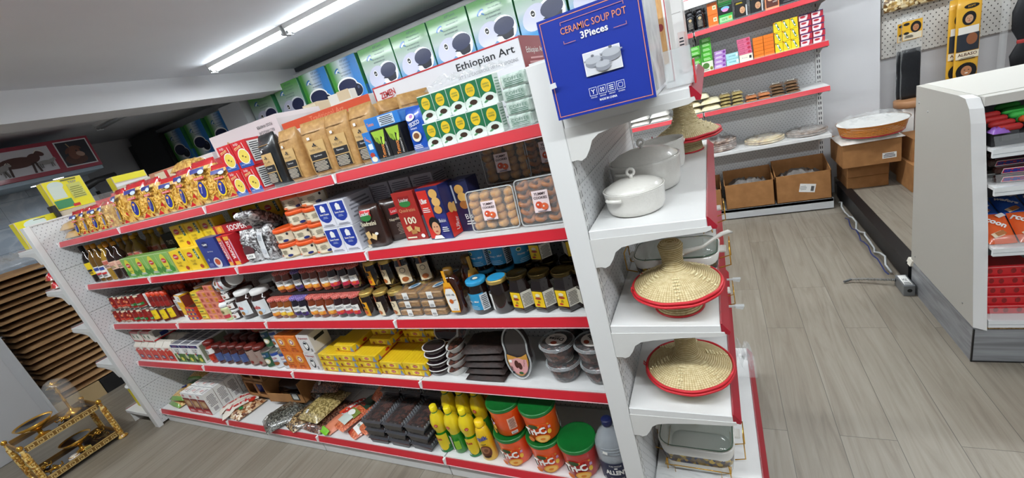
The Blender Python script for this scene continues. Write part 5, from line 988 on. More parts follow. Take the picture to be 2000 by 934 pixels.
m = MB(); m.box(-.11, .11, -.01, .01, 0, .10, mat('#16100f', .3, coat=.6), .004); m.art(FF(-.0105), [('e', .04, .06, .022, .018, C('#c99a3c')), ('r', -.02, .06, .022, .006, PAPER, .4), ('r', .04, .045, .02, .016, C('#d8b04a'))])
put(thing('black_date_box', m, 'dates'), -.56, .24, Z3+.145, 'black box with gold emblem behind the flat date packs', rx=-.5)
def kidney(w, h):
    pts = []
    for k in range(36):
        t = 2*pi*k/36; rx = 1-.16*cos(2*t)*(1) ; x = w/2*sin(t)*(1-.17*math.exp(-((cos(t)-.05)/.28)**2)); z = h/2*cos(t); pts.append((x-.012*math.exp(-((cos(t))/.35)**2)*0, z+h/2))
    return pts
kp = kidney(.122, .235); cl = MB(); cl.prism(kp, 'y', -.024, .024, mat('#c4c8ca', .25, alpha=.06)); 
rim = MB(); rim.tube([(x, -.026, z) for x, z in kp], .004, mat('#c9cccc', .12, coat=1.0, alpha=.7), 6, closed=True)
ins = MB(); sc = [((x)*.86, (z-.1175)*.88+.1175) for x, z in kp]; ins.prism(sc, 'y', -.022, .018, mat('#26130f', .3, coat=.5)); 
s = MB(); lp = [(x*.98, z) for x, z in sc if z < .105]; lp = sorted([p for p in lp if p[0] >= 0], key=lambda p: -p[1]) + sorted([p for p in lp if p[0] < 0], key=lambda p: p[1])
top_ = [(-.045, .112), (-.02, .104), (.0, .098), (.02, .102), (.045, .116)]
s.art(FF(-.0285), [('p', top_[::-1]+[] + [p for p in sorted([q for q in lp if q[0] < 0], key=lambda p: -p[1])] + [p for p in sorted([q for q in lp if q[0] >= 0], key=lambda p: p[1])], C('#c9923c')), ('e', 0, .058, .040, .038, C('#dba0a0')), ('r', .0, .07, .08, .04, C('#dba0a0')), ('e', -.008, .068, .010, .018, mat('#4a1c18', .3, coat=.5)), ('e', .006, .06, .009, .016, mat('#4a1c18', .3, coat=.5)), ('r', -.034, .082, .014, .012, PAPER), ('l', -.034, .05, .012, .02, 5, INK), ('t', 'Deglet', .028, .075, .03, .008, C('#6a2a2a'), 1.4), ('e', .006, .03, .010, .006, C('#2f5a2c')), ('e', -.028, .032, .006, .006, INK)], False, .0005)
put(thing('kidney_date_box', [('clear_shell', cl), ('rim', rim), ('dates', ins), ('label', s)], 'dates'), -.405, .075, Z3+.004, 'upright figure-eight clear box of dates with pink label', rx=-.12)
def tub(r=.072, h=.082):
    d = MB(); d.lathe([(r*.70, .002), (r*.80, .02), (r*.92, h*.82), (.0001, h*.84)], DT, 24, caps=True)
    c = MB(); c.lathe([(r*.74, 0), (r*.84, .02), (r*.96, h*.86)], CLEAR, 28, caps=False)
    l = MB(); l.lathe([(r*.99, h*.84), (r*1.04, h*.86), (r*1.03, h*.92), (r*.92, h*.94), (r*.86, h), (.0001, h*1.0)], mat('#cfd4d6', .2, coat=.3, alpha=.08), 32, caps=False)
    for k in range(3): l.tube([((r*(1.0-.03*k))*cos(2*pi*i/28), (r*(1.0-.03*k))*sin(2*pi*i/28), h*(.87+.05*k)) for i in range(28)], .0012, mat('#cfd4d6', .15, coat=1, alpha=.6), 5, closed=True)
    s = MB(); s.art(FT(h), [('e', 0, 0, .044, .040, mat('#e0d8d0', .4)), ('e', 0, .022, .014, .010, C('#9a3a1c')), ('t', 'Dates', 0, -.002, .064, .019, mat('#2a1a18', .5), 0, .03), ('l', 0, -.018, .034, .010, 2, INK)])
    return [('clear_tub', c), ('dates', d), ('lid', l), ('sticker', s)]
P = thing('round_date_tub', tub(), 'dates')
for j, (x, n3) in enumerate([(-.222, 2), (-.078, 2)]):
    for k in range(n3): put(P, x-.01*k+.0*j, .095+.004*k, Z3+.001+.0835*k+(.0 if j == 0 else .0), 'round clear tub of dates, %s stack, %s' % (['left', 'right'][j], ['lower', 'upper'][k]), 'round date tubs in front', rz=[.4, -.3][j]+2.6*k)
for j in range(2):
    for k in range(3): put(P, -.245+.15*j, .255, Z3+.001+.0835*k, 'round date tub in the rear, %s stack, %s' % (['left', 'right'][j], ['lowest', 'middle', 'topmost'][k]), 'round date tubs behind', rz=.5+k)
# ================================================================== bottom shelf
zb = Z4+.001
def pbag(w, l, t, mt, art=None, mtf=None, wr=.12, seed=1, film=True, cat='packet', name='packet'):
    b = MB(); b.pillow(w, l, t, mt, wr=wr, seed=seed, mtf=mtf); ps = [('bag', b)]
    if art: s = MB(); s.art(FPi(w, l, t), art, True, .0012, 4); ps.append(('label', s))
    return thing(name, ps, cat)
LENT = speck('yellow_lentils', [(.2, '#b8843c'), (.5, '#d6a65a'), (.8, '#e8c684')], 120, .3, .7, bs=.8, bd=.003)
GRN = C('#2f7a34', .25, .7)
P = pbag(.21, .25, .05, LENT, [('e', -.04, -.02, .026, .017, NAVY), ('e', .05, .0, .026, .017, NAVY), ('t', 'Beans', -.04, -.02, .034, .010, PAPER), ('t', 'Beans', .05, .0, .034, .010, PAPER)], lambda u, v: (GRN if v > .55 else (C('#6b9a3c', .25, .7) if v < .10 else LENT)), name='pulses_bag', cat='pulses')
put(P, -3.50, .11, zb, 'green and gold pulses bag on the bottom shelf, lower one', 'green and gold pulses bags', rz=-.12); put(P, -3.44, .12, zb+.055, 'green and gold pulses bag on the bottom shelf, upper one', 'green and gold pulses bags', rz=.05); put(P, -3.44, .25, zb+.125, 'green and gold pulses bag in the shade at the back', rz=.15, s=.8)
put(pbag(.24, .10, .09, LENT, name='pulses_bag', cat='pulses'), -3.46, .295, zb, 'plain gold pulses bag under the shaded one', rx=0)
wf2 = [('r', 0, .150, .094, .032, PAPER), ('t', 'KEF', -.018, .150, .03, .020, C('#c8242c'), 0, .03), ('r', 0, .075, .094, .11, C('#8a1a22')), ('r', .0, .085, .075, .06, C('#b98a5c')), ('e', .01, .085, .025, .02, C('#d8b48a')), ('r', 0, .02, .094, .04, C('#c8242c')), ('l', 0, .02, .06, .02, 2, PAPER)]
P = carton('white_food_carton', .098, .075, .172, PAPER, wf2, [('l', 0, .10, .05, .09, 9, mat('#6f6a6e', .6)), ('r', .0, .03, .03, .03, mat('#b9b4b4', .5))], [('r', 0, -.0365, .096, .0018, NAVY), ('r', .048, 0, .0015, .072, NAVY), ('t', 'KEF', -.02, 0, .03, .02, C('#c8242c')), ('l', .02, 0, .03, .05, 5, mat('#9a8f94', .6))], 'food carton')
for r_ in range(4):
    for i in range(3): put(P, -3.20+.101*i+.03*r_*0, .015+.078*r_, zb+ .0, 'white and red food carton, %s in the %s rank' % (O(i, 3), ['front', 'second', 'third', 'rear'][r_]), 'white and red food cartons', rz=0)
BEAN = speck('mixed_beans', [(.2, '#6a3a22'), (.45, '#a86a3c'), (.7, '#d8b890'), (.9, '#efe0c4')], 60, .3, .7, bs=.8, bd=.004)
P = pbag(.30, .21, .05, BEAN, [('r', -.07, 0, .10, .24, C('#e8e0d2'), -.4), ('t', 'Verka', -.075, .0, .20, .040, C('#c8242c'), 1.1, .03), ('r', .03, -.02, .08, .24, C('#e6ded0'), -.4), ('t', 'Verka', .03, -.01, .20, .04, C('#c8242c'), 1.1, .03), ('e', .09, .04, .02, .02, C('#c8321c')), ('e', .10, -.04, .014, .014, GREEN)], name='bean_bag', cat='beans')
put(P, -2.735, .075, zb, 'bag of mixed beans with slanted red lettering', rz=-.15)
# open brown cases with coloured goods
def ocase(w, d, h, fill, cells=True):
    c = MB(); t = .005
    c.box(-w/2, w/2, d/2-t, d/2, 0, h, CARD); c.box(-w/2, -w/2+t, -d/2, d/2, 0, h, CARD); c.box(w/2-t, w/2, -d/2, d/2, 0, h, CARD); c.box(-w/2, w/2, -d/2, d/2, 0, t, CARD); c.box(-w/2, w/2, -d/2, d/2, h-t, h, CARD)
    f = MB(); f.prism([(-w/2, 0), (w/2, 0), (w/2, h*.22), (w*.32, h*.16), (0, h*.16), (-w*.32, h*.16), (-w/2, h*.22)], 'y', -d/2, -d/2+t, CARD)
    f.box(-w/2, w/2, -d/2, -d/2+t, h*.84, h, CARD); f.box(-w/2, -w/2+.02, -d/2, -d/2+t, 0, h, CARD); f.box(w/2-.02, w/2, -d/2, -d/2+t, 0, h, CARD); f.box(-.012, .012, -d/2, -d/2+t, 0, h, CARD)
    ps = [('case', c), ('front', f)]
    for i, fm in enumerate(fill):
        g = MB(); g.pouch(w*.36, d*.3, h*.62, fm, wr=.1, seed=i+3); 
        for v in range(len(g.v)): a, b_, z = g.v[v]; g.v[v] = (a+(-w*.23 if i % 2 == 0 else w*.23), b_-d*.22, z+.006)
        ps.append(('packet', g))
    return ps
P = thing('display_case', ocase(.27, .20, .135, [C('#2d46a8', .3, .5), C('#e0602c', .3, .5)]), 'display case'); Q = thing('display_case', ocase(.27, .20, .135, [C('#8a1c38', .3, .5), C('#1f9a9a', .3, .5)]), 'display case')
put(P, -2.60, .245, zb+.045, 'brown display case with blue and orange packets, lower', rz=-.05); put(Q, -2.588, .245, zb+.182, 'brown display case with maroon and teal packets, upper', rz=-.05)
m = MB(); w, d, h = .34, .22, .15
for a in ((-w/2, -w/2+.005, -d/2, d/2, 0, h), (w/2-.005, w/2, -d/2, d/2, 0, h), (-w/2, w/2, d/2-.005, d/2, 0, h), (-w/2, w/2, -d/2, d/2, 0, .005), (-w/2, w/2, -d/2, -d/2+.005, 0, h*.45)): m.box(*a, CARD)
g = MB(); g.art(FF(-d/2-.0), [('r', .10, .05, .07, .06, BLACK), ('r', .10, .042, .05, .028, mat('#c9c9c4', .5)), ('l', .1, .065, .05, .012, 2, PAPER)])
for (x, y, z) in ((0, 0, 0),): pass
gd = MB(); gd.pouch(.28, .12, .10, C('#241c1c', .3, .5), wr=.2, seed=9)
P = thing('open_carton', [('carton', m), ('label', g), ('contents', gd)], 'carton'); put(P, -2.29, .235, zb+.045, 'open brown carton with black barcode label, bottom shelf', rz=.06)
put(carton('flat_carton', .62, .14, .043, mat('#7a5a3c', .8), [], [], []), -2.47, .275, zb, 'flat brown carton under the display cases')
SD = {'g': speck('grey_seeds', [(.3, '#2f2f2c'), (.6, '#55554c'), (.85, '#85847a')], 150, .25, .8, bs=.7, bd=.002), 't': speck('tan_seeds', [(.3, '#7a6a3c'), (.6, '#a8925a'), (.85, '#c9b67c')], 130, .25, .8, bs=.7, bd=.002), 'b': speck('brown_seeds', [(.3, '#3f241c'), (.6, '#6b4233'), (.85, '#8f6450')], 150, .25, .8, bs=.7, bd=.002), 'm': speck('mottled_spice', [(.3, '#3a2f22'), (.6, '#7a5a38'), (.85, '#c0a070')], 90, .25, .8, bs=.7, bd=.002)}
tag = lambda x, y: [('r', x, y, .018, .022, PAPER, .3), ('l', x, y, .012, .012, 2, INK)]
def seed(k, w, l, t, sd): return pbag(w, l, t, SD[k], tag(-.02, -l*.36), seed=sd, wr=.16, name='seed_bag', cat='seeds')
put(seed('g', .20, .25, .06, 2), -2.235, .045, zb, 'bag of dark grey seeds with small white tag', rz=-.45)
put(seed('g', .17, .2, .05, 6), -2.03, .26, zb+.055, 'bag of grey seeds lying further back', rz=-.3)
put(seed('m', .15, .24, .05, 3), -2.045, .07, zb, 'bag of mottled brown spice with white tag', rz=-.3)
put(seed('t', .20, .27, .055, 4), -1.90, .12, zb+.053, 'bag of tan seeds on top of the brown ones', rz=-.1)
put(seed('b', .20, .27, .045, 5), -1.885, .10, zb, 'bag of reddish brown seeds underneath the tan bag', rz=-.1)
put(seed('b', .22, .2, .08, 7), -1.93, .25, zb+.115, 'brown seed bag in the shade at the back', rz=.1)
RL = speck('red_lentils', [(.2, '#b84a22'), (.5, '#d8683a'), (.8, '#e88a5c')], 160, .3, .7, bs=.6, bd=.002)
def rl(w, l, t, art, f, sd): return pbag(w, l, t, RL, art, f, seed=sd, wr=.12, name='lentil_bag', cat='lentils')
put(rl(.115, .29, .032, [('e', 0, .06, .035, .085, C('#d8dcd8')), ('e', 0, .06, .030, .078, C('#c8302a')), ('t', 'YERLI', 0, .06, .13, .022, PAPER, 1.4, .03), ('r', -.02, .0, .03, .05, C('#e0502c')), ('r', 0, -.145, .1, .03, C('#7ac22c'))], lambda u, v: C('#e08a6a', .3, .7) if v < .95 else GRN, 3), -1.735, .115, zb, 'orange lentil bag with an oval red and white logo', rz=-.32)
put(rl(.115, .29, .032, [('r', 0, .08, .10, .12, C('#1f3f30', .3, .6)), ('r', 0, .09, .07, .06, C('#24503c', .3, .6)), ('t', 'AFIA', 0, .035, .05, .02, C('#c8302a')), ('r', .0, -.035, .10, .05, C('#7a8a3a')), ('r', .0, -.085, .09, .06, C('#c9d4cc')), ('e', .0, -.04, .03, .02, PAPER)], None, 4), -1.62, .125, zb+.030, 'lentil bag with dark green and white panels', rz=-.32)
put(rl(.115, .33, .035, [('r', -.01, .03, .02, .2, C('#d8a83c'), .1), ('r', .02, -.10, .07, .07, PAPER), ('t', 'lentils', .02, -.1, .05, .02, C('#3c6a4a'))], lambda u, v: C('#b8402c', .3, .7) if u < .4 else RL, 5), -1.505, .13, zb, 'lentil bag with gold stripe, front one by the black trays', rz=-.42)
put(rl(.11, .30, .035, [('r', .0, -.02, .07, .16, PAPER), ('t', 'lentils', 0, -.02, .06, .02, C('#3c6a4a'), 1.5)], None, 6), -1.43, .125, zb+.03, 'lentil bag partly under the black trays', rz=-.42, s=(1, .95, .8))
put(rl(.14, .20, .04, [('r', 0, .03, .12, .08, C('#1f3f30', .3, .6)), ('t', 'Egypt', 0, .03, .08, .03, C('#b8302a'), .2)], None, 7), -1.48, .265, zb+.10, 'green panelled lentil bag propped at the back', rz=-.3, rx=.3)
# black clamshell trays
b = MB(); b.prism([(-.055, 0), (.055, 0), (.066, .030), (-.066, .030)], 'y', -.10, .10, mat('#1b191c', .25, coat=.7)); d = MB(); d.box(-.058, .058, -.09, .09, .027, .036, DT, .004)
c = MB(); c.prism([(-.066, .031), (.066, .031), (.056, .054), (-.056, .054)], 'y', -.10, .10, mat('#8d9094', .08, coat=1.0, alpha=.10)); r_ = MB(); r_.box(-.070, .070, -.104, .104, .0295, .0325, mat('#4a4a50', .15, coat=1.0))
for i in range(12): r_.box(-.0685, -.064, -.09+.0155*i, -.084+.0155*i, .0325, .044, mat('#8f9296', .2, coat=1.0)); r_.box(.064, .0685, -.09+.0155*i, -.084+.0155*i, .0325, .044, mat('#8f9296', .2, coat=1.0))
P = thing('black_date_tray', [('tray', b), ('dates', d), ('clear_lid', c), ('ribbed_rim', r_)], 'dates')
for j in range(3):
    for k in range(3): put(P, -1.345+.148*j, .075, zb+.0555*k, 'black tray with ribbed clear lid, %s stack, %s' % (O(j, 3), ['lowest', 'middle', 'topmost'][k]), 'black date trays in front', rz=-.03*j)
    put(P, -1.33+.148*j, .245, zb+.0555*3, 'black tray in the shade at the rear, %s' % O(j, 3), 'black date trays behind')
    for k in range(3): put(P, -1.33+.148*j, .29, zb+.0555*k-.0, 'black tray in the rear stack, %s, %s' % (O(j, 3), ['lowest', 'middle', 'topmost'][k]), 'black date trays in the rear stacks')
# lemon juice bottles
LM = mat('#e3c91c', .3, coat=.5); LG2 = mat('#2f8f2c', .25, coat=.5)
def lemon(col, top, art):
    b = MB(); b.lathe([(.030, 0, col), (.034, .008, col), (.036, .05, col), (.029, .115, top), (.030, .125, top), (.037, .150, top), (.038, .175, top), (.030, .205, top), (.016, .222, GREEN), (.015, .232, GREEN)], col, 24)
    c = MB(); c.lathe([(.017, .228), (.018, .232), (.0175, .256), (.013, .260), (.0001, .2605)], mat('#f0d81c', .35), 18)
    s = MB(); s.art(FC(.0365), art, True, .0006, 2); s.art(FC(.0385), [('e', .0, .168, .009, .009, C('#c8302a')), ('t', '21', 0, .168, .008, .009, PAPER)], True, .0006, 2)
    return [('bottle', b), ('cap', c), ('label', s)]
LA = thing('lemon_juice_bottle', lemon(LG2, LM, [('r', 0, .075, .06, .07, LM), ('t', 'Rea', -.012, .085, .028, .016, C('#b8202c'), .1, .03), ('e', .0, .04, .022, .024, LM), ('r', 0, .01, .07, .012, GREEN)]), 'lemon juice'); LB = thing('lemon_juice_bottle', lemon(LG2, LM, [('r', -.018, .065, .02, .09, PAPER), ('l', -.018, .065, .014, .08, 8, INK), ('r', .014, .06, .026, .05, C('#8fc22c'))]), 'lemon juice')
for i in range(3): put(LB if i == 1 else LA, -.925+.083*i, .02, zb, 'yellow and green lemon juice bottle, %s in front' % O(i, 3), 'lemon juice bottles in front', rz=[.3, 0, .5][i])
for i in range(3): put(LA, -.90+.085*i, .105, zb+.0, 'lemon juice bottle in the second rank, %s' % O(i, 3), 'lemon juice bottles in the second rank', s=(1, 1, 1.18))
for i in range(3): put(LA, -.88+.085*i, .20, zb+.0, 'lemon juice bottle in the third rank, %s' % O(i, 3), 'lemon juice bottles in the third rank', s=(1, 1, 1.2))
for i in range(3): put(LA, -.86+.085*i, .29, zb+.0, 'lemon juice bottle in the rear rank, %s' % O(i, 3), 'lemon juice bottles in the rear rank', s=(1, 1, 1.28))
b = MB(); QY = mat('#e6bc1c', .3, coat=.5); b.lathe([(.034, 0), (.038, .008), (.038, .10), (.034, .14), (.030, .165), (.018, .19)], QY, 24, sx=1, sy=.8); c = MB(); c.lathe([(.021, .185), (.022, .19), (.021, .215), (.001, .217)], mat('#f0c81c', .35), 18)
s = MB(); F = lambda a, z, o: (.038*sin(a/.038), -(.0384*.8+o)*cos(a/.038), z); s.art(F, [('t', 'quik', 0, .132, .056, .032, C('#2446a8'), .1, .04), ('e', 0, .058, .028, .036, mat('#6b3a22', .4)), ('e', 0, .068, .020, .020, mat('#a06a48', .4)), ('e', .002, .068, .010, .010, mat('#7a4a30', .4)), ('r', 0, .032, .034, .010, mat('#3a2018', .4)), ('l', 0, .105, .03, .008, 1, INK)], True, .0008, 2)
P = thing('chocolate_syrup_bottle', [('bottle', b), ('cap', c), ('label', s)], 'syrup')
put(P, -.672, .005, zb, 'yellow chocolate syrup bottle standing in front', rz=.25); put(P, -.64, .11, zb, 'yellow chocolate syrup bottle in shade behind', rz=.3, s=(1, 1, 1.1))
def tric(col):
    b = MB(); b.lathe([(.064, 0, col), (.070, .010, col), (.073, .10, col), (.076, .118, col), (.079, .135, col), (.080, .142, col)], col, 36)
    c = MB(); c.lathe([(.0795, .140), (.082, .144), (.082, .156), (.078, .160), (.074, .157), (.0001, .157)], mat('#0f6a2a', .3, coat=.5), 36)
    s = MB(); s.art(FC(.0722, a0=.12), [('p', [(-.055, .085), (-.03, .098), (0, .094), (.03, .104), (.05, .098), (.05, .09), (.0, .086), (-.03, .08)], C('#e8a03a')), ('e', -.018, .090, .022, .011, C('#2a4a20')), ('p', [(-.060, .070), (.028, .088), (.034, .070), (-.052, .034)], C('#16211c')), ('t', 'Tri-C', -.012, .067, .090, .036, mat('#f6f4ee', .4, coat=.3), .12, .05), ('e', .012, .030, .030, .020, C('#f0a83a')), ('e', .012, .030, .024, .015, C('#f5c46a')), ('e', .012, .030, .010, .006, C('#e88a2c')), ('e', .045, .062, .008, .012, C('#f3c43a')), ('e', -.036, .026, .014, .012, C('#e8782c')), ('r', .048, .086, .010, .012, C('#c9a8d0'))], True, .0009, 2)
    q = MB(); q.art(FC(.0735, a0=1.85), [('r', 0, .075, .036, .058, mat('#e8b8a0', .5)), ('l', 0, .075, .028, .05, 8, INK), ('r', 0, .028, .028, .014, PAPER), ('l', 0, .028, .024, .010, 4, INK)], True, .0007, 2)
    return [('tub', b), ('lid', c), ('label', s), ('nutrition_panel', q)]
OT = mat('#f4560c', .35, coat=.4); TO = thing('drink_powder_tub', tric(OT), 'drink powder'); TRD = thing('drink_powder_tub', tric(mat('#c9251f', .3, coat=.5)), 'drink powder')
for k in range(2): put(TO, -.542+.006*k, .040+.01*k, zb+.157*k, 'orange drink powder tub with green lid, left stack, %s' % ['lower', 'upper, turned to its text panel'][k], 'orange drink powder tubs', rz=[.02, -1.15][k], s=.98)
for k in range(2): put(TO, -.378+.004*k, .035+.01*k, zb+.157*k, 'orange drink powder tub with green lid, right stack, %s' % ['lower', 'upper'][k], 'orange drink powder tubs', rz=[.1, .05][k], s=.98)
put(TRD, -.230, .030, zb, 'red drink powder tub with green lid beside the jug', rz=.05)
b = MB(); JG = mat('#b9c0c6', .12, coat=.8, alpha=.62); b.lathe([(.060, 0), (.070, .012), (.072, .14), (.068, .19), (.045, .235), (.020, .262), (.018, .272)], JG, 32, sx=1.0, sy=.85)
for z in (.16, .175, .19): b.tube([(.0725*cos(t), .0725*.85*sin(t), z) for t in [-2.2+.15*i for i in range(12)]], .0012, JG, 5)
l = MB(); l.lathe([(.058, .003), (.067, .013), (.069, .12), (.0001, .121)], mat('#a3adb6', .1, coat=.8, alpha=.5), 28, sx=1, sy=.84)
c = MB(); c.lathe([(.021, .268), (.022, .271), (.022, .292), (.019, .295), (.001, .295)], mat('#1c2350', .35), 24, fr=lambda t: 1+.02*cos(18*t)); h = MB(); h.tube([(.018, 0, .262), (.05, 0, .268), (.066, 0, .245), (.070, 0, .20)], .009, JG, 10)
s = MB(); F = lambda a, z, o: (.0724*sin(a/.0724), -(.0724*.85+o)*cos(a/.0724), z); NV = mat('#232a48', .4); s.art(F, [('r', .0, .068, .15, .094, NV), ('t', "ALLEN'S", .0, .068, .095, .026, PAPER, 0, .05), ('t', 'PURE VINEGAR', 0, .103, .052, .008, PAPER, 0), ('e', 0, .092, .008, .004, PAPER), ('t', 'VINAIGRE BLANC', 0, .040, .06, .007, PAPER), ('t', '4L', -.055, .034, .012, .010, PAPER), ('r', -.028, .178, .020, .014, PAPER, -.2)], True, .0009, 2)
put(thing('vinegar_jug', [('jug', b), ('liquid', l), ('cap', c), ('handle', h), ('label', s)], 'vinegar'), -.080, .025, zb, 'clear white vinegar jug with navy label beside the near post', s=.94, rz=.22)

# ================================================================== near end shelves
SBX = C('#1b3296', .4, .2); CP = C('#d98a6a', .4, 0)
w_, h_ = .232, .226; x0 = .068; y0 = -.158; zT = EZ[0]+.001
m = MB(); m.box(x0, x0+w_, y0, y0+.30, zT, zT+h_, mat('#e2e3e6', .4), .002)
F = lambda a, b_, o: (x0+a, y0-o, zT+b_)
def frame(x, y, a, b_, t, mt): return [('r', x+a/2, y+t/2, a, t, mt), ('r', x+a/2, y+b_-t/2, a, t, mt), ('r', x+t/2, y+b_/2, t, b_, mt), ('r', x+a-t/2, y+b_/2, t, b_, mt)]
pot = lambda x, y, s: [('e', x, y, .021*s, .012*s, mat('#8d9098', .4)), ('e', x, y+.007*s, .021*s, .009*s, mat('#b3b6bd', .4)), ('e', x, y+.017*s, .004*s, .003*s, mat('#6f727a', .4)), ('r', x-.022*s, y+.008*s, .006*s, .003*s, mat('#9a9da6', .4)), ('r', x+.022*s, y+.008*s, .006*s, .003*s, mat('#9a9da6', .4))]
m.art(F, [('r', w_/2, h_/2, w_, h_, SBX)] + frame(.006, .006, w_-.012, h_-.012, .0016, CP) + [('t', 'CERAMIC SOUP POT', .125, .190, .148, .0145, CP, 0, .005), ('t', '3Pieces', .125, .170, .062, .015, PAPER, 0, .02), ('r', .125, .208, .142, .0010, CP), ('r', .0545, .205, .001, .006, CP), ('r', .1955, .205, .001, .006, CP), ('r', .068, .163, .028, .001, CP), ('r', .0545, .166, .001, .006, CP), ('r', .182, .163, .028, .001, CP), ('r', .1955, .166, .001, .006, CP), ('r', .132, .106, .084, .050, PAPER), ('r', .132, .106, .081, .047, mat('#d5d6dc', .4))] + pot(.112, .106, .9) + pot(.154, .112, 1.0) + pot(.132, .094, .8), False, .0003)
ic = []
for i in range(4):
    cx = .098+.0215*i; ic += frame(cx-.009, .037, .018, .018, .0008, PAPER) + [('t', ['Y', 'oo', '≡', '▫'][i], cx, .046, .010, .010, PAPER), ('t', ['FOOD', 'DISHWASHER', 'MICRO', 'OVEN'][i], cx, .033, .014, .003, PAPER)]
m.art(F, ic + [('t', 'MADE IN CHINA', .131, .025, .040, .005, PAPER, 0, .02), ('r', .008, .082, .018, .012, mat('#d6d8da', .5), .1)], False, .0003, 12)
F2 = lambda a, b_, o: (x0+w_+o, y0+a, zT+b_)
m.art(F2, [('r', .15, .116, .28, .21, speck('grey_marble_print', [(.35, '#9ea2a4'), (.5, '#e3e4e5'), (.7, '#c4c7c8')], 9, .4, .1, kind='N', bs=0))])
one('soup_pot_carton', m, 'blue carton reading ceramic soup pot on the topmost end shelf', 'carton')
def bx(name, x0, x1, y0, y1, z0, z1, mt, label, art=(), face='F', art2=(), cat='carton'):
    m = MB(); m.box(x0, x1, y0, y1, z0, z1, mt, .0015); m.art((lambda a, b_, o: (x0+a, y0-o, z0+b_)), art); m.art((lambda a, b_, o: (x1+o, y0+a, z0+b_)), art2); return one(name, m, label, cat)
bx('board_carton', .235, .318, .215, .42, zT, zT+.29, PAPER, 'white carton with a tan wood-board picture behind the soup pot carton', [('r', .062, .15, .022, .20, C('#c99a63', .5, 0)), ('r', .062, .15, .018, .19, speck('oak_print', [(.3, '#c08c54'), (.7, '#d6a870')], 30, .5, kind='N', stretch=(8, 8, 1), bs=0)), ('e', .062, .15, .008, .010, C('#8a2a2c')), ('r', .08, .14, .002, .28, C('#c23040'))])
bx('pale_carton', .325, .345, .46, .62, zT, zT+.13, C('#e9d9d6', .4), 'narrow pinkish white carton lower right behind the board carton', [('l', .01, .1, .014, .03, 3, INK)])
bx('pale_carton', .30, .342, .64, .82, zT, zT+.30, C('#eceae8', .4), 'tall white carton at the rear of the topmost end shelf', [('r', .02, .2, .03, .003, mat('#b9b6b2', .5))])
m = MB(); m.prism([(-.02, 0), (.02, 0), (.012, .075), (-.012, .075)], 'x', -.02, .02, mat('#dfe6e8', .06, coat=1.0, alpha=.33)); k = MB(); k.box(.021, .023, -.022, .024, -.002, .045, C('#c8242c'), 0)
r = group_of('acrylic_holder', [('acrylic_body', m), ('red_card', k)], 'clear acrylic ticket holder with red card at the shelf corner', 'sign holder', loc=(.345, -.03, zT+.004)).scale = (1.5, 1.9, 1.1)
# ceramic pots
CER = speck('cream_ceramic', [(.3, '#d9d6cf'), (.7, '#dbd8d1')], 170, .3, .5, kind='V', bs=.35, bd=.001)
CER2 = mat('#dcd9d2', .22, coat=.8, name='glazed_ceramic_rim')
def potm(r, h, lid=True, hs=1.0):
    b = MB(); b.lathe([(r*.80, 0), (r*.90, .006), (r*.965, h*.3), (r, h*.92), (r*1.02, h), (r*.96, h), (r*.93, h*.9), (r*.8, .01), (.0001, .008)], CER, 48)
    b.tube([(r*1.0*cos(2*pi*i/48), r*1.0*sin(2*pi*i/48), h) for i in range(48)], .0022, CER2, 6, closed=True)
    ps = [('bowl', b)]
    for a in (-2.15, 1.0):
        g = MB(); P = []
        for k in range(9):
            t = a + (k/8-.5)*.62; rr = r*(1.0 + .17*sin(pi*k/8)*hs); P.append((rr*cos(t), rr*sin(t), h*.78+.004*sin(pi*k/8)))
        g.tube(P, .0055, CER2, 8); ps.append(('handle', g))
    if lid:
        l = MB(); l.lathe([(r*.955, h-.001), (r*.95, h+.003), (r*.75, h+r*.17), (r*.45, h+r*.27), (r*.15, h+r*.31), (.0001, h+r*.315)], CER, 48)
        k = MB(); z = h+r*.31; k.tube([(.0, -.004, z-.002), (.0, -.004, z+.012)], .006, CER2, 10); k.tube([(.010*cos(2*pi*i/16), -.004, z+.018+.010*sin(2*pi*i/16)) for i in range(16)], .0042, CER2, 8, closed=True)
        ps += [('lid', l), ('ring_knob', k)]
    return ps
zA = EZ[1]+.001
put(thing('ceramic_pot', potm(.086, .070), 'cooking pot'), .178, .030, zA, 'smaller white ceramic pot with ring knob, in front', 'white ceramic pots')
put(thing('ceramic_pot', potm(.112, .100), 'cooking pot'), .185, .245, zA, 'larger white ceramic pot with ring knob, behind the smaller', 'white ceramic pots', rz=.1)
put(thing('ceramic_pot', potm(.078, .105, lid=False), 'cooking pot'), .220, .468, zA, 'open white ceramic pot beyond the lidded ones', 'white ceramic pots', rz=-.3)
# straw baskets
def straw_nodes(dark, light, n=110):
    def f(nt, b):
        sp = N(nt, 'ShaderNodeSeparateXYZ'); nt.links.new(objco(nt), sp.inputs[0])
        at = N(nt, 'ShaderNodeMath', operation='ARCTAN2'); nt.links.new(sp.outputs['Y'], at.inputs[0]); nt.links.new(sp.outputs['X'], at.inputs[1])
        mu = N(nt, 'ShaderNodeMath', operation='MULTIPLY'); mu.inputs[1].default_value = n/2; nt.links.new(at.outputs[0], mu.inputs[0])
        si = N(nt, 'ShaderNodeMath', operation='SINE'); nt.links.new(mu.outputs[0], si.inputs[0])
        no = N(nt, 'ShaderNodeTexNoise'); no.inputs['Scale'].default_value = 90; nt.links.new(objco(nt), no.inputs['Vector'])
        ad = N(nt, 'ShaderNodeMath', operation='MULTIPLY_ADD'); ad.inputs[1].default_value = .22; nt.links.new(si.outputs[0], ad.inputs[0]); nt.links.new(no.outputs[0], ad.inputs[2])
        nt.links.new(ramp(nt, ad.outputs[0], [(.25, dark), (.5, light), (.8, '#e3d5ab')]), b.inputs['Base Color']); bump(nt, b, ad.outputs[0], .5, .002)
    return nmat('straw_%s' % light.lstrip('#'), f, .65)
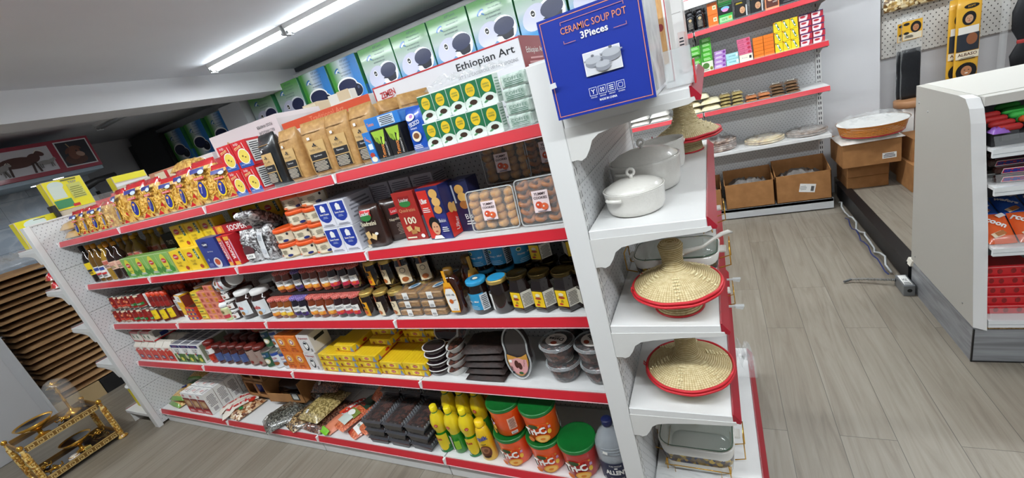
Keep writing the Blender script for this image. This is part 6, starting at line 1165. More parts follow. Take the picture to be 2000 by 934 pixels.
ST = straw_nodes('#bda878', '#d2c093', 190); STD = mat('#a08a5a', .8); ST2 = mat('#e9dcb0', .7); RW = C('#c8202c', .45, .1)  # STD: darker straw in coil creases, stitch lines plus painted groove shade
def coils(prof, step=.0062):
    """walk along a smooth profile laying rope coils -> scalloped profile"""
    P = [Vector((r, z)) for r, z in prof]; out = []
    segs = [(P[i], P[i+1]) for i in range(len(P)-1)]; tot = sum((b_-a).length for a, b_ in segs); n = max(2, int(tot/step))
    def at(d):
        for a, b_ in segs:
            l = (b_-a).length
            if d <= l+1e-9: t = (b_-a)/max(l, 1e-9); return a + t*d, Vector((t.y, -t.x))
            d -= l
        t = (segs[-1][1]-segs[-1][0]).normalized(); return segs[-1][1], Vector((t.y, -t.x))
    for i in range(n):
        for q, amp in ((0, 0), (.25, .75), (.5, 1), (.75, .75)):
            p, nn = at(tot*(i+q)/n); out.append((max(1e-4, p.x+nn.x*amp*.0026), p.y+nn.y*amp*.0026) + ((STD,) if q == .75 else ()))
    p, nn = at(tot); out.append((max(1e-4, p.x), p.y)); return out
def mesob(kind):
    if kind == 'tall':
        low = [(.068, 0), (.062, .012), (.056, .028), (.062, .040), (.095, .058), (.122, .070)]; cone = [(.124, .078), (.105, .094), (.080, .108), (.055, .119), (.036, .130), (.028, .146), (.027, .165), (.031, .190), (.033, .203), (.026, .212), (.012, .214), (.001, .206)]; R_ = .126; zr_ = .074; rb = .069
    elif kind == 'low':
        low = [(.052, 0), (.060, .010), (.085, .026), (.112, .044), (.130, .058)]; cone = [(.132, .067), (.112, .080), (.085, .093), (.060, .103), (.043, .111), (.034, .122), (.031, .14), (.030, .17), (.033, .19), (.02, .197), (.001, .193)]; R_ = .134; zr_ = .064; rb = None
    else:
        low = [(.056, 0), (.053, .016), (.051, .034), (.062, .046), (.10, .056), (.122, .064)]; cone = [(.124, .070), (.10, .088), (.074, .102), (.052, .116), (.044, .134), (.036, .16), (.034, .20), (.036, .23), (.039, .26), (.02, .268), (.001, .262)]; R_ = .127; zr_ = .066; rb = .057
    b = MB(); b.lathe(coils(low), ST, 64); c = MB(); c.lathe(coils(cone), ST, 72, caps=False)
    # lighter woven star on the cone
    d = MB(); R = random.Random(4)
    def conept(f): 
        P = [p for p in cone if p[0] > .035]; i = min(len(P)-2, int(f*(len(P)-1))); t = f*(len(P)-1)-i; return P[i][0]*(1-t)+P[i+1][0]*t, P[i][1]*(1-t)+P[i+1][1]*t
    for s_ in range(6):
        for i in range(7):
            for j in range(i//2+1):
                f = .15+.10*i; r0, z0 = conept(min(.98, f)); a = s_*pi/3+.25+(j-i/4)*.09; x, y = (r0+.003)*cos(a), (r0+.003)*sin(a)
                c.ball((x, y, z0+.003), .0035, .0035, .0022, ST2, 6, 4)
    rm = MB()
    for k, zz in enumerate((zr_-.004, zr_+.006)): rm.tube([((R_+.001-.002*k)*cos(2*pi*i/56), (R_+.001-.002*k)*sin(2*pi*i/56), zz+.001*sin(i)) for i in range(56)], .0046, RW, 8, closed=True)
    ps = [('bowl', b), ('cone_lid', c), ('red_rim', rm)]
    if rb: g = MB(); g.tube([(rb*cos(2*pi*i/48), rb*sin(2*pi*i/48), .003) for i in range(48)], .003, RW, 6, closed=True); ps.append(('red_foot', g))
    g = MB(); g.tube([(-R_, .0, zr_), (-R_-.008, -.004, zr_+.014), (-R_-.006, -.003, zr_+.026), (-R_-.001, 0, zr_+.012)], .002, RW, 6); ps.append(('hanging_loop', g))
    return ps
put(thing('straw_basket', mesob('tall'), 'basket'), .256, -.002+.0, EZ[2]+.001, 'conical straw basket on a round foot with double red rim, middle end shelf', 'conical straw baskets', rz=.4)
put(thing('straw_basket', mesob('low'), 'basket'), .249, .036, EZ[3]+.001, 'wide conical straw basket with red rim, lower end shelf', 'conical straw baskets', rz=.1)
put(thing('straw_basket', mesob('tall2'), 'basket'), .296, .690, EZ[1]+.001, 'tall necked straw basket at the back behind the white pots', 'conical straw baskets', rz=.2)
# casserole dishes
def rrect(w, d, r, n=6):
    P = []
    for (cx, cy, a0) in ((w/2-r, d/2-r, 0), (-w/2+r, d/2-r, pi/2), (-w/2+r, -d/2+r, pi), (w/2-r, -d/2+r, -pi/2)):
        for k in range(n+1): a = a0+k*pi/2/n; P.append((cx+r*cos(a), cy+r*sin(a)))
    return P
def loft(m, secs, mt, smooth=True):
    o = len(m.v); n = len(secs[0][0])
    for P, z in secs: m.v += [(x, y, z) for x, y in P]
    k = m.m(mt)
    for j in range(len(secs)-1):
        for i in range(n): a = o+j*n+i; b_ = o+j*n+(i+1) % n; m.f.append((a, b_, b_+n, a+n)); m.mi.append(k); m.sm.append(smooth)
    return m
ORN = speck('blue_gold_ornament', [(.25, '#1d2a4a'), (.45, '#8a6a1c'), (.6, '#c9a83c'), (.8, '#4a3a22')], 70, .3, .5, bs=0)
def casserole(w, d, h, spoon):
    b = MB(); loft(b, [(rrect(w*.84, d*.80, .04), .0), (rrect(w*.90, d*.88, .045), .012), (rrect(w*.95, d*.94, .05), h*.62), (rrect(w, d, .055), h), (rrect(w*.96, d*.94, .05), h), (rrect(w*.88, d*.86, .045), h*.3), (rrect(w*.80, d*.74, .04), .012)], CER2); b.f.append(tuple(range(28))[::-1]); b.mi.append(0); b.sm.append(False)
    bn = MB(); loft(bn, [(rrect(w*.932, d*.92, .05), h*.38), (rrect(w*.962, d*.952, .052), h*.70)], ORN)
    g = MB(); GL = mat('#aab8ae', .04, coat=1.0, alpha=.38); loft(g, [(rrect(w*.94, d*.92, .048), h+.001), (rrect(w*.93, d*.90, .046), h+.006), (rrect(w*.6, d*.6, .03), h+.014), (rrect(w*.2, d*.2, .01), h+.017)], GL); n0 = len(g.v); g.f.append(tuple(range(n0-28, n0))); g.mi.append(0); g.sm.append(False)
    gr = MB(); P = [(x, y, h+.003) for x, y in rrect(w*.945, d*.925, .049)]; gr.tube(P, .0016, mat('#3a5a44', .2), 5, closed=True)
    k = MB(); k.ball((0, 0, h+.030), .013, .013, .010, BRASS); k.tube([(0, 0, h+.014), (0, 0, h+.024)], .005, BRASS, 8)
    ps = [('dish', b), ('ornament_band', bn), ('glass_lid', g), ('lid_edge', gr), ('lid_knob', k)]
    for s_ in (-1, 1):
        e = MB(); e.box(s_*w*.49, s_*(w*.49+.02), -.022, .022, h-.018, h-.008, CER2, .003); ps.append(('ear', e))
        t = MB(); X = s_*(w*.5+.028); t.tube([(s_*w*.47, -.036, .02), (X, -.036, .03), (X, -.036, h+.012), (X, .036, h+.012), (X, .036, .03), (s_*w*.47, .036, .02)], .0022, GOLD, 6); ps.append(('gold_handle', t))
    st = MB()
    for (x, y) in ((-w*.4, -d*.42), (w*.4, -d*.42), (-w*.4, d*.42), (w*.4, d*.42)): st.tube([(x, y, h*.4), (x*1.03, y*1.05, 0)], .0025, GOLD, 6)
    st.tube([(-w*.42, -d*.5, h*.30), (w*.42, -d*.5, h*.30), (w*.42, d*.5, h*.30), (-w*.42, d*.5, h*.30)], .0022, GOLD, 6, closed=True); st.tube([(-w*.30, -d*.505, h*.05), (-w*.30, -d*.505, h*.32), (w*.30, -d*.505, h*.32), (w*.30, -d*.505, h*.05)], .002, GOLD, 6); ps.append(('wire_stand', st))
    return ps
CSP = thing('casserole_dish', casserole(.278, .185, .085, True), 'casserole dish')
put(CSP, .240, .228, EZ[2]+.003, 'white casserole with glass lid and gilt wire handles behind the straw basket', 'glass lidded casseroles', rz=-.03)
m = MB(); m.tube([(0, 0, 0), (.03, .004, .006), (.07, .012, .012), (.10, .030, .026), (.125, .046, .034), (.145, .062, .034), (.155, .074, .026)], [.014, .008, .006, .006, .007, .007, .005], CER2, 8); m.ball((-.012, -.004, 0), .030, .020, .008, CER2)
m.art(FT(.0085), [('r', -.01, -.0, .012, .010, PAPER, .3)]); o = one('serving_spoon', m, 'white ceramic ladle lying across the casserole lid', 'ladle'); o.location = (.262, .130, EZ[2]+.113)
put(CSP, .235, .62, EZ[2]+.003, 'white casserole with dark gilt band at the back of that shelf', 'glass lidded casseroles', rz=.02)
put(CSP, .235, .50, EZ[3]+.003, 'gilt handled casserole in shade behind the lower straw basket', 'glass lidded casseroles', rz=.02)
put(thing('casserole_dish', casserole(.270, .235, .128, False), 'casserole dish'), .218, .175, EZ[4]+.001, 'deep white casserole with glass lid on the lowest end shelf', rz=-.02)
b = MB(); b.pillow(.40, .42, .05, FILM, wr=1.2, seed=21, nx=20, ny=20); o = one('plastic_wrap', b, 'crumpled clear wrap around the casserole near the floor', 'plastic wrap'); o.location = (.255, -.02, EZ[4]+.003); o.scale = (1, .42, .6)
b = MB(); b.pillow(.12, .16, .10, FILM, wr=1.6, seed=22, nx=12, ny=12); o = one('plastic_wrap', b, 'clear plastic hanging over the lowest end shelf corner', 'plastic wrap'); o.location = (.40, .68, EZ[4]+.003)
m = MB()
for (y, z) in ((.34, .80), (.20, .80)): m.prism([(0, 0), (.02, -.004), (.024, .006), (.0, .006)], 'y', y, y+.015, CLEAR)
for i, (y) in enumerate((.30, .12)):
    m = MB(); m.prism([(.405, EZ[2]-.09), (.425, EZ[2]-.095), (.43, EZ[2]-.083), (.405, EZ[2]-.083)], 'y', y, y+.014, mat('#e3e8ea', .1, coat=1, alpha=.7)); m.box(.379, .406, y+.004, y+.010, EZ[2]-.089, EZ[2]-.084, mat('#e3e8ea', .1, coat=1, alpha=.7)); m.box(.376, .381, y+.004, y+.010, EZ[2]-.089, EZ[2]-.028, mat('#e3e8ea', .1, coat=1, alpha=.7))
    one('label_clip', m, ['rear clear ticket clip below the dark red strip', 'front clear ticket clip below the dark red strip'][i], 'clip')

# ================================================================== back wall: big appliance cartons
def grad_nodes(h1, h2, h3, ax):
    def f(nt, b):
        tc = N(nt, 'ShaderNodeTexCoord'); sp = N(nt, 'ShaderNodeSeparateXYZ'); nt.links.new(tc.outputs['Object'], sp.inputs[0])
        mr = N(nt, 'ShaderNodeMapRange'); mr.inputs[1].default_value = -.22 if ax == 'X' else .58; mr.inputs[2].default_value = .22 if ax == 'X' else .0; nt.links.new(sp.outputs[ax], mr.inputs[0])
        nt.links.new(ramp(nt, mr.outputs[0], [(.06, h1), (.42, h2), (.78, h3)]), b.inputs['Base Color'])
    return nmat('carton_print_%s_%s' % (ax, h1.lstrip('#')), f, .35, 0, .4)
GA = grad_nodes('#3f8a30', '#ccd6d8', '#2f78bc', 'X'); GB = grad_nodes('#4a8f3c', '#aab6b4', '#2b80b8', 'Z')
LIDC = mat('#262c4a', .3, coat=.3); HT = mat('#3a4656', .6)
def txts(x, z): return [('t', 'ASP Lanch', .05+x, .555, .13, .024, HT), ('t', 'With a safe working area', .055+x, .515, .17, .018, HT), ('t', 'Non stick plate 16"', .06+x, .48, .15, .018, HT), ('t', 'New and Improved Design', .02+x, .432, .18, .02, HT), ('t', 'with thermostatic vents', .02+x, .402, .17, .02, HT), ('e', -.11+x, .47, .045, .020, C('#2a6aa8'), .5), ('e', -.105+x, .463, .034, .010, C('#e6ecec'), .5), ('e', -.085+x, .45, .02, .008, C('#2a6aa8'), -.6)]
ma = MB(); W2 = .245; H2_ = .585
ma.box(-W2, W2, -.15, .15, 0, H2_, C('#2f7a4a', .35, .3), .002); ma.art(FF(-.15), [('r', 0, H2_/2, W2*2-.006, H2_-.006, GA)]+txts(0, 0)+[('e', .07, .205, .13, .09, PAPER), ('e', -.02, .275, .165, .098, PAPER), ('e', .10, .20, .095, .072, mat('#1d2030', .3)), ('e', -.02, .262, .15, .08, mat('#1d2030', .3)), ('e', -.02, .278, .148, .074, LIDC), ('e', .14, .225, .018, .018, mat('#4a5268', .3))])
sidea = [('r', 0, .29, .28, .57, C('#3f8a5a', .35, .3)), ('r', 0, .12, .28, .22, C('#3f86c4')), ('e', -.04, .26, .05, .04, C('#c9ced8')), ('e', .04, .26, .05, .05, LIDC), ('e', 0, .12, .045, .045, DARK), ('e', 0, .12, .03, .03, C('#c86a2c'))]
ma.art(FL(-W2), sidea); ma.art(FR(W2), sidea)
mb_ = MB(); mb_.box(-W2, W2, -.15, .15, 0, H2_, C('#2f7a4a', .35, .3), .002); mb_.art(FF(-.15), [('r', 0, H2_/2, W2*2-.006, H2_-.006, GB)]+txts(0, 0)+[('e', .10, .255, .135, .125, C('#dfe2e6')), ('e', -.075, .255, .135, .105, C('#b8b9cc'), .5), ('p', [(.03, .23), (.20, .24), (.185, .175), (.165, .165), (.095, .158), (.075, .168), (.06, .20), (.0, .215)], mat('#20222c', .3)), ('e', .105, .285, .115, .075, LIDC, .1), ('e', -.085, .29, .026, .034, PAPER, .2), ('e', -.085, .29, .021, .028, BLACK, .2), ('r', -.085, .287, .022, .008, PAPER)])
mb_.art(FL(-W2), sidea); mb_.art(FR(W2), sidea)
GAo = thing('appliance_carton', ma, 'appliance carton'); GBo = thing('appliance_carton', mb_, 'appliance carton'); zq = 1.986
seq = [(-7.42, 'a', .0), (-6.82, 'a', .0), (-6.22, 'a', 0), (-5.12, 'b', 0), (-4.55, 'b', -.0), (-4.02, 'a', 0), (-3.50, 'a', 0), (-2.96, 'b', 0), (-2.455, 'b', 0), (-1.95, 'b', 0), (-1.445, 'b', 0), (-.94, 'b', 0), (-.43, 'b', 0)]
for i, (x, k, a) in enumerate(seq): put(GAo if k == 'a' else GBo, x, 3.20, zq, 'green and blue appliance carton up high, %s' % ['first', 'second', 'third', 'fourth', 'fifth', 'sixth', 'seventh', 'eighth', 'ninth', 'tenth', 'eleventh', 'twelfth', 'thirteenth'][i] + (' from the dim end' if i < 6 else ' from the dim end'), 'appliance cartons on the high shelf')
bx('white_wall_box', -5.95, -5.45, 2.98, 3.2, 2.16, 2.58, mat('#c9cbce', .45), 'blank white metal box hanging high among the appliance cartons', [('e', .03, .36, .008, .008, STEEL), ('e', .46, .05, .008, .008, STEEL)], cat='wall box')
bx('black_cabinet', -8.8, -7.69, 3.0, 3.35, 1.95, 2.58, BLACK, 'large black cabinet in the far dim corner by the cartons', [('r', .6, .4, .9, .7, DARK)], cat='cabinet')
m = MB(); m.box(-8.29, -3.5, 2.99, 3.40, 1.93, 1.982, WHITE2); one('wall_ledge', m, 'long white ledge carrying the far appliance cartons', 'ledge')

# ---- smaller goods on the wall shelves
def row(p, xs, y, z, fmt, grp, **k):
    for i, x in enumerate(xs): put(p, x, y, z, fmt % O(i, len(xs)), grp, **k)
zr0, zr1, zr2, zr3, zr4 = [b+.001 for b in BZ[1:]]; yf = BF+.02
b = MB(); b.lathe([(.03, 0), (.033, .006), (.033, .115), (.028, .13)], mat('#15161a', .15, coat=.8), 20); c = MB(); c.lathe([(.027, .128), (.028, .132), (.028, .165), (.001, .166)], mat('#2a2b30', .3, coat=.4), 16); s = MB(); s.art(FC(.0335), [('r', 0, .07, .05, .08, mat('#22242a', .4)), ('l', 0, .055, .036, .05, 5, mat('#8a8478', .5)), ('e', 0, .095, .012, .012, C('#b8a27a'))], True)
P = thing('black_bottle', [('bottle', b), ('cap', c), ('label', s)], 'bottle'); row(P, [.15+.073*i for i in range(4)], yf+.04, zr0, 'black cosmetic bottle, %s', 'black bottles on the wall shelf'); row(P, [.17+.073*i for i in range(4)], yf+.13, zr0, 'black cosmetic bottle in the second rank, %s', 'black bottles behind')
P = carton('orange_cream_box', .073, .07, .088, C('#e5701f'), [('r', .015, .05, .026, .03, C('#e8d9b8')), ('e', .015, .05, .008, .008, C('#9a9a5a'))], [], [])
for k in range(2): put(P, .465, yf+.04, zr0+.089*k, 'orange box beside the black bottles, %s' % ['lower', 'upper'][k], 'orange boxes beside the black bottles')
P = carton('green_hair_box', .10, .07, .066, C('#2fa044'), [('r', 0, .03, .09, .035, C('#a8dca0')), ('e', .03, .035, .012, .01, C('#c8a83c')), ('t', 'care', -.01, .03, .04, .014, C('#1f6a2c'))], [], []); P_ = carton('black_hair_box', .10, .07, .075, BLACK, [('e', 0, .04, .03, .015, C('#7ab8e0')), ('e', .0, .028, .022, .012, C('#e08ac0')), ('r', 0, .065, .09, .01, GREEN)], [], [])
put(P, .557, yf+.04, zr0, 'bright green box under the black one with bubbles'); put(P_, .557, yf+.04, zr0+.067, 'black box with pale blue and pink bubbles'); put(P, .557, yf+.05, zr0+.143, 'bright green box topmost above the bubble box')
P = carton('hair_dye_box', .082, .06, .125, BLACK, portrait(.008, .058, .052, mat('#1c1412', .4), mat('#c99870', .5)) + [('r', .036, .05, .008, .08, mat('#c9cdd0', .4)), ('l', -.012, .112, .05, .012, 2, YELLOW)], [], [], 'hair dye'); row(P, [.668, .775], yf+.04, zr0, 'black box with a dark haired portrait, %s', 'portrait boxes')
P = carton('hair_dye_box', .092, .06, .125, C('#e08a5c'), [('r', 0, .066, .078, .10, mat('#5a3028', .4)), ('e', -.01, .085, .022, .026, mat('#dba88a', .4)), ('e', -.016, .092, .003, .002, DARK), ('e', -.002, .092, .003, .002, DARK), ('e', -.009, .073, .008, .003, C('#a83a3a')), ('t', 'color', .02, .05, .03, .012, PAPER)], [], [], 'hair dye'); put(P, .877, yf+.04, zr0, 'orange framed hair dye box with a smiling portrait')
P = carton('dark_hair_box', .11, .06, .115, mat('#1c1a1e', .3, coat=.4), [('e', 0, .075, .03, .014, C('#e6b83c')), ('e', 0, .075, .022, .009, BLACK), ('l', 0, .03, .07, .02, 2, mat('#7a7478', .5))], [], []); row(P, [.985, 1.10], yf+.04, zr0, 'dark box near the shelf end, %s', 'dark boxes near the shelf end')
# level of soaps
P = carton('navy_pot', .062, .06, .05, mat('#1a2140', .3, coat=.5), [('e', 0, .025, .012, .008, C('#c84a5a')), ('r', 0, .04, .05, .008, BLACK)], [], [], 'cosmetic')
for i in range(6): put(P, .135+.064*(i % 2), yf+.12, zr1+.0515*(i//2), 'navy cosmetic box, %s column, %s' % (['left', 'right'][i % 2], ['lowest', 'middle', 'topmost'][i//2]), 'navy cosmetic boxes')
GS = C('#4fae34'); P = carton('green_soap_box', .083, .06, .036, GS, [('l', 0, .018, .06, .02, 2, C('#c9eab8')), ('r', -.03, .018, .012, .03, C('#2f8a24'))], [('r', 0, .018, .05, .03, C('#3f9a2c'))], [], 'soap')
for j in range(2):
    for k in range(5 if j else 4): put(P, .300+.087*j, yf+.05+.01*k, zr1+(.08 if j else .0)+.037*k, 'green soap box, %s column, %s' % (['left', 'right'][j], ['lowest', 'second up', 'third up', 'fourth up', 'topmost'][k]), 'green soap boxes')
for k in range(2): put(P, .300, yf+.05, zr1+.148+.037*k, 'green soap box raised on the left column, %s' % ['lower', 'upper'][k], 'green soap boxes')
put(carton('avocado_box', .085, .07, .078, C('#dfe6cf'), [('e', -.012, .045, .026, .024, C('#4a7a34')), ('e', .028, .018, .012, .016, C('#8fa83c')), ('e', .028, .016, .006, .007, C('#6b4a2a')), ('l', -.01, .012, .04, .01, 2, INK)], [], [], 'soap'), .387, yf+.045, zr1, 'pale box with avocado picture')
PU = C('#b48ac8'); P = carton('purple_soap_box', .088, .055, .033, PU, [('l', -.01, .017, .05, .016, 2, PAPER), ('e', .03, .017, .010, .010, C('#7a3a9a'))], [], [('r', 0, 0, .07, .04, C('#c8a8d8'))], 'soap')
for k in range(4): put(P, .480+.003*k, yf+.04+.012*k, zr1+.034*k, 'lilac soap box in its stack, %s' % ['lowest', 'second up', 'third up', 'topmost'][k], 'lilac soap boxes')
P = carton('teal_soap_box', .092, .055, .045, C('#a9d8dc'), [('t', 'soap', 0, .022, .05, .012, C('#3a8a9a')), ('e', .035, .025, .008, .012, C('#e8f0f0'))], [], [('r', 0, 0, .08, .04, C('#6f9aa0'))], 'soap')
for k in range(2): put(P, .575, yf+.04+.02*k, zr1+.046*k, 'pale teal soap box, %s' % ['lower', 'upper'][k], 'pale teal soap boxes')
P = carton('cream_soap_box', .095, .055, .055, C('#efe3cf'), [('t', 'Beauty', -.01, .03, .04, .010, C('#5a7a9a')), ('r', .03, .03, .016, .022, INK)], [], [], 'soap'); put(P, .674, yf+.04, zr1, 'cream soap box with dark square under the pink ones')
P = carton('pink_soap_box', .095, .055, .030, C('#d46a8c'), [('t', 'LUX', -.02, .015, .04, .014, C('#8a1a3a')), ('e', .03, .015, .012, .010, C('#b82a4a'))], [], [('r', 0, 0, .08, .04, C('#c8788c'))], 'soap')
for k in range(4): put(P, .672-.002*k, yf+.045+.008*k, zr1+.056+.031*k, 'pink soap box in its stack, %s' % ['lowest', 'second up', 'third up', 'topmost'][k], 'pink soap boxes')
P = carton('orange_soap_box', .07, .06, .052, C('#e57a1f'), [('r', 0, .026, .066, .004, C('#c9641a'))], [], [('r', 0, 0, .06, .05, C('#d06a1c'))], 'soap')
for j in range(2):
    for k in range(3+0*j): put(P, .765+.073*j, yf+.04+.006*k, zr1+.053*k, 'orange soap box, %s column, %s' % (['left', 'right'][j], ['lowest', 'middle', 'topmost'][k]), 'orange soap boxes')
YT = C('#e9cf1c'); P = carton('toothpaste_box', .052, .06, .075, YT, [('p', [(-.018, .066), (-.006, .070), (.016, .014), (.006, .008)], C('#1f6a3a')), ('p', [(-.015, .060), (-.006, .063), (.013, .018), (.006, .014)], PAPER), ('r', .002, .038, .006, .022, C('#1f6a3a'), .3), ('r', -.022, .07, .006, .008, REDP)], [], [('r', 0, 0, .04, .05, C('#e8b81c'))], 'herbal box')
for k in range(3):
    for j in range(3): put(P, .905+.0535*j, yf+.04+.012*k, zr1+.0765*k, 'yellow herbal box with green tube, %s column, %s row' % (O(j, 3), ['bottom', 'middle', 'top'][k]), 'yellow herbal boxes')
PR = carton('red_soap_box', .076, .06, .045, C('#c03a4c'), [('r', -.008, .02, .056, .036, C('#efe0e2')), ('e', -.012, .026, .018, .008, C('#b8283c')), ('p', [(.012, .002), (.036, .002), (.036, .04), (.024, .036)], C('#b8283c')), ('r', 0, .043, .074, .005, NAVY)], [('r', 0, .022, .05, .04, YELLOW)], [], 'soap')
for k in range(5):
    for j in range(2): put(PR, 1.085+.080*j+.004*(k % 2), yf+.04+.010*k, zr1+.046*k, 'white and red soap box by the shelf end, %s column, %s' % (['left', 'right'][j], ['lowest', 'second up', 'third up', 'fourth up', 'topmost'][k]), 'white and red soap boxes')
# flour and spice packets
def pk(col, w, l, t, sd, lab=None): return pbag(w, l, t, col, ([('r', 0, -l*.2, w*.5, l*.3, mat('#e6e2d6', .4)), ('l', 0, -l*.2, w*.4, l*.2, 3, INK)] if lab else None), seed=sd, wr=.2, name='spice_packet', cat='spices')
FW = speck('pale_flour_bag', [(.3, '#d9cfa6'), (.7, '#ece4c4')], 20, .3, .6, kind='N', bs=.4); FWH = speck('white_flour_bag', [(.3, '#e3e0d8'), (.7, '#f3f1ea')], 20, .3, .6, kind='N', bs=.4); SP1 = speck('olive_spice', [(.3, '#8a7a4c'), (.7, '#b5a26c')], 60, .3, .6, kind='N', bs=.4); SP2 = speck('rust_spice', [(.3, '#a8603a'), (.7, '#c98a5c')], 60, .3, .6, kind='N', bs=.4); SP3 = speck('brown_spice', [(.3, '#4f3a2c'), (.7, '#8a6a4c')], 60, .3, .6, kind='N', bs=.4)
P = pk(FW, .165, .22, .05, 3); 
for i in range(5): put(P, .22+.155*(i % 2) if i < 4 else .29, yf+.10+.01*(i//2), zr2+.054*(i//2), 'pale flour bag, %s' % ['bottom left', 'bottom right', 'middle left', 'middle right', 'topmost'][i], 'pale flour bags')
P = pk(FWH, .17, .2, .04, 5)
for i in range(6): put(P, -.42+.18*(i % 3), yf+.10, zr2+.042*(i//3), 'white flour bag left of the pale ones, %s, %s' % (O(i % 3, 3), ['lower', 'upper'][i//3]), 'white flour bags')
P = pk(SP1, .09, .18, .026, 6, True)
for j in range(2):
    for k in range(4): put(P, .49+.094*j, yf+.09+.01*k, zr2+.0275*k, 'olive spice packet, %s stack, %s' % (['left', 'right'][j], ['lowest', 'second up', 'third up', 'topmost'][k]), 'olive spice packets', rz=.05*(k % 2))
P = pk(SP2, .09, .17, .026, 7, True)
for j in range(2):
    for k in range(2): put(P, .688+.094*j, yf+.09, zr2+.0275*k, 'rust coloured spice packet, %s, %s' % (['left', 'right'][j], ['lower', 'upper'][k]), 'rust spice packets')
P = pk(SP3, .10, .18, .022, 8, True)
for j in range(2):
    for k in range(4): put(P, .882+.104*j, yf+.09+.015*k, zr2+.0235*k, 'dark brown spice packet, %s stack, %s' % (['left', 'right'][j], ['lowest', 'second up', 'third up', 'topmost'][k]), 'dark brown spice packets', rz=-.06*k)
b = MB(); b.lathe([(.03, 0), (.034, .006), (.034, .05), (.03, .06), (.001, .062)], mat('#c9a24c', .15, coat=.8, alpha=.8), 18); put(thing('amber_tub', b, 'tub'), .165, yf+.04, zr2+.165-.0, 'amber plastic tub perched on the pale flour bags')
# flat baskets wrapped in plastic
def flatb(r, n, mt, wrap=True):
    b = MB(); pr = []
    for i in range(n): z = .018*i; pr += [(r*.92, z+.001), (r, z+.006), (r, z+.012), (r*.94, z+.017)]
    b.lathe(pr, mt, 36); t = MB(); t.lathe([(r*.93, .018*n-.001), (r*.7, .018*n+.002), (.0001, .018*n+.001)], mt, 36); w = MB(); w.pillow(r*2.15, r*2.15, .018*n+.012, FILM, wr=.9, seed=n+2, nx=18, ny=18)
    return [('baskets', b), ('top_weave', t)] + ([('plastic_sleeve', w)] if wrap else [])
BW1 = speck('brown_cream_weave', [(.3, '#5c4238'), (.5, '#8f7466'), (.7, '#d8c8b8')], 26, .5, .3, kind='N', bs=.3); BW2 = speck('cream_weave', [(.3, '#8a6a58'), (.5, '#d6c29c'), (.75, '#ece0bd')], 18, .5, .3, kind='N', bs=.3); BW3 = speck('grey_brown_weave', [(.3, '#6b5a52'), (.6, '#a39488'), (.8, '#c9beb4')], 30, .5, .3, kind='N', bs=.3)
put(thing('flat_basket_stack', flatb(.15, 5, BW1), 'basket'), .40, 3.17, zr3, 'stack of brown flat baskets in clear plastic, left'); put(thing('flat_basket_stack', flatb(.155, 2, BW2), 'basket'), .765, 3.17, zr3, 'pair of cream flat baskets in clear plastic, centre'); put(thing('flat_basket_stack', flatb(.150, 2, BW3), 'basket'), 1.08, 3.17, zr3, 'grey brown flat baskets in clear plastic, at the shelf end')
# open cartons on the base
def open_carton(w, d, h, back, label=False, blue=False):
    c = MB(); t = .005
    c.box(-w/2, w/2, -d/2, -d/2+t, 0, h, CARD); c.box(-w/2, w/2, d/2-t, d/2, 0, h+back, CARD); c.prism([(-d/2, 0), (d/2, 0), (d/2, h+back), (-d/2, h)], 'x', -w/2, -w/2+t, CARD); c.prism([(-d/2, 0), (d/2, 0), (d/2, h+back), (-d/2, h)], 'x', w/2-t, w/2, CARD); c.box(-w/2, w/2, -d/2, d/2, 0, t, CARD)
    f = MB(); f.box(-w/2+.01, w/2-.01, -d/2+t, -d/2+.03, h-.03, h-.026, CARD)
    q = MB(); q.pillow(w*.9, d*.85, h*.35, mat('#8f8a86', .15, coat=1.0, alpha=.8), wr=.9, seed=int(w*100), nx=16, ny=14, z0=h*.55); g = MB(); g.box(-w*.42, w*.42, -d*.42, d*.42, .01, h*.56, BW3)
    ps = [('carton', c), ('flap', f), ('plastic_bag', q), ('contents', g)]
    if label: s = MB(); s.art(FF(-d/2), [('r', .03, .115, .115, .075, PAPER, -.18), ('l', -.0, .12, .05, .04, 4, mat('#9a9a9a', .5)), ('r', .065, .105, .022, .045, mat('#5a5a5c', .5), -.18)]); ps.append(('shipping_label', s))
    return ps
put(thing('open_carton', open_carton(.392, .30, .235, .06), 'carton'), .603, 3.155, zr4, 'open brown carton with plastic bag, left of the labelled one'); put(thing('open_carton', open_carton(.402, .30, .25, .07, True), 'carton'), 1.012, 3.155, zr4, 'open brown carton with white shipping label', rz=0)
put(thing('open_carton', open_carton(.36, .30, .21, .06), 'carton'), .20, 3.155, zr4, 'open brown carton mostly hidden behind the end shelves')
# stacked cartons, big flat trays
bx('closed_carton', 1.268, 1.63, 2.90, 3.30, .372, .560, CARD, 'wide brown carton carrying the orange rimmed trays', [('r', .29, .06, .085, .045, PAPER), ('l', .29, .06, .07, .035, 3, INK)])
m = MB(); m.box(1.32, 1.59, 3.02, 3.36, .0+.149, .25, CARD, .003); one('closed_carton', m, 'brown carton lowest under the orange rimmed trays', 'carton'); m = MB(); m.box(1.32, 1.59, 3.01, 3.36, .252, .37, CARD, .003); one('closed_carton', m, 'brown carton in the middle under the orange rimmed trays', 'carton')
b = MB(); OW = C('#e08a2c', .4, .3)
for k in range(7): z = .012*k; b.lathe([(.193+.003*k, z+.001), (.199+.003*k, z+.006), (.197+.003*k, z+.011)], OW if k else RW, 40, caps=False)
w = MB(); w.lathe([(.212, .080), (.216, .084), (.222, .092), (.226, .094), (.21, .086), (.15, .082), (.0001, .080)], PAPER, 40, caps=False); t = MB(); t.lathe([(.214, .074), (.228, .094)], OW, 40, caps=False); p = MB(); p.pillow(.40, .36, .05, FILM, wr=.9, seed=5, z0=.085, nx=18, ny=16)
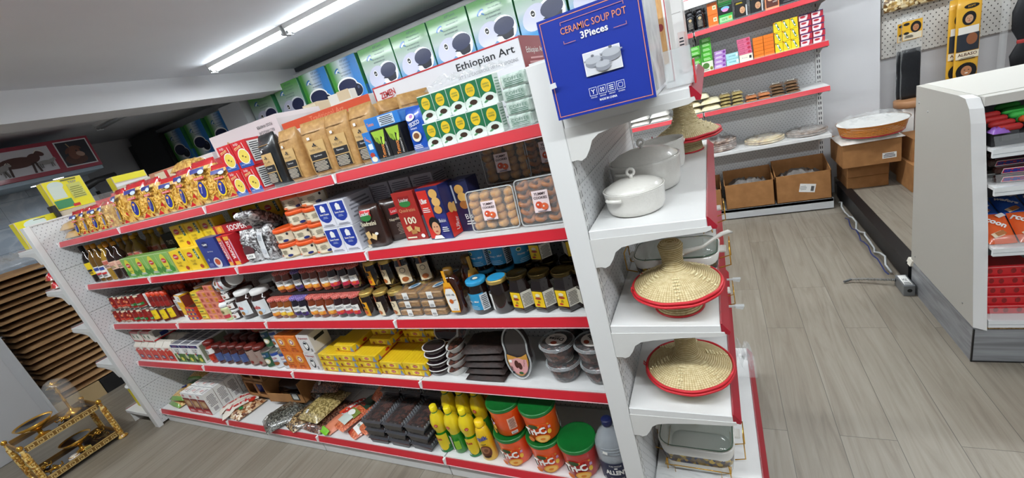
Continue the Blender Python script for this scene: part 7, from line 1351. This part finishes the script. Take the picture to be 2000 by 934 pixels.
r = put(thing('round_tray_stack', [('trays', b), ('inner_tray', w), ('orange_rim', t), ('plastic_bag', p)], 'round trays'), 1.480, 3.02, .605, 'stack of big orange rimmed round trays in plastic on cartons', rx=.0, ry=0)
m = MB(); m.pillow(.40, .36, .045, FWH, wr=.6, seed=31, nx=18, ny=16); o = one('folded_plastic', m, 'white plastic bag squashed beneath the orange rimmed trays', 'plastic bag'); o.location = (1.45, 3.05, .561); o.scale = (1, 1, .8)
for i, (a, b_, c_, d_, e_, f_) in enumerate([(1.66, 1.98, 2.78, 3.1, .149, .36), (1.70, 2.02, 3.12, 3.4, .149, .40), (1.68, 2.0, 2.86, 3.11, .361, .54)]): bx('closed_carton', a, b_, c_, d_, e_, f_, CARD, 'brown carton on the raised deck, %s' % ['front lower one beside the counter', 'rear one against the wall', 'upper one beside the counter'][i])
for i in range(3): bx('white_binder', 1.72+.075*i, 1.79+.075*i, 3.2, 3.4, .541-.14, .70, [PAPER, C('#b9aca4'), PAPER][i], 'narrow upright panel between the trays and counter, %s' % O(i, 3), cat='panel', )
b = MB(); b.lathe([(.11, 0), (.115, .004), (.115, .05), (.11, .055), (.001, .056)], C('#a87a54', .5, .1), 32); put(thing('round_tin', b, 'tin'), 1.80, 3.28, .702, 'round brown lidded box above the white panels')

# ================================================================== snack counter goods
zc = [c[0] for c in CS]
SPG = {'r': C('#a81c1c', .6, 0), 'g': C('#3fb84a', .6, 0), 'o': C('#c8541c', .6, 0)}
def foam(c):
        P = [(-.036, .006), (-.03, .0), (.03, .002), (.036, .010), (.036, .028), (.028, .034), (-.028, .032), (-.036, .024)]; m = MB(); m.tube([(-.037, 0, .016), (-.034, 0, .016), (-.027, 0, .017), (.027, 0, .019), (.034, 0, .019), (.037, 0, .019)], [.004, .009, .0135, .0135, .009, .004], SPG[c], 12); b_ = MB(); b_.box(-.026, .026, -.007, .007, -.03, .008, mat('#1f1f22', .4), .003); return thing('shoe_sponge', [('foam', m), ('holder', b_)], 'shoe sponge')
sr, sg, so = foam('r'), foam('g'), foam('o')
for i in range(4): put(sr, 1.375+.008*i, 1.16-.032*i, zc[0]+.085-.012*i, 'red topped shoe sponge, %s' % ['rearmost', 'second from the back', 'third from the back', 'foremost'][i], 'red topped shoe sponges', rx=-.3)
for i in range(4): put(sg, 1.455+.008*i, 1.22-.032*i, zc[0]+.095-.012*i, 'green topped shoe sponge, %s' % ['rearmost', 'second from the back', 'third from the back', 'foremost'][i], 'green topped shoe sponges', rx=-.3)
for i in range(3): put(so, 1.475+.008*i, 1.10-.030*i, zc[0]+.066-.010*i, 'orange topped shoe sponge, %s' % ['rearmost', 'middle', 'foremost'][i], 'orange topped shoe sponges', rx=-.3)
for i in range(3): put(sg, 1.565+.008*i, 1.22-.032*i, zc[0]+.095-.012*i, 'green topped shoe sponge at the picture edge, %s' % ['rearmost', 'middle', 'foremost'][i], 'green topped shoe sponges at the edge', rx=-.3)
m = MB(); m.box(1.35, 1.75, 1.06, 1.36, zc[0]+.001, zc[0]+.05, DARK); one('sponge_tray', m, 'dark tray holding the shoe sponges', 'tray')
m = MB(); m.pillow(.05, .06, .02, C('#8a5ab0', .25, .6), wr=.5, seed=3, nx=8, ny=8); o = one('purple_sweet', m, 'crinkled purple sweet beside the red sponges', 'sweet'); o.location = (1.368, 1.035+.03, zc[0]+.052)
b = MB(); b.box(-.078, .078, -.014, .014, 0, .027, mat('#3a1c16', .25, coat=.7), .006); s = MB(); s.art(FF(-.0142), [('p', [(-.062, .003), (.058, .003), (.064, .024), (-.056, .024)], C('#e6e6ea')), ('p', [(-.060, .005), (.057, .005), (.062, .022), (-.055, .022)], C('#c8242c')), ('t', 'SNICKERS', 0, .0135, .112, .013, C('#1c2f8a'), 0, .08)], False, .0006, 1)
P = thing('chocolate_bar', [('wrapper', b), ('label', s)], 'chocolate bar')
for k in range(5):
    for j in range(2): put(P, 1.44+.165*j+.01*(k % 2), 1.045+.03*k-.015*j, zc[1]+.001+.0255*k, 'brown chocolate bar, %s stack, %s' % (['left', 'right'][j], ['lowest', 'second up', 'third up', 'fourth up', 'topmost'][k]), 'brown chocolate bars', rz=.05*(k-2), rx=.0)
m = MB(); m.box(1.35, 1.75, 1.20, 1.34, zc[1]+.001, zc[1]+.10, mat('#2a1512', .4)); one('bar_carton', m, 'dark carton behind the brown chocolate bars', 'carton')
def wafp(col, txt, sd):
    b = MB(); b.pillow(.085, .145, .022, col, wr=.15, seed=sd, nx=10, ny=10); s = MB(); s.art(FPi(.085, .145, .022), [('t', txt, -.008, .02, .075, .018, PAPER, -.7, .04), ('r', -.012, -.038, .034, .022, C('#e6d2b0'), .4), ('r', -.004, -.034, .030, .018, C('#b5713a'), .4), ('r', .02, .052, .03, .018, C('#e6e0da'), .5)], True, .001, 3); return thing('wafer_packet', [('packet', b), ('label', s)], 'wafers')
WO, WBl = wafp(C('#e8632c', .25, .6), 'rcoon', 3), wafp(C('#1f5ab8', .25, .6), 'wafers', 4)
for i in range(5): put(WO if i < 2 else WBl, 1.386+.088*i, 1.055, zc[2]+.040, '%s wafer packet leaning in front, %s of five' % (['orange', 'blue'][i > 1], ['first', 'second', 'third', 'fourth', 'fifth'][i]), 'wafer packets in front', rx=.62)
for i in range(5): put(WBl, 1.39+.088*i, 1.19, zc[2]+.075, 'blue wafer packet in the rear row, %s' % O(i, 5), 'wafer packets behind', rx=.35)
m = MB(); m.prism([(1.02, .0), (1.30, .0), (1.30, .085), (1.18, .06), (1.06, .02)], 'x', 1.345, 1.80, mat('#8a8d90', .5)); o = one('packet_wedge', m, 'grey sloping stand beneath the wafer packets', 'stand'); o.location.z = zc[2]+.001
P = carton('red_chocolate_box', .155, .11, .040, C('#c81c24'), [('e', -.05, .02, .008, .012, C('#8a1418')), ('e', -.02, .018, .008, .012, C('#8a1418')), ('e', .02, .02, .008, .012, C('#8a1418')), ('e', .05, .018, .008, .012, C('#8a1418')), ('r', 0, .038, .15, .002, C('#e8a0a0'))], [], [('r', 0, 0, .13, .09, C('#b0161c'))], 'chocolates')
for k in range(5): put(P, 1.432-.003*k, 1.045+.01*k, zc[3]+.001+.0412*k, 'long red chocolate box, %s in its pile' % ['lowest', 'second up', 'middle', 'fourth up', 'topmost'][k], 'pile of long red chocolate boxes', rz=.0)
P = carton('dark_red_box', .15, .10, .19, C('#8f1a1c'), [('t', 'ST', -.05, .145, .03, .020, C('#d8b05a')), ('l', 0, .11, .12, .01, 1, C('#d8b05a')), ('e', -.03, .06, .03, .02, BLACK), ('r', -.03, .03, .08, .03, C('#d89a2c'))], [], [], 'chocolates'); put(P, 1.59, 1.05, zc[3]+.001, 'dark red box with gold letters at the picture edge')

# ================================================================== far end: yellow packs, tins, sacks, gilt rack, sign
YC = C('#e6d81c', .35, .3)
def ypack(name, x, y0, y1, z0, z1, label, art): 
    m = MB(); m.box(x-.09, x, y0, y1, z0, z1, mat('#c9b9a4', .5), .002); m.art(lambda a, b_, o: (x+o, y0+a, z0+b_), art); m.art(lambda a, b_, o: (x-.09+a, y0-o, z0+b_), [('r', .045, (z1-z0)/2, .08, z1-z0-.01, YC)]); return one(name, m, label, 'food carton')
zt = EZ[0]+.001
ypack('yellow_flour_carton', -3.93, .175, .405, zt+.19, zt+.41, 'yellow carton with white and green panel, upright on the far end shelf', [('r', .115, .11, .225, .215, YC), ('e', .065, .18, .045, .03, mat('#c9d4cc', .5)), ('r', .058, .13, .08, .09, mat('#cfd8cc', .5)), ('r', .06, .045, .10, .06, C('#3f8a5a')), ('r', .165, .12, .08, .11, C('#c9c86a')), ('t', 'TEFF', .165, .185, .05, .016, C('#3a6aa8')), ('r', .12, .02, .04, .02, REDP), ('l', .165, .11, .07, .09, 6, mat('#8a8a3a', .5)), ('r', .15, .207, .09, .010, C('#6b6a2a'))])
ypack('yellow_flour_carton', -3.88, .165, .47, zt, zt+.188, 'yellow carton lying under the upright white and green one', [('r', .16, .052, .31, .10, YC), ('e', .08, .05, .04, .03, mat('#d9e0c4', .5))])
ypack('yellow_flour_carton', -3.90, -.075, .135, zt, zt+.195, 'yellow carton nearest the post top on the far end shelf', [('r', .11, .10, .21, .19, YC), ('e', .10, .16, .06, .03, mat('#d9e4e0', .5)), ('l', .13, .18, .08, .012, 1, C('#6b6a2a'))])
m = MB(); m.box(-3.95, -3.87, .138, .162, zt, zt+.24, BLACK); one('black_carton', m, 'slim black carton between the yellow cartons', 'carton')
ypack('yellow_flour_carton', -3.90, .56, .80, zt, zt+.34, 'yellow topped pale carton at the rear of the far end shelf', [('r', .12, .14, .23, .28, mat('#e6e2e4', .5)), ('r', .12, .315, .23, .05, YC)])
b = MB(); YT2 = C('#d9c81c', .35, .3)
b.lathe([(.072, 0), (.075, .008)] + sum([[(.0755, .012+.018*i), (.0735, .021+.018*i)] for i in range(9)], []) + [(.076, .18)], YT2, 30)
c = MB(); c.lathe([(.077, .178), (.080, .182), (.080, .196), (.074, .198), (.0001, .196)], mat('#e9e9e6', .4), 30); s = MB(); s.art(FC(.0765, a0=.9), [('p', [(-.05, .01), (.05, .01), (.02, .075), (.0, .09), (-.02, .075)], REDP), ('e', -.035, .12, .018, .018, INK), ('e', -.035, .12, .014, .014, YT2)], True, .0012, 2)
P = thing('yellow_tin', [('tin', b), ('lid', c), ('label', s)], 'tin')
for i in range(2): put(P, -3.98+.03*i, .02+.20*i, EZ[4]+.001, 'ribbed yellow tin with white lid on the far floor level shelf, %s' % ['front', 'rear'][i], 'yellow tins at the far end', rz=.3)
b = MB(); b.pillow(.10, .12, .06, speck('red_yellow_sachets', [(.35, '#c8242c'), (.55, '#e6b83c'), (.7, '#e9e2d8')], 22, .3, .6, bs=.3), wr=.4, seed=4); P = thing('snack_sachet', b, 'snack')
for k in range(2): put(P, -3.93, -.03, EZ[1]+.001+.062*k, 'red and yellow sachet bundle on the far end shelf, %s' % ['lower', 'upper'][k], 'red and yellow sachet bundles')
SK = speck('brown_paper_sack', [(.25, '#80603f'), (.5, '#a37d55'), (.75, '#bd986c')], 7, .7, 0, kind='N', bs=.5, bd=.01, stretch=(1, .4, 5))
sk = []
for v in range(2):
    m = MB(); m.pillow(.60, .60, .046, SK, wr=.22, seed=40+v, nx=10, ny=16)
    sk.append(thing('paper_sack', m, 'paper sack'))
for j in range(2):
    for k in range(21):
        put(sk[(k+j) % 2], -5.50+.02*math.sin(k*2.3+j), .12-.625*j+.010*math.sin(k*1.7), .16+.0585*k, 'folded brown paper sack in the %s stack, number %s from the floor' % (['right', 'left'][j], ['one', 'two', 'three', 'four', 'five', 'six', 'seven', 'eight', 'nine', 'ten', 'eleven', 'twelve', 'thirteen', 'fourteen', 'fifteen', 'sixteen', 'seventeen', 'eighteen', 'nineteen', 'twenty', 'twenty-one'][k]), 'stacked brown paper sacks', rx=.0, ry=.006*math.sin(k*3.1+j))
bx('sack_base_carton', -5.85, -5.2, -.85, .12, 0, .158, mat('#a89068', .7), 'pale tan carton supporting the paper sacks'); bx('sack_base_carton', -5.85, -5.2, .125, .50, 0, .158, BLACK, 'black box on the floor under the paper sacks')
b = MB(); b.pillow(.55, .60, .10, FILM, wr=1.0, seed=41, nx=16, ny=16); o = one('plastic_sheet', b, 'clear plastic bag lying over the paper sack stack', 'plastic bag'); o.location = (-5.48, .10, 1.40)
m = MB(); m.box(-5.16, -4.92, -1.6, -.27, 0, 1.02, mat('#b3b3b4', .45), .006); m.box(-5.165, -4.91, -1.61, -.26, 1.02, 1.05, mat('#a6a6a8', .4)); m.box(-4.921, -4.918, -.34, -.27, .02, 1.0, mat('#b0b1b3', .4)); one('grey_cabinet', m, 'grey metal cabinet at the far lower corner before the paper sacks', 'cabinet')
# gilt two tier stand
RX0, RX1, RY0, RY1 = -4.27, -3.95, -.68, -.24
def meander(m, F, x0, x1, z, h, mt):
    n = max(1, int((x1-x0)/(h*1.15))); st = (x1-x0)/n; t = h*.13
    it = [('r', (x0+x1)/2, z+h/2-t/2, x1-x0, t, mt), ('r', (x0+x1)/2, z-h/2+t/2, x1-x0, t, mt)]
    for i in range(n):
        a = x0+st*i; cx = a+st/2
        it += [('r', cx-st*.28, z, t, h*.62, mt), ('r', cx, z+h*.25, st*.56, t, mt), ('r', cx+st*.28, z+h*.02, t, h*.5, mt), ('r', cx+st*.06, z-h*.22, st*.4, t, mt), ('r', cx-st*.05, z-h*.08, t, h*.25, mt)]
    m.art(F, it, False, .0004)
BRZ = mat('#8f6a34', .45, metal=.4); PGD = mat('#ecd08a', .35, metal=.45); GOLDB = speck('engraved_gold', [(.3, '#a8722c'), (.55, '#dfae4a'), (.8, '#f3d68a')], 70, .3, .6, bs=.5); 
ps = []
for (x, y) in ((RX1, RY1), (RX1, RY0), (RX0, RY1), (RX0, RY0)):
    m = MB(); m.lathe([(.030, 0), (.034, .006), (.028, .016), (.016, .024), (.014, .03), (.0185, .04), (.0185, .285), (.014, .295), (.010, .31), (.014, .318), (.009, .326)], GOLDB, 18, c=(x, y)); m.ball((x, y, .345), .017, .017, .018, GOLD, 12, 8)
    for k in range(11): m.box(x+.0175, x+.0205, y-.009, y+.009, .048+.0215*k, .052+.0215*k, GOLD); m.box(x+.0175, x+.0205, y+(-.009 if k % 2 else .005), y+(-.005 if k % 2 else .009), .048+.0215*k, .0695+.0215*k, GOLD)
    ps.append(('post', m))
for z in (.052, .318):
    m = MB(); m.box(RX0+.01, RX1-.01, RY0+.01, RY1-.01, z-.010, z-.002, mat('#2a2a2c', .08, coat=1.0)); ps.append(('mirror_shelf', m))
    m = MB(); hh = .042
    m.box(RX1-.008, RX1+.002, RY0+.018, RY1-.018, z-hh/2, z+hh/2, BRZ); meander(m, lambda a, b_, o: (RX1+.002+o, a, b_), RY0+.02, RY1-.02, z, hh, PGD)
    m.box(RX0+.018, RX1-.018, RY0-.002, RY0+.008, z-hh/2, z+hh/2, BRZ); meander(m, lambda a, b_, o: (a, RY0-.002-o, b_), RX0+.02, RX1-.02, z, hh, GOLD)
    m.box(RX0-.002, RX0+.008, RY0+.018, RY1-.018, z-hh/2, z+hh/2, BRZ); m.box(RX0+.018, RX1-.018, RY1-.008, RY1+.002, z-hh/2, z+hh/2, BRZ); ps.append(('fret_gallery', m))
group_of('gilt_stand', ps, 'two tier gilt stand with fretwork rails on the floor at the far left', 'display stand')
b = MB(); b.lathe([(.045, 0), (.040, .006), (.014, .018), (.012, .045), (.03, .058), (.075, .085), (.105, .118), (.101, .118), (.07, .092), (.02, .070), (.0001, .068)], GOLD, 32); c = MB(); c.lathe([(.098, .112), (.06, .100), (.0001, .094)], mat('#17171a', .15, coat=.8), 32, caps=False)
BOWLG = thing('gilt_bowl', [('bowl', b), ('dark_inner', c)], 'bowl')
put(BOWLG, -4.05, -.545, .3165, 'gilt footed bowl with black inside on the upper tier', 'gilt bowls'); put(BOWLG, -4.08, -.43, .053, 'gilt footed bowl with black inside on the lower tier', 'gilt bowls', rx=0, s=.9)
b = MB(); b.lathe([(.06, 0), (.065, .01), (.045, .03), (.02, .04), (.012, .055), (.010, .12), (.016, .13), (.009, .14), (.009, .20), (.02, .215), (.012, .225), (.010, .25), (.03, .262), (.055, .268), (.012, .28), (.04, .288), (.012, .298), (.001, .31)], GOLD, 24); w = MB(); w.lathe([(.085, .0), (.095, .05), (.10, .16), (.09, .27), (.05, .31), (.01, .325)], FILM, 20, fr=lambda t: 1+.06*sin(5*t)+.04*sin(9*t), caps=False)
put(thing('incense_burner', [('stem', b), ('plastic_wrap', w)], 'incense burner'), -4.12, -.345, .3165, 'tall gilt burner wrapped in clear plastic on the upper tier', s=(.8, .8, .95))
b = MB(); R = random.Random(6)
for k in range(5): a = k*1.3; b.tube([(0, 0, .004), (.03*cos(a), .03*sin(a), .02), (.055*cos(a+.4), .055*sin(a+.4), .012), (.06*cos(a+.8), .06*sin(a+.8), .035)], .006, GOLD, 8)
b.ball((0, 0, .022), .026, .026, .018, GOLD); P = thing('gilt_ornament', b, 'ornament')
for i, (x, y, z) in enumerate([(-4.08, -.43+.02, .319), (-4.03, -.60, .053), (-4.17, -.30, .053), (-4.18, -.62, .053)]): put(P, x, y, z, 'curled gilt ornament, %s' % ['on the upper tier beside the bowl', 'front corner of the lower tier', 'rear corner of the lower tier', 'behind on the lower tier'][i], 'curled gilt ornaments', rz=i, s=.75)
b = MB(); b.box(-.02, .02, -.003, .0, 0, .026, C('#d8c06a')); b.art(FF(-.003), [('l', 0, .013, .03, .016, 3, INK)]); o = put(thing('price_card', b, 'price card'), -3.985, -.42, .060, 'small cream price card on the lower tier', rz=1.35)
b = MB(); b.lathe([(.03, 0), (.034, .01), (.03, .022), (.018, .03), (.0001, .031)], C('#e9e0d6', .3, .5), 20); b.tube([(.027*cos(t*.5), .027*sin(t*.5), .024) for t in range(13)], .003, GOLD, 6); put(thing('trinket_box', b, 'trinket box'), -4.0, -.50, .053, 'little white and gilt trinket box on the lower tier')
# lit butcher sign, ceiling soffit
SX = -6.80; SR = C('#8f2438', .4, .2)
m = MB(); m.box(SX-.35, SX, -2.5, 1.735, 2.235, 2.62, SR, .003)
F = lambda a, b_, o: (SX+o, a, b_)
m.art(F, [('r', .66, 2.430, 1.32, .29, mat('#bdbbc0', .5))]); m.art(F, [('r', 1.545, 2.435, .325, .315, mat('#c8c6c8', .5)), ('r', 1.545, 2.435, .30, .29, mat('#25232a', .4))], False, .0005, 1)
def beast(x, z, s, body, dark):
    return [('e', x, z+.10*s, .17*s, .062*s, body), ('e', x+.15*s, z+.125*s, .06*s, .05*s, body, .4), ('e', x+.215*s, z+.165*s, .045*s, .028*s, body, -.5), ('r', x+.19*s, z+.195*s, .05*s, .006*s, mat('#d8d0c0', .5), .7), ('r', x+.235*s, z+.195*s, .04*s, .006*s, mat('#d8d0c0', .5), 2.2), ('r', x-.13*s, z+.02*s, .022*s, .12*s, dark, .15), ('r', x-.09*s, z+.015*s, .020*s, .12*s, dark, -.1), ('r', x+.11*s, z+.015*s, .022*s, .12*s, dark, -.12), ('r', x+.15*s, z+.02*s, .020*s, .12*s, dark, .1), ('r', x-.17*s, z+.07*s, .008*s, .13*s, dark, -.1)]
CW = mat('#4a2a24', .5); SHP = mat('#8f8c8a', .6)
m.art(F, beast(1.00, 2.335, 1.0, CW, mat('#36201c', .5)), False, .0005, 3); m.art(F, beast(1.225, 2.345, .42, SHP, mat('#6b6866', .6)), False, .0005, 14); m.art(F, beast(.78, 2.325, .62, SHP, mat('#6b6866', .6)), False, .0005, 14); m.art(F, [('e', 1.52, 2.36, .11, .065, mat('#4a2c22', .5)), ('e', 1.53, 2.44, .06, .085, mat('#6a4030', .5), -.3), ('e', 1.58, 2.415, .042, .030, mat('#a08070', .5), -.4), ('e', 1.47, 2.47, .045, .016, mat('#5a3428', .5), .9), ('e', 1.585, 2.50, .035, .014, mat('#5a3428', .5), -.6), ('r', 1.50, 2.535, .05, .012, mat('#8f7a5c', .5), 1.9), ('e', 1.555, 2.46, .008, .008, BLACK)], False, .0005, 6)
one('butcher_sign', m, 'red framed overhead sign with cow, sheep and goat head pictures', 'sign')
m = MB(); m.box(SX-.93, SX-.02, -2.5, 1.73, 2.19, 2.234, mat('#8fa0ac', .4)); one('lowered_soffit', m, 'pale blue grey soffit under the butcher sign', 'soffit')
for i, (x, y) in enumerate([(-6.95, 1.30), (-7.35, 1.20), (-7.2, .62)]):
    m = MB(); m.lathe([(.05, 2.187), (.05, 2.190), (.0001, 2.190)], mat('#ffffff', .4, emit=6), 20, c=(x, y)); o = one('soffit_downlight', m, 'small round downlight under the butcher sign, %s' % ['nearest', 'second', 'leftmost'][i], 'downlight', 'downlights under the sign')
    ld = bpy.data.lights.new('downlight', 'SPOT'); ld.energy = 20; ld.spot_size = 2.4; ld.spot_blend = .8; ld.shadow_soft_size = .05; ld.color = (.86, .93, 1); lo = bpy.data.objects.new('downlight_glow', ld); COL.objects.link(lo); lo.parent = o; lo.location = (x, y, 2.18)
m = MB(); m.box(-7.9, -7.2, 1.9, 2.9, 0, 1.9, mat('#2b2d33', .5)); one('dark_cupboard', m, 'tall dark cupboard in the far dim corner', 'cupboard')
m = MB(); m.tube([(-6.2, 1.02, 1.92), (-6.2, 1.12, 1.95), (-6.2, 1.35, 2.02), (-6.2, 1.55, 2.04)], [.05, .06, .035, .03], BLACK, 10); m.tube([(-6.2, 1.3, 1.9), (-6.2, 1.3, 0)], .02, BLACK, 8); one('black_scale_head', m, 'black curved fixture head seen above the yellow cartons', 'fixture')
for p in PROTO:
    for c in list(p.children_recursive): bpy.data.objects.remove(c)
    bpy.data.objects.remove(p)
